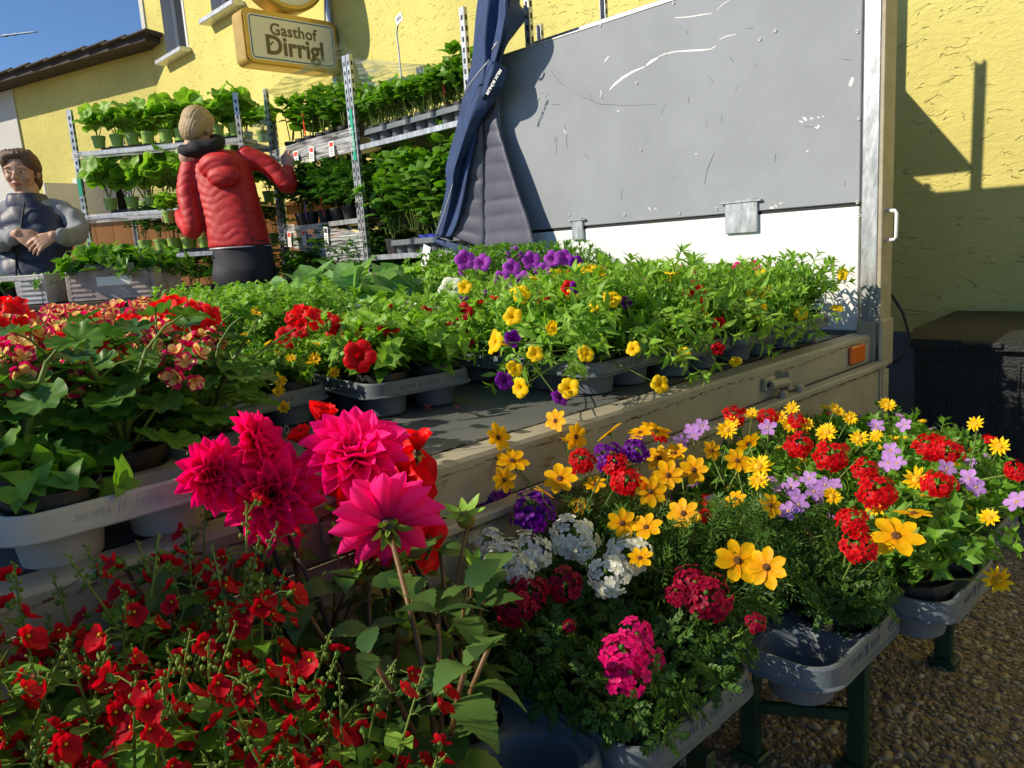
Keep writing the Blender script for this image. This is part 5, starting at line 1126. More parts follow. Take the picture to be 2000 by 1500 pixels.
# ------------------------------------------------------------------ plant trolleys
def film_mat():
    mt, n, b, out = _nt('cling_film')
    b.inputs['Roughness'].default_value = 0.12; b.inputs['Base Color'].default_value = (0.92, 0.93, 0.92, 1); b.inputs['Specular IOR Level'].default_value = 0.8
    tc = n.nodes.new('ShaderNodeTexCoord'); mp = n.nodes.new('ShaderNodeMapping'); mp.inputs['Scale'].default_value = (1.2, 1.2, 26); n.links.new(tc.outputs['Object'], mp.inputs[0])
    nz = n.nodes.new('ShaderNodeTexNoise'); nz.inputs['Scale'].default_value = 4; nz.inputs['Detail'].default_value = 7; nz.inputs['Distortion'].default_value = 0.6; n.links.new(mp.outputs[0], nz.inputs['Vector'])
    cr = n.nodes.new('ShaderNodeValToRGB'); cr.color_ramp.elements[0].position = 0.42; cr.color_ramp.elements[1].position = 0.68; cr.color_ramp.elements[0].color = (.08, .08, .08, 1); cr.color_ramp.elements[1].color = (.8, .8, .8, 1); n.links.new(nz.outputs[0], cr.inputs[0])
    bp = n.nodes.new('ShaderNodeBump'); bp.inputs['Strength'].default_value = 0.6; bp.inputs['Distance'].default_value = 0.006; n.links.new(nz.outputs[0], bp.inputs['Height']); n.links.new(bp.outputs[0], b.inputs['Normal'])
    tr = n.nodes.new('ShaderNodeBsdfTransparent'); ms = n.nodes.new('ShaderNodeMixShader'); n.links.new(cr.outputs[0], ms.inputs[0]); n.links.new(tr.outputs[0], ms.inputs[1]); n.links.new(b.outputs[0], ms.inputs[2]); n.links.new(ms.outputs[0], out.inputs['Surface'])
film_mat()
def slot_post(h):
    g = G(); w_, d_ = 0.032, 0.022
    g.box((0, -d_/2+0.0015, h/2), (w_, 0.003, h)); g.box((-w_/2+0.0015, 0.0015, h/2), (0.003, d_-0.003, h)); g.box((w_/2-0.0015, 0.0015, h/2), (0.003, d_-0.003, h))
    k = 0.08
    while k < h-0.04: g.box((0, -d_/2-0.0006, k), (0.011, 0.002, 0.022), mi=1); g.box((-w_/2-0.0006, 0.002, k), (0.002, 0.010, 0.022), mi=1); g.box((w_/2+0.0006, 0.002, k), (0.002, 0.010, 0.022), mi=1); k += 0.048
    return g.mesh('post', ['galvanised', 'black_rubber'])
def trolley(loc, rz, w, d, h, shelves, label, posts=None):
    """local x along the front, y to the back, origin at the front left foot"""
    t = thing('plant_trolley', label, 'trolley', 'galvanised plant trolleys', loc, rz); pm = slot_post(h); hs = posts or [h]*4
    for i, (x, y) in enumerate(((0, 0), (w, 0), (0, d), (w, d))):
        o = ob('post', pm, t, loc=(x, y, 0)); o.scale = (1, 1 if y == 0 else -1, hs[i]/h)
    for z in shelves:
        g = G(); g.box((w/2, d/2, z-0.004), (w-0.035, d-0.03, 0.006)); g.box((w/2, 0.004, z-0.014), (w-0.033, 0.006, 0.030), bev=0.002); g.box((w/2, d-0.004, z-0.014), (w-0.033, 0.006, 0.030), bev=0.002); g.build('shelf', 'galvanised', t)
    g = G(); g.box((w/2, d/2, 0.11), (w, d, 0.03), bev=0.004); ba = g.build('base', 'galvanised', t)
    for x, y in ((0.08, 0.08), (w-0.08, 0.08), (0.08, d-0.08), (w-0.08, d-0.08)):
        g = G(); g.lathe([(0, -0.015), (0.045, -0.015), (0.048, 0), (0.045, 0.015), (0, 0.015)], 16, M=roty(PI/2), T=(x, y, 0.048)); g.build('castor', 'black_rubber', ba, smooth=True)
    return t
def small_pot(m_, r, h):
    return pot_mesh(r, h, m_, 16)
POTG = small_pot('pot_green', 0.045, 0.075); POTK = small_pot('pot_black', 0.048, 0.082); POTB = small_pot('pot_blue', 0.045, 0.07); SOILS = soil_mesh(0.045, 0.075)
def flat_tray(m_='tray_black', w=0.44, d=0.28):
    g = G(); g.box((0, 0, 0.022), (w, d, 0.006), bev=0.001); g.box((0, -d/2, 0.018), (w, 0.006, 0.022), bev=0.001); g.box((0, d/2, 0.018), (w, 0.006, 0.022), bev=0.001); g.box((-w/2, 0, 0.018), (0.006, d, 0.022), bev=0.001); g.box((w/2, 0, 0.018), (0.006, d, 0.022), bev=0.001)
    for i in range(4):
        for j in range(3): g.lathe([(0.02, 0.0), (0.035, 0.02)], 10, T=((i-1.5)*w/4, (j-1)*d/3, 0), cap0=True)
    return g.mesh('tray', m_)
FT = flat_tray()
def on_shelf(t, x, y, z):
    l = np.array(t.location); a = t.rotation_euler[2]; return l + rotz(a) @ np.array([x, y, z])
def stock(t, z, w, d, kind, n, label, group, pot, tray=FT, rows=2, seed=0, scale=1.0, traylab=None, x0=0.06, jit=0.012, nfl=0, fpool=None, trz=0.028, zs=0.15):
    rs = random.Random(seed); a = t.rotation_euler[2]
    if tray is not None:
        k = max(1, int(round((w-x0)/0.45)))
        for i in range(k):
            o = ob('seed_tray', tray, loc=on_shelf(t, x0+0.02+(i+.5)*(w-x0-0.04)/k, d/2-0.03, z)); o.rotation_euler = (0, 0, a); tag(o, traylab or 'flat black tray under '+label.split(' in ')[0], 'tray', 'flat trays on the trolleys')
    for r in range(rows):
        for i in range(n):
            p = on_shelf(t, x0+(i+.5+.25*(r % 2))*(w-x0-.02)/n+rs.uniform(-jit, jit), 0.085+r*(d-0.17)/max(1, rows-1 if rows > 1 else 1), z+(trz if tray is not None else 0.002))
            s = scale*rs.uniform(1-zs, 1+zs); plant(kind, p, label, group, seed=seed*100+r*20+i, scale=s, pot_me=pot, soil_me=SOILS, nfl=nfl, fpool=fpool)
gz = 0.19
# middle pair, parallel to the headboard
tA = trolley(W(0.10, 3.87, gz), TRZ-PI/2, 0.96, 0.52, 1.95, (1.06-0, 1.52, 0.58), 'galvanised trolley of tomato plants wrapped in clear film beside the woman in red')
tB = trolley(W(0.10, 2.87, gz), TRZ-PI/2, 0.98, 0.52, 1.95, (0.84, 1.46, 0.36), 'galvanised trolley of strawberries and basil next to the hanging jacket')
tC = trolley(W(0.10, 1.47, gz), TRZ-PI/2, 0.98, 0.52, 2.08, (0.95, 1.40, 1.70), 'galvanised trolley standing behind the grey headboard')
stock(tA, 1.52, 0.96, 0.52, 'pepper', 7, 'slender pepper plant on the film wrapped trolley', 'pepper plants', POTK, None, 3, 1, 1.4)
stock(tA, 1.06, 0.96, 0.52, 'tomato', 6, 'dark leaved tomato plant on the lower shelf of the film wrapped trolley', 'tomato plants on the lower shelf', POTK, None, 3, 2, 1.12)
stock(tA, 0.58, 0.96, 0.52, 'tomato', 6, 'tomato plant on the lowest shelf of the film wrapped trolley', 'tomato plants on the lowest shelf', POTK, None, 2, 3, 1.2)
stock(tB, 0.84, 0.98, 0.52, 'basil', 4, 'tall bushy basil in a dark pot on the lower shelf beside the jacket', 'basil bushes', POTK, None, 2, 5, 1.75)
stock(tB, 0.36, 0.98, 0.52, 'tomato', 5, 'tomato plant on the bottom shelf beside the jacket', 'tomato plants by the jacket', POTK, None, 2, 6, 1.0)
stock(tC, 1.40, 0.98, 0.52, 'tomato_small', 4, 'tomato plant on the trolley behind the headboard', 'tomato plants behind the headboard', POTK, None, 1, 7, 0.8)
TS = tray_mesh(2, 2, 'tray_grey')
for z, k0, nm in ((1.46, 4, 'upper'), (0.84, 3, 'lower')):
    for i in range(k0):
        o = ob('plant_tray', TS, loc=on_shelf(tB, 0.15+i*0.215+(0.16 if z < 1 else 0), 0.13, z+0.001)); o.rotation_euler = (0, 0, tB.rotation_euler[2]); o.scale = (0.78, 0.9, 0.95); tag(o, 'grey blue plant tray on the %s shelf beside the jacket' % nm, 'tray', 'small trays on the %s shelf' % nm)
        if z > 1:
            for sx in (-1, 1):
                for sy in (-1, 1):
                    plant('strawberry', on_shelf(tB, 0.15+i*0.215+sx*0.05, 0.13+sy*0.058, z+0.012), 'leafy strawberry plant in the grey trays on the upper shelf', 'strawberry plants', seed=900+i*4+sx+sy*2, scale=1.4, pot_me=POTK, soil_me=SOILS)
for i, x in enumerate((0.42, 0.5, 0.58)):
    plant('pepper', on_shelf(tB, x+0.02, 0.10, 0.85+0.012), ('pepper plant in a bright blue square pot beside the jacket', 'pepper plant in the second blue pot', 'pepper plant in the third blue pot')[i], 'peppers in blue pots', seed=930+i, scale=1.0, pot_me=POTB, soil_me=SOILS)
plant('pepper', on_shelf(tB, 0.15, 0.08, 0.845), 'single pepper plant in a large black pot by the slotted post', 'single pepper', seed=940, scale=1.0, pot_me=POTK, soil_me=SOILS)
plant('pepper', on_shelf(tB, 0.80, 0.10, 1.475), 'tall lone pepper plant rising beside the hood of the jacket', 'single pepper', seed=941, scale=1.55, pot_me=POTG, soil_me=SOILS)
plant('cucumber', on_shelf(tB, 0.72, 0.08, 0.85), 'broad leaved squash seedling partly hidden by the jacket', 'single squash', seed=942, scale=1.3, pot_me=POTK, soil_me=SOILS)
# markers, price cards and film
def stick(p, h, m_, label, tilt=0.1, w_=0.012):
    g = G(); g.box((0, 0, h/2), (w_, 0.002, h)); o = g.build('plant_marker', m_, loc=p); o.rotation_euler = (tilt, tilt*0.7, TRZ-PI/2); tag(o, label, 'marker')
stick(on_shelf(tA, 0.36, 0.05, 1.58), 0.16, 'red_plastic', 'red plastic plant marker among the peppers'); stick(on_shelf(tB, 0.72, 0.07, 1.53), 0.15, 'red_plastic', 'red plastic plant marker beside the hanging jacket')
stick(on_shelf(tA, 0.50, 0.04, 1.10), 0.13, 'red_plastic', 'red plastic marker between tomato plants on the lower shelf', 0.2); stick(on_shelf(tA, 0.28, 0.04, 1.10), 0.11, 'violet_plastic', 'violet plastic marker among the tomato plants')
stick(on_shelf(tA, 0.62, 0.05, 0.64), 0.15, 'violet_plastic', 'violet plastic marker on the lowest shelf of the trolley')
def card_stick():
    t = thing('price_card', 'white price card on a tall curved metal stick above the strawberries', 'price card', loc=on_shelf(tB, 0.34, 0.10, 1.50), rz=TRZ-PI/2)
    g = G(); g.tube([(0, 0, 0), (-0.005, 0, 0.2), (-0.012, 0, 0.42), (-0.016, 0, 0.5), (0.0, 0, 0.54), (0.02, 0, 0.55)], 0.0055, 6); g.build('stick', 'galvanised', t, smooth=True)
    g = G(); g.box((0.02, -0.004, 0.565), (0.06, 0.003, 0.045), M=roty(-0.35)); c = g.build('card', 'paper', t)
    g = G()
    for i in range(3): g.box((0.01+i*0.012, -0.0065, 0.562+0.004*i), (0.005, 0.0015, 0.018), M=roty(0.4-.3*i))
    g.build('handwriting', 'print_dark', c)
card_stick()
def hang_card(t, x, z, label, w_=0.07, h_=0.1, col='print_red'):
    o = thing('price_label', label, 'label', 'price labels stuck on the film', on_shelf(t, x, -0.034, z), t.rotation_euler[2]); o.rotation_euler = (R_.uniform(-.05, .05), R_.uniform(-.12, .12), t.rotation_euler[2])
    g = G(); g.box((0, 0, 0), (w_, 0.002, h_)); c = g.build('card', 'paper', o); g = G(); g.box((0, -0.0015, h_*.28), (w_*.7, 0.0012, h_*.28)); g.build('picture', col, c)
    g = G(); 
    for k in range(3): g.box((0, -0.0015, -h_*.05-k*h_*.13), (w_*.6, 0.0012, h_*.035))
    g.build('print', 'print_dark', c)
for i, x in enumerate((0.36, 0.55, 0.78)): hang_card(tA, x, 1.47, 'small white price label with red picture on the upper film band', 0.055, 0.085)
for i, x in enumerate((0.16, 0.35, 0.62)): hang_card(tA, x, 0.98, 'small white price label on the lower film band', 0.045, 0.1, 'print_red' if i < 2 else 'print_dark')
g = G(); g.box((0, 0, 0), (0.06, 0.003, 0.15)); o = g.build('price_label', 'paper', loc=on_shelf(tB, 0.58, -0.03, 0.80)); o.rotation_euler = (0.0, 0.35, tB.rotation_euler[2]); tag(o, 'tilted white label hanging from the lower shelf beside the jacket', 'label')
def film(name, pts_a, pts_b, label, n=10, sag=0.01, parent=None):
    A = np.asarray(pts_a, float); B = np.asarray(pts_b, float); rs = random.Random(len(label)); V = []; m_ = 7
    ia = np.linspace(0, len(A)-1, n)
    def interp(P, s): i = int(min(len(P)-2, math.floor(s))); return P[i]+(P[i+1]-P[i])*(s-i)
    for s in ia:
        a = interp(A, s); b = interp(B, s)
        for j in range(m_): V.append(a+(b-a)*j/(m_-1)+np.array([rs.uniform(-1, 1), rs.uniform(-1, 1), rs.uniform(-.5, .5)])*sag)
    F = [(i*m_+j, i*m_+j+1, (i+1)*m_+j+1, (i+1)*m_+j) for i in range(n-1) for j in range(m_-1)]
    g = G(); g.add(V, F); o = g.build(name, 'cling_film', smooth=True); tag(o, label, 'cling film'); return o
f_ = lambda t, x, y, z: on_shelf(t, x, y, z)
film('cling_film', [f_(tA, x, -0.022, 1.56) for x in (-.02, .5, 1.0)], [f_(tA, x, -0.022, 1.43) for x in (-.02, .5, 1.0)], 'clear film band stretched round the upper shelf of the tomato trolley', sag=0.006)
film('cling_film', [f_(tA, x, -0.022, z) for x, z in ((-.02, 1.10), (.5, 1.04), (1.0, 0.98))], [f_(tA, x, -0.022, z) for x, z in ((-.02, .95), (.5, .86), (1.0, .72))], 'wide clear film band sagging across the lower tomato shelf', sag=0.006)
film('cling_film', [f_(tA, -.02, -.02, 1.93), f_(tA, .5, -.02, 1.97), f_(tA, .98, -.02, 2.02)], [f_(tA, -.02, .3, 1.84), f_(tA, .5, .3, 1.88), f_(tA, .98, .3, 1.9)], 'loose clear film draped over the top of the tomato trolley', sag=0.02)
film('cling_film', [f_(tB, .05, .0, 1.92), f_(tB, .4, .3, 1.84), f_(tB, .8, .5, 1.84)], [f_(tB, .05, .05, 1.72), f_(tB, .4, .4, 1.76), f_(tB, .8, .52, 1.80)], 'clear film stretched from the slotted post behind the strawberries', sag=0.01)
for t_, x, z, hh in ((tA, 0.985, 1.62, 0.28),):
    g = G(); g.box((0, 0, 0), (0.026, 0.002, hh)); o = g.build('green_sticker', 'green_sticker', loc=f_(t_, x, -0.014, z-0.1)); o.rotation_euler = (0, 0, t_.rotation_euler[2]); tag(o, 'tall green sticker on the slotted post beside the strawberries', 'sticker')
# left trolley, nearly square to the view
pl = atd(148, 298, 5.10); pr = atd(470, 268, 4.92); wL = float(np.hypot(*(pr-pl)[:2])); aL = math.atan2(pr[1]-pl[1], pr[0]-pl[0])
zt = (pl[2]+pr[2])/2-gz; z2 = atd(300, 408, 5.0)[2]-gz; z3 = atd(340, 494, 5.0)[2]-gz; z4 = atd(300, 600, 5.0)[2]-gz
tL = trolley((pl[0], pl[1], gz), aL, wL, 0.52, zt+0.27, (zt, z2, z3, z4), 'galvanised trolley of cucumber seedlings in green pots left of the woman in red')
stock(tL, zt, wL, 0.52, 'cucumber', 9, 'cucumber seedling in a small green pot on the top shelf of the left trolley', 'cucumber seedlings on the top shelf', POTG, FT, 2, 11, 1.25)
stock(tL, z2, wL, 0.52, 'cucumber', 7, 'large leaved squash seedling on the second shelf of the left trolley', 'squash seedlings', POTG, FT, 2, 12, 1.6, zs=0.2)
stock(tL, z3, wL, 0.52, 'tomato_small', 8, 'tomato seedling in a green pot on the third shelf of the left trolley', 'tomato seedlings on the third shelf', POTG, FT, 2, 13, 1.3, x0=0.3)
stock(tL, z4, wL, 0.52, 'tomato_small', 7, 'tomato seedling on the lowest shelf of the left trolley', 'tomato seedlings on the lowest shelf', POTK, FT, 2, 14, 1.3, x0=0.2)
f2 = lambda x, y, z: on_shelf(tL, x, y, z)
film('cling_film', [f2(x, -.02, zt+.0) for x in (-.02, wL/2, wL+.02)], [f2(x, -.02, zt-.05) for x in (-.02, wL/2, wL+.02)], 'clear film round the top shelf of the left trolley', sag=0.004)
film('cling_film', [f2(x, -.02, z2+.0) for x in (-.02, wL/2, wL+.02)], [f2(x, -.02, z2-.055) for x in (-.02, wL/2, wL+.02)], 'clear film round the second shelf of the left trolley', sag=0.004)
film('cling_film', [f2(0, .45, zt-.04), f2(.25, .5, z2+.25), f2(wL*.5, .5, z2+.12)], [f2(0, .48, z2-.02), f2(.25, .5, z2+.02), f2(wL*.5, .5, z2+.0)], 'crumpled clear film behind the squash seedlings', sag=0.02)
film('cling_film', [f2(wL+.01, 0, zt+.03), f2(wL+.01, 0, zt-.05)], [f_(tA, 0, 0, 1.78), f_(tA, 0, 0, 1.30)], 'clear film fanned out between the two trolleys', n=4, sag=0.01)
g = G(); g.box((0, 0, 0), (0.028, 0.002, 0.12)); o = g.build('green_sticker', 'green_sticker', loc=f2(0.0, -0.0135, zt-0.22)); o.rotation_euler = (0, 0, aL); tag(o, 'short green sticker on the post of the left trolley', 'sticker')

# orange boarding of the bar behind the left trolley
def boarding():
    t = thing('orange_boarding', 'low orange wooden boarding behind the plant trolleys', 'boarding'); Y = 6.35; a = aty(150, 428, Y); b = aty(620, 398, Y); x = a[0]-0.35; k = 0
    bm = G(); bm.box((0, 0, 0.46), (0.1385, 0.022, 0.92), bev=0.0012); me = bm.mesh('plank', 'orange_board')
    while x < b[0]+0.5:
        o = ob('plank', me, t, loc=(x, Y, gz)); o.scale = (1, 1, (a[2]-gz)/0.92*R_.uniform(.995, 1.005)); x += 0.140
    g = G(); g.box(((a[0]+b[0])/2, Y+0.01, a[2]+0.012), (b[0]-a[0]+1.2, 0.10, 0.03), bev=0.004); g.build('cap_rail', 'orange_board', t)
boarding()

# crates of seedlings on a plank table
mat('foam_white', (0.70, 0.68, 0.66), 0.85, vary=0.2, vscale=18, col2=(0.52, 0.48, 0.47), bump=0.15, bscale=120)
mat('foam_soiled', (0.50, 0.42, 0.40), 0.85, vary=0.2, vscale=18, col2=(0.34, 0.26, 0.24), bump=0.15, bscale=120)
def crates():
    d = 3.45; a = atd(-60, 598, d); b = atd(318, 585, d); ang = math.atan2(b[1]-a[1], b[0]-a[0]); z = (a[2]+b[2])/2
    t = thing('plank_table', 'narrow wooden plank table under the white crates', 'table', (None), (a[0], a[1], 0), ang); L = float(np.hypot(*(b-a)[:2]))
    for k in range(3):
        g = G(); g.box((L/2-0.2, 0.06+k*0.125, z-0.018), (L+0.5, 0.12, 0.03), bev=0.004); g.build('plank', 'dark_wood', t)
    for x in (-0.3, L*0.62):
        for y in (0.05, 0.32):
            g = G(); g.box((x, y, (z-0.03+0.1)/2), (0.035, 0.035, z-0.14), bev=0.003); g.build('leg', 'white_panel', t)
    wC = 0.405; hC = 0.135; dC = 0.28
    for i, x in enumerate((L-wC*2-0.125, L-wC-0.035)):
        lab = ('white foam crate with an open window holding leafy seedlings', 'soiled white foam crate with a label holding pale green seedlings')[i]
        p = on_shelf(t, x+wC/2, 0.17, z); c = thing('seedling_crate', lab, 'crate', None, p, ang)
        g = G()
        for sg in (-1, 1):
            g.box((sg*(wC/2-0.012), 0, hC/2), (0.024, dC, hC), bev=0.004)
        g.box((0, dC/2-0.012, hC/2), (wC-0.05, 0.022, hC), bev=0.003); g.box((0, 0, 0.008), (wC-0.05, dC-0.05, 0.014)); g.build('body', ('foam_white', 'foam_soiled')[i], c)
        g = G(); fr = -dC/2+0.011
        if i == 0:
            g.box((0, fr, hC*.15), (wC-0.05, 0.022, hC*.28), bev=0.003); g.box((0, fr, hC*.90), (wC-0.05, 0.022, hC*.18), bev=0.003); g.box((-wC*.36, fr, hC*.54), (wC*.17, 0.022, hC*.50), bev=0.002); g.box((wC*.30, fr, hC*.54), (wC*.28, 0.022, hC*.50), bev=0.002)
        else: g.box((0, fr, hC/2), (wC-0.05, 0.022, hC), bev=0.003); g.box((0, fr, hC+0.01), (wC*.55, 0.02, 0.03), bev=0.004)
        fo = g.build('front', ('foam_white', 'foam_soiled')[i], c)
        for sx in ((1,) if i == 0 else (-1, 1)):
            for k in range(5):
                g = G(); g.box((sx*wC*.33, fr-0.0125, 0.025+k*0.022), (wC*.24, 0.004, 0.009), bev=0.0015); g.build('rib', ('foam_white', 'foam_soiled')[i], fo)
        if i == 1:
            g = G(); g.box((0.02, fr-0.013, hC*.62), (0.16, 0.002, 0.04)); g.build('label_sleeve', 'paper', fo)
        rs = random.Random(i)
        for r in range(3):
            for q in range(5):
                pp = on_shelf(c, -wC/2+0.05+q*(wC-0.1)/4, -dC/2+0.06+r*0.08, 0.02)
                plant('seedling', pp, ('dark green cabbage seedling in the crate with the open window', 'pale green leafy seedling in the soiled crate')[i], ('seedlings in the windowed crate', 'seedlings in the soiled crate')[i], seed=950+i*20+r*5+q, scale=(1.0, 1.9)[i]*rs.uniform(.85, 1.15), pot_me=small_pot_cache, soil_me=SOILS)
small_pot_cache = small_pot('pot_black', 0.036, 0.055)
crates()

# ------------------------------------------------------------------ jacket hung over the headboard corner
mat('navy_cloth', (0.026, 0.055, 0.15), 0.75, vary=0.25, vscale=14, bump=0.12, bscale=220)
mat('lining_grey', (0.095, 0.098, 0.135), 0.55, vary=0.12, vscale=10, bump=0.10, bscale=60)
mat('zip_grey', (0.5, 0.5, 0.52), 0.4, metal=0.3)
def sheet(rows, name, m_, parent, thick=0.006, quilt=None, smooth=True, cols=26, sub=4, seam=True, fold=0.0, seed=1):
    """rows: list of (row z-order) polylines of (x px, y px, u) from left to right; skinned to a cloth with thickness"""
    R = [np.array([onU(x, y, u) for x, y, u in r]) for r in rows]
    def res(P, n):
        s = np.concatenate([[0], np.cumsum(np.linalg.norm(np.diff(P, axis=0), axis=1))]); q = np.linspace(0, s[-1], n); return np.stack([np.interp(q, s, P[:, k]) for k in range(3)], 1)
    A = np.array([res(P, cols) for P in R]); n = len(A); T = np.linspace(0, n-1, (n-1)*sub+1); B = []
    for t in T:                                   # catmull-rom down the rows
        i = min(n-2, int(t)); f = t-i; p0, p1, p2, p3 = A[max(0, i-1)], A[i], A[i+1], A[min(n-1, i+2)]
        B.append(0.5*((2*p1)+(-p0+p2)*f+(2*p0-5*p1+4*p2-p3)*f*f+(-p0+3*p1-3*p2+p3)*f**3))
    B = np.array(B); rs = np.random.RandomState(seed)
    if fold:
        x = np.linspace(0, 1, cols)[None, :]; y = np.linspace(0, 1, len(B))[:, None]
        B[:, :, 0] += fold*(np.sin(x*17+y*3+seed)*0.5+np.sin(x*9-y*5)*0.5)*(0.3+0.7*y)
    if quilt:
        y = np.linspace(0, quilt, len(B)); B[:, :, 0] -= (0.009*np.abs(np.sin(PI*y))**0.4)[:, None]*np.sin(PI*np.linspace(0, 1, cols))[None, :]**0.4
    nr, nc = B.shape[:2]; V = B.reshape(-1, 3); V2 = V+np.array([thick, 0, 0]); F = [(i*nc+j, i*nc+j+1, (i+1)*nc+j+1, (i+1)*nc+j) for i in range(nr-1) for j in range(nc-1)]
    off = nr*nc; F2 = [tuple(off+k for k in f[::-1]) for f in F]; bd = [j for j in range(nc)]+[i*nc+nc-1 for i in range(1, nr)]+[(nr-1)*nc+j for j in range(nc-2, -1, -1)]+[i*nc for i in range(nr-2, 0, -1)]
    S_ = [(bd[k], off+bd[k], off+bd[(k+1) % len(bd)], bd[(k+1) % len(bd)]) for k in range(len(bd))]
    g = G(); g.add(np.concatenate([V, V2]), F+F2+S_); return g.build(name, m_, parent, smooth=smooth, recalc=True)
def jacket():
    t = thing('hanging_jacket', 'navy hooded jacket with grey quilted lining hanging from the headboard corner', 'jacket', loc=C0, rz=TRZ); U0 = -0.05
    # outer shell: sleeve and left front, then hood
    sheet([[(938, -40, -.04), (955, -40, -.10), (985, -40, -.06)], [(930, 20, -.03), (950, 20, -.12), (985, 20, -.05)], [(926, 70, -.03), (945, 70, -.13), (975, 70, -.07)], [(922, 120, -.03), (945, 125, -.13), (972, 120, -.08)], [(912, 165, -.02), (935, 170, -.13), (968, 165, -.10)],
           [(903, 200, -.02), (925, 205, -.13), (955, 200, -.11)], [(892, 250, -.02), (912, 255, -.12), (932, 240, -.10)], [(878, 300, -.02), (897, 305, -.12), (915, 290, -.08)], [(871, 330, -.02), (888, 335, -.12), (905, 320, -.07)], [(871, 370, -.02), (884, 370, -.11), (900, 360, -.06)], [(860, 420, -.02), (872, 420, -.10), (893, 410, -.05)], [(850, 458, -.02), (860, 463, -.09), (880, 470, -.04)]],
          'sleeve', 'navy_cloth', t, 0.02, cols=22, sub=5, fold=0.012, seed=2)
    sheet([[(980, -40, -.05), (1000, -40, -.14), (1018, -30, -.08)], [(972, 0, -.06), (990, 0, -.15), (1008, 5, -.07)], [(968, 40, -.06), (988, 35, -.16), (1024, 28, -.07)], [(962, 85, -.06), (978, 80, -.15), (1004, 62, -.07)], [(956, 125, -.06), (966, 120, -.14), (982, 95, -.07)], [(952, 150, -.06), (962, 148, -.13), (975, 130, -.07)]],
          'hood', 'navy_cloth', t, 0.02, cols=22, sub=5, fold=0.014, seed=5)
    sheet([[(940, 125, -.08), (962, 118, -.15), (986, 132, -.10)], [(934, 150, -.08), (958, 148, -.165), (984, 150, -.11)], [(930, 175, -.08), (948, 176, -.155), (974, 174, -.11)], [(928, 198, -.07), (936, 200, -.12), (950, 199, -.09)]], 'collar', 'navy_cloth', t, 0.015, cols=18, sub=5, fold=0.008, seed=7)
    # front edge with zip, lining panels
    sheet([[(936, 196, -.05), (944, 196, -.08)], [(914, 240, -.06), (930, 236, -.09)], [(905, 280, -.06), (925, 275, -.085)], [(897, 330, -.06), (914, 330, -.085)], [(880, 390, -.06), (905, 385, -.085)], [(862, 440, -.06), (893, 435, -.085)], [(848, 466, -.06), (880, 462, -.08)]], 'front_facing', 'navy_cloth', t, 0.012, cols=10, sub=5, fold=0.006, seed=3)
    sheet([[(930, 205, -.055), (942, 205, -.07)], [(925, 250, -.055), (942, 250, -.065)], [(918, 300, -.06), (945, 298, -.04)], [(906, 350, -.06), (945, 350, -.035)], [(893, 395, -.065), (945, 400, -.03)], [(880, 435, -.07), (947, 450, -.03)], [(873, 458, -.07), (945, 486, -.03)]], 'lining', 'lining_grey', t, 0.008, quilt=8.0, cols=14, sub=9, seed=4)
    sheet([[(942, 198, -.06), (970, 180, -.05)], [(944, 240, -.05), (972, 240, -.06)], [(946, 290, -.03), (983, 285, -.075)], [(946, 340, -.025), (998, 335, -.085)], [(944, 395, -.02), (1014, 385, -.09)], [(943, 440, -.02), (1030, 430, -.095)], [(943, 484, -.02), (1043, 480, -.10)]], 'lining', 'lining_grey', t, 0.008, quilt=9.0, cols=18, sub=11, seed=6)
    sheet([[(846, 462, -.045), (900, 480, -.05), (950, 492, -.025), (1044, 482, -.08)], [(846, 470, -.045), (900, 495, -.05), (950, 508, -.025), (1046, 496, -.08)], [(860, 478, -.03), (905, 505, -.035), (960, 520, -.015), (1050, 510, -.06)]], 'hem', 'navy_cloth', t, 0.01, cols=26, sub=4, fold=0.006, seed=8)
    g = G(); g.tube([onU(x, y, u) for x, y, u in ((942, 198, -.095), (930, 215, -.10), (918, 240, -.10), (908, 270, -.10), (901, 300, -.10), (893, 335, -.10), (880, 375, -.10), (868, 415, -.095), (857, 445, -.09), (850, 466, -.085))], 0.0035, 6); g.build('zip', 'zip_grey', t, smooth=True)
    g = G(); g.tube([onU(x, y, u) for x, y, u in ((956, 117, -.16), (945, 130, -.165), (930, 148, -.165), (915, 168, -.15), (905, 190, -.13))], 0.0032, 6); g.build('drawstring', 'zip_grey', t, smooth=True)
    g = G(); g.tube([onU(x, y, u) for x, y, u in ((972, 82, -.16), (966, 90, -.165), (962, 97, -.16))], 0.0045, 6); g.build('cord_lock', 'zip_grey', t, smooth=True)
    tm = text_mesh('FELIX BÜHLER', 0.0185, 0.0006, ('white_paint',), bold=0.0006); a = onU(980, 138, -.15); b = onU(954, 184, -.165); d = nrm(b-a); c = (a+b)/2
    nn = nrm(np.array([-1, -0.25, 0.1])); y_ = nrm(np.cross(nn, d)); nn = np.cross(d, y_); ob('lettering', tm, t, M=np.stack([d, y_, nn], 1), loc=c+np.array([-.012, -.004, 0]))
jacket()
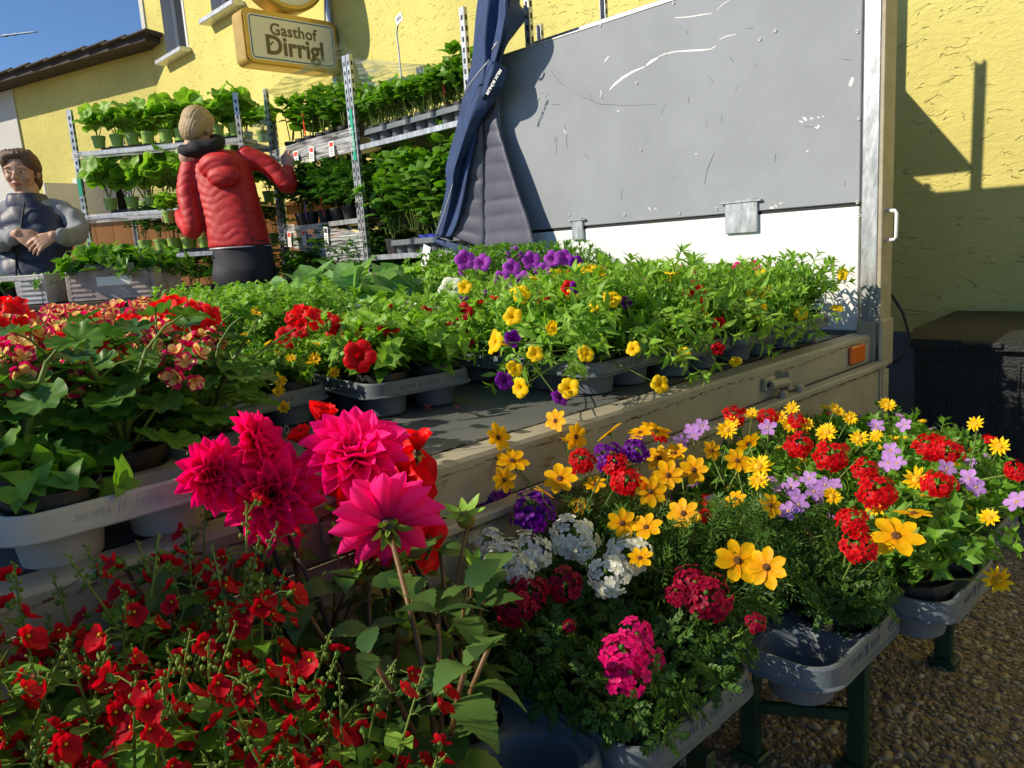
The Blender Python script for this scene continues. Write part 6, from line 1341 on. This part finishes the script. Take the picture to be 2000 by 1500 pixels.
# ------------------------------------------------------------------ people
mat('skin', (0.56, 0.32, 0.22), 0.5, vary=0.10, vscale=25, spec=0.35); mat('hair_blond', (0.60, 0.43, 0.22), 0.45, vary=0.45, vscale=60, stretch=(6, 6, 0.6), bump=0.5, bscale=120); mat('hair_brown', (0.14, 0.075, 0.04), 0.5, vary=0.4, vscale=60, stretch=(6, 6, 0.6), bump=0.4, bscale=120)
mat('red_nylon', (0.55, 0.012, 0.012), 0.58, vary=0.1, vscale=10, spec=0.5); mat('black_cloth', (0.010, 0.010, 0.013), 0.8, bump=0.15, bscale=150); mat('pants_dark', (0.013, 0.014, 0.022), 0.7, bump=0.12, bscale=150, vary=0.2)
mat('vest_navy', (0.028, 0.035, 0.07), 0.5, vary=0.35, vscale=9, bump=0.3, bscale=25); mat('sweat_grey', (0.30, 0.31, 0.33), 0.9, vary=0.15, vscale=14, bump=0.25, bscale=70)
mat('lip', (0.42, 0.14, 0.11), 0.45); mat('brow', (0.12, 0.065, 0.035), 0.8); mat('eye_white', (0.75, 0.72, 0.68), 0.25); mat('eye_iris', (0.05, 0.07, 0.09), 0.15); mat('gold', (0.75, 0.5, 0.15), 0.25, metal=1.0)
def ell(g, c, r, M=None): g.addp(SPHH, 0, 0.5, (np.eye(3) if M is None else np.asarray(M)) @ np.diag(r), c)
def limb(g, pts, rad, n=16, sub=5, flat=1.0):
    P = np.asarray(pts, float); k = len(P); T = np.linspace(0, k-1, (k-1)*sub+1); Q = []; R = []
    for t in T:
        i = min(k-2, int(t)); f = t-i; p0, p1, p2, p3 = P[max(0, i-1)], P[i], P[i+1], P[min(k-1, i+2)]
        Q.append(0.5*((2*p1)+(-p0+p2)*f+(2*p0-5*p1+4*p2-p3)*f*f+(-p0+3*p1-3*p2+p3)*f**3)); R.append(rad[i]+(rad[i+1]-rad[i])*(f*f*(3-2*f)))
    g.tube(Q, R, n, flat=flat); ell(g, Q[0], (R[0],)*3); ell(g, Q[-1], (R[-1],)*3)
def loftz(g, secs, n=32):
    """secs: (centre, half width, half depth, yaw)"""
    V = []
    for c, a, b, yw in secs:
        for j in range(n):
            t = 2*PI*j/n; x = a*math.copysign(abs(math.cos(t))**0.85, math.cos(t)); y = b*math.copysign(abs(math.sin(t))**0.85, math.sin(t)); V.append(np.asarray(c)+rotz(yw) @ np.array([x, y, 0]))
    k = len(secs); F = [(i*n+j, i*n+(j+1) % n, (i+1)*n+(j+1) % n, (i+1)*n+j) for i in range(k-1) for j in range(n)]+[tuple(range(n))[::-1], tuple((k-1)*n+j for j in range(n))]; g.add(V, F)
def fused(g, name, m_, parent, vox=0.01, smooth=4, fac=0.5, disp=None):
    o = g.build(name, m_, parent, recalc=True); r = o.modifiers.new('r', 'REMESH'); r.mode = 'VOXEL'; r.voxel_size = vox; r.use_smooth_shade = True
    s = o.modifiers.new('s', 'SMOOTH'); s.iterations = smooth; s.factor = fac; bake(o); me = o.data
    if disp is not None:
        n = len(me.vertices); co = np.empty(n*3); me.vertices.foreach_get('co', co); co = co.reshape(-1, 3); no = np.empty(n*3); me.vertices.foreach_get('normal', no); no = no.reshape(-1, 3); co = co+no*disp(co)[:, None]; me.vertices.foreach_set('co', co.ravel()); me.update()
    me.polygons.foreach_set('use_smooth', np.ones(len(me.polygons), bool)); me.materials.clear(); me.materials.append(MATS[m_]); return o
def hand(g, wp, M, s=1.0, curl=0.5, spread=0.12, thumb=1):
    """fingers along local y, palm facing -z; thumb on the +x side when thumb = 1"""
    M = np.asarray(M); tr = lambda p: np.asarray(wp)+M @ (np.asarray(p)*s)
    for x, r in ((-.029, .0125), (-.010, .0135), (.010, .0135), (.029, .013)): limb(g, [tr((x*.55, 0, 0)), tr((x*.85, .045, .002)), tr((x, .085, 0))], [r*1.15*s, r*1.1*s, r*.95*s], 10, 3)
    for i, (x, l) in enumerate(((-.034, .060), (-.0115, .074), (.0115, .080), (.034, .072))):
        a = 0; p = np.array([x, .085, 0.]); pts = [p]; yaw = (i-1.5)*spread
        for k, f in enumerate((.45, .32, .23)):
            a -= curl*(0.9, 1.1, .8)[k]; d = np.array([math.sin(yaw)*math.cos(a), math.cos(yaw)*math.cos(a), math.sin(a)]); p = p+d*l*f; pts.append(p)
        limb(g, [tr(q) for q in pts], [.0086*s, .0078*s, .0070*s, .0058*s], 10, 3)
    limb(g, [tr((thumb*.020, .018, -.004)), tr((thumb*.044, .048, -.012)), tr((thumb*.050, .076, -.022)), tr((thumb*.044, .096, -.032))], [.0135*s, .0115*s, .0100*s, .0075*s], 10, 3)
def head_solid(g, c, M, s=1.0, face=True):
    tr = lambda p: np.asarray(c)+M @ (np.asarray(p)*s); el = lambda p, r: ell(g, tr(p), np.array(r)*s, M)
    el((0, .012, .030), (.074, .094, .086)); el((0, -.022, -.030), (.060, .066, .070)); el((0, -.042, -.070), (.036, .038, .032)); el((0, -.03, .01), (.066, .062, .07))
    limb(g, [tr((0, .02, -.05)), tr((0, .03, -.13)), tr((0, .035, -.19))], [.052*s, .050*s, .062*s], 16, 3)
    for sx in (-1, 1):
        el((sx*.074, .006, -.004), (.010, .018, .030)); el((sx*.034, -.064, -.026), (.024, .022, .022)); el((sx*.030, -.076, .022), (.026, .014, .010))
    limb(g, [tr((0, -.084, .014)), tr((0, -.098, -.010)), tr((0, -.108, -.028))], [.008*s, .0095*s, .012*s], 10, 3); el((-.009, -.096, -.031), (.008, .009, .007)); el((.009, -.096, -.031), (.008, .009, .007))
    el((0, -.084, -.055), (.024, .014, .010))
def face_parts(t, c, M, s=1.0):
    tr = lambda p: np.asarray(c)+M @ (np.asarray(p)*s)
    for sx in (-1, 1):
        g = G(); g.addp(SPHH, 0, .5, M @ np.diag([.0120, .009, .0048])*s, tr((sx*.030, -.0838, .001))); e = g.build('eye', 'eye_white', t, smooth=True); g = G(); g.addp(SPHH, 0, .5, M @ np.diag([.0062, .004, .0046])*s, tr((sx*.030-.002, -.0908, .001))); g.build('iris', 'eye_iris', e, smooth=True)
        g = G(); g.tube([tr((sx*.014, -.092, .019)), tr((sx*.030, -.0925, .0235)), tr((sx*.046, -.082, .019))], [.002*s, .0024*s, .0014*s], 6, flat=.6); g.build('eyebrow', 'brow', t, smooth=True)
    g = G(); g.tube([tr((-.024, -.090, -.056)), tr((-.010, -.0985, -.0535)), tr((0, -.0985, -.0550)), tr((.010, -.0985, -.0535)), tr((.024, -.090, -.056))], [.002*s, .0045*s, .0045*s, .0045*s, .002*s], 8); g.tube([tr((-.020, -.091, -.058)), tr((0, -.099, -.0625)), tr((.020, -.091, -.058))], [.002*s, .0055*s, .002*s], 8); g.build('mouth', 'lip', t, smooth=True)
# --- woman in the red jacket, seen from behind
def woman_red():
    d = 4.72; P = lambda x, y, dd=0.0: atd(x, y, d+dd); feet = P(470, 560); base = np.array([feet[0], feet[1], gz])
    t = thing('person', 'person in red quilted jacket and black trousers, seen from behind, reaching towards a trolley', 'person', None, base); L = lambda x, y, dd=0.0: P(x, y, dd)-base
    hp = L(388, 252); MH = rotz(PI-0.25) @ rotx(0.28) @ roty(-0.15)
    sL, sR = L(368, 318, -.02), L(492, 306, 0.02); hemc = L(470, 482); nk = L(405, 288, .02)
    elL, wrL = L(378, 446, -.06), L(348, 420, .14); elR, wrR = L(562, 362, .04), L(562, 330, .12)
    hd = L(567, 305, .13)
    # body
    b = G(); head_solid(b, hp, MH, 1.0); limb(b, [hp+np.array([0, 0, -.06]), nk, L(430, 330)], [.05, .052, .10]); loftz(b, [(hemc+np.array([0, 0, -.05]), .13, .09, 0), (L(450, 400), .11, .07, 0), (L(432, 330), .11, .06, 0), (L(428, 305), .07, .05, 0)])
    limb(b, [sL+np.array([.05, 0, -.03]), L(362, 372, -.05), elL, L(360, 432, .05), wrL], [.028, .028, .028, .026, .023]); limb(b, [sR+np.array([-.05, 0, -.03]), L(525, 325, .03), elR, (elR+wrR)/2, wrR], [.028, .028, .028, .026, .023]); MR = frame(nrm(hd-wrR), np.array([0.2, -1, .2])); hand(b, wrR+np.array([0, 0, .0]), MR, 1.0, .45, .10, -1); ML = frame(np.array([-.8, .4, .1]), np.array([0, 0, 1.])); hand(b, wrL, ML, .95, .75, .1, 1)
    zg = 0.0
    for sx, k in ((-1, 0), (1, 1)): limb(b, [hemc+np.array([sx*.075, 0, -.08]), hemc+np.array([sx*.085, -.02, -.42]), np.array([hemc[0]+sx*.09, hemc[1]+.0, .09])], [.085, .055, .04]); limb(b, [np.array([hemc[0]+sx*.09, hemc[1]-.02, .05]), np.array([hemc[0]+sx*.095, hemc[1]+.16, .035])], [.042, .03])
    fused(b, 'body', 'skin', t, .0055, 2)
    # trousers
    g = G(); hc = hemc+np.array([.01, 0, -.05]); loftz(g, [(hc+np.array([0, 0, .10]), .165, .125, 0), (hc, .178, .135, 0), (hc+np.array([.005, -.015, -.10]), .192, .150, 0), (hc+np.array([.005, -.015, -.19]), .185, .145, 0)])
    for sx in (-1, 1): limb(g, [hc+np.array([sx*.092, -.01, -.13]), np.array([hc[0]+sx*.095, hc[1]-.02, .45]), np.array([hc[0]+sx*.095, hc[1]+.0, .10])], [.105, .072, .06])
    fused(g, 'trousers', 'pants_dark', t, .016, 5, disp=lambda c: .003*np.sin(c[:, 2]*38+c[:, 0]*20))
    g = G(); 
    for sx in (-1, 1): limb(g, [np.array([hc[0]+sx*.095, hc[1]-.02, .05]), np.array([hc[0]+sx*.10, hc[1]+.16, .045])], [.055, .04])
    fused(g, 'shoes', 'black_cloth', t, .012, 3)
    # jacket, one fused garment with quilting
    g = G(); yw = -.05
    loftz(g, [(hemc+np.array([0, 0, .00]), .182, .132, yw), (L(463, 455), .184, .135, yw), (L(453, 415), .178, .130, yw), (L(442, 370), .178, .122, yw), (L(433, 335), .180, .112, yw), (L(428, 312), .165, .095, yw), (L(420, 296), .11, .08, yw)])
    limb(g, [sL+np.array([.03, 0, .0]), L(366, 372, -.05), elL, L(362, 434, .05), wrL+np.array([.03, -.02, 0])], [.064, .060, .055, .050, .040], 18, 6)
    limb(g, [sR+np.array([-.03, 0, 0]), L(525, 325, .03), elR, (elR+wrR)/2, wrR+np.array([0, 0, -.015])], [.064, .056, .052, .046, .038], 18, 6)
    def quilt(c):
        x, y, z = c[:, 0], c[:, 1], c[:, 2]; ph = z*1.0+.018*np.sin(x*34+z*9)+.012*np.sin(x*15-z*23+1.3); k = np.abs(np.sin(PI*ph/.055))
        return -.001+.0045*k**.4+.0008*np.sin(x*85+z*40)*np.sin(z*95+y*60)
    fused(g, 'jacket', 'red_nylon', t, .0085, 3, disp=quilt)
    g = G(); ell(g, L(428, 326, -.115), (.125, .055, .085), rotz(yw) @ rotx(.35)); ell(g, L(438, 345, -.135), (.10, .045, .065)); fused(g, 'jacket_hood', 'red_nylon', t, .008, 3, disp=lambda c: -.001+.005*np.abs(np.sin(PI*(c[:, 2]+.012*np.sin(c[:, 0]*30)+.25*np.abs(c[:, 0]-L(430, 0)[0]))/.045))**.5)
    # dark inner hood round the neck
    g = G(); cc = L(395, 288, -.02); R = []
    for k in range(22):
        a = 2*PI*k/22; R.append(cc+rotx(.25) @ roty(-.22) @ np.array([.112*math.cos(a), .10*math.sin(a)-.0, .012*math.sin(2*a)]))
    g.tube(R+R[:1], .040, 12, cap=False); ell(g, cc+np.array([0.02, -.06, -.02]), (.11, .07, .06)); ell(g, cc+np.array([0.0, .0, -.005]), (.115, .10, .05)); fused(g, 'inner_hood', 'black_cloth', t, .009, 3, disp=lambda c: .004*np.sin(c[:, 0]*60+c[:, 2]*40))
    # hem band and piping
    g = G(); V = []; 
    for k in range(30):
        a = 2*PI*k/30; V.append(hemc+rotz(yw) @ np.array([.184*math.cos(a), .134*math.sin(a), -.004]))
    g.tube(V+V[:1], .005, 6, cap=False); g.build('piping', 'zip_grey', t, smooth=True); g = G(); loftz(g, [(hemc+np.array([0, 0, -.06]), .180, .132, yw), (hemc+np.array([0, 0, .03]), .150, .105, yw)]); g.build('shirt_tail', 'black_cloth', t, smooth=True)
    # hair: combed cap with a knot of hair low at the back
    g = G(); tr = lambda p: hp+MH @ np.asarray(p); ell(g, tr((0, .022, .038)), (.088, .104, .096), MH); ell(g, tr((0, .064, -.01)), (.078, .060, .095), MH); ell(g, tr((0, -.03, .072)), (.070, .06, .05), MH); fused(g, 'hair', 'hair_blond', t, .0075, 3, disp=lambda c: .0022*np.sin(((c-hp) @ MH)[:, 0]*330+((c-hp) @ MH)[:, 2]*60))
    # the potted seedling in her hand
    plant('cucumber', base+wrL+np.array([-.055, .0, -.045]), 'seedling in a green pot held in the hand of the person in red', None, seed=977, scale=.9, pot_me=POTG, soil_me=SOILS)
woman_red()
# --- woman in the dark vest behind the crates
def woman_vest():
    d = 3.98; P = lambda x, y, dd=0.0: atd(x, y, d+dd); f = P(70, 560); base = np.array([f[0], f[1], gz]); L = lambda x, y, dd=0.0: P(x, y, dd)-base
    t = thing('person', 'person in a dark padded vest over a grey sweatshirt with hands clasped behind the crates', 'person', None, base)
    hp = L(42, 338); MH = rotz(.22) @ rotx(.06) @ roty(.05)
    sh = L(60, 400); sL, sR = L(5, 405, -.02), L(122, 400, .03); wst = L(68, 500, .02); hips = L(75, 560, .02)
    elL, elR = L(-14, 478, .0), L(152, 452, -.02); wrL, wrR = L(35, 455, -.27), L(105, 460, -.25); hc = L(68, 468, -.30)
    b = G(); head_solid(b, hp, MH, 1.0); limb(b, [hp+np.array([0, .03, -.08]), L(55, 390), sh+np.array([0, 0, -.08])], [.052, .056, .09]); loftz(b, [(hips, .14, .09, 0), (wst, .11, .08, 0), (sh+np.array([0, 0, -.12]), .10, .07, 0), (sh+np.array([0, 0, -.04]), .07, .05, 0)])
    limb(b, [sL+np.array([.06, 0, -.05]), L(-22, 440, .0), elL, L(8, 470, -.17), wrL], [.028, .028, .028, .026, .023]); limb(b, [sR+np.array([-.06, 0, -.05]), L(142, 425, .02), elR, L(130, 462, -.14), wrR], [.028, .028, .028, .026, .023])
    hand(b, wrR, frame(hc-wrR+np.array([-.02, 0, -.035]), np.array([.1, -1, .35])), .88, .40, .06, 1); hand(b, wrL, frame(hc-wrL+np.array([.03, .03, -.06]), np.array([-.1, -1, .2])), .85, .6, .05, -1)
    for sx in (-1, 1): limb(b, [hips+np.array([sx*.08, 0, -.05]), hips+np.array([sx*.09, 0, -.4]), np.array([hips[0]+sx*.09, hips[1], .08])], [.09, .06, .045]); limb(b, [np.array([hips[0]+sx*.09, hips[1]+.02, .05]), np.array([hips[0]+sx*.1, hips[1]-.16, .035])], [.042, .03])
    fused(b, 'body', 'skin', t, .0052, 2); face_parts(t, hp, MH, 1.0)
    g = G(); g.lathe([(.0098, -.002), (.0106, 0), (.0098, .002)], 14, M=frame_z(hc-wrR), T=hc+np.array([.02, -.012, .018])); g.build('ring', 'gold', t, smooth=True)
    # sweatshirt: sleeves and yoke
    g = G(); limb(g, [sL+np.array([.03, 0, -.02]), L(-22, 440, .0), elL, L(8, 470, -.17), wrL+np.array([-.02, .03, 0])], [.055, .052, .051, .046, .037], 18, 6); limb(g, [sR+np.array([-.03, 0, -.02]), L(142, 425, .02), elR, L(130, 462, -.14), wrR+np.array([.025, .02, 0])], [.055, .052, .052, .047, .037], 18, 6)
    loftz(g, [(sh+np.array([0, 0, -.2]), .15, .10, 0), (sh+np.array([0, 0, -.05]), .16, .09, 0), (sh+np.array([0, 0, .0]), .11, .075, 0), (L(54, 390), .07, .068, 0)])
    fused(g, 'sweatshirt', 'sweat_grey', t, .010, 4, disp=lambda c: .004*np.sin(c[:, 2]*55+c[:, 0]*35)+.003*np.sin(c[:, 0]*80-c[:, 2]*20))
    g = G(); loftz(g, [(hips+np.array([0, 0, .02]), .18, .13, 0), (wst, .162, .12, 0), (sh+np.array([0, 0, -.20]), .168, .118, 0), (sh+np.array([0, 0, -.08]), .162, .105, 0), (sh+np.array([0, 0, -.015]), .125, .088, 0), (L(54, 392), .088, .083, 0), (L(52, 380), .080, .078, 0)])
    fused(g, 'vest', 'vest_navy', t, .010, 3, disp=lambda c: -.001+.008*np.abs(np.sin(PI*(c[:, 2]+.006*np.sin(c[:, 0]*40))/.085))**.5+.002*np.sin(c[:, 0]*70+c[:, 2]*30))
    g = G(); g.tube([hips+np.array([-.02, -.136, .05]), wst+np.array([-.02, -.128, 0]), sh+np.array([-.02, -.126, -.2]), L(48, 395, -.10)], .004, 6); g.build('zip', 'black_rubber', t, smooth=True)
    g = G(); loftz(g, [(hips+np.array([0, 0, .06]), .175, .125, 0), (hips+np.array([0, 0, -.1]), .185, .135, 0), (hips+np.array([0, 0, -.16]), .18, .13, 0)])
    for sx in (-1, 1): limb(g, [hips+np.array([sx*.09, 0, -.1]), np.array([hips[0]+sx*.09, hips[1], .45]), np.array([hips[0]+sx*.09, hips[1], .09])], [.10, .075, .065])
    fused(g, 'trousers', 'pants_dark', t, .016, 4)
    g = G()
    for sx in (-1, 1): limb(g, [np.array([hips[0]+sx*.09, hips[1]+.02, .05]), np.array([hips[0]+sx*.1, hips[1]-.16, .045])], [.055, .04])
    fused(g, 'shoes', 'black_cloth', t, .012, 3)
    g = G(); tr = lambda p: hp+MH @ (np.asarray(p)*1.0); ell(g, tr((0, .026, .040)), (.081, .095, .087), MH); ell(g, tr((0, .055, .0)), (.078, .062, .085), MH); ell(g, tr((0, -.028, .088)), (.072, .060, .032), MH); ell(g, tr((.05, -.028, .062)), (.034, .052, .055), MH); ell(g, tr((-.05, -.028, .062)), (.034, .052, .055), MH)
    ell(g, tr((0.03, .095, -.03)), (.035, .035, .06), MH); ell(g, tr((.066, .02, .03)), (.022, .05, .055), MH); ell(g, tr((-.066, .02, .03)), (.022, .05, .055), MH)
    fused(g, 'hair', 'hair_brown', t, .0068, 2, disp=lambda c: .0016*np.sin(((c-hp) @ MH)[:, 0]*300+((c-hp) @ MH)[:, 2]*80))
woman_vest()
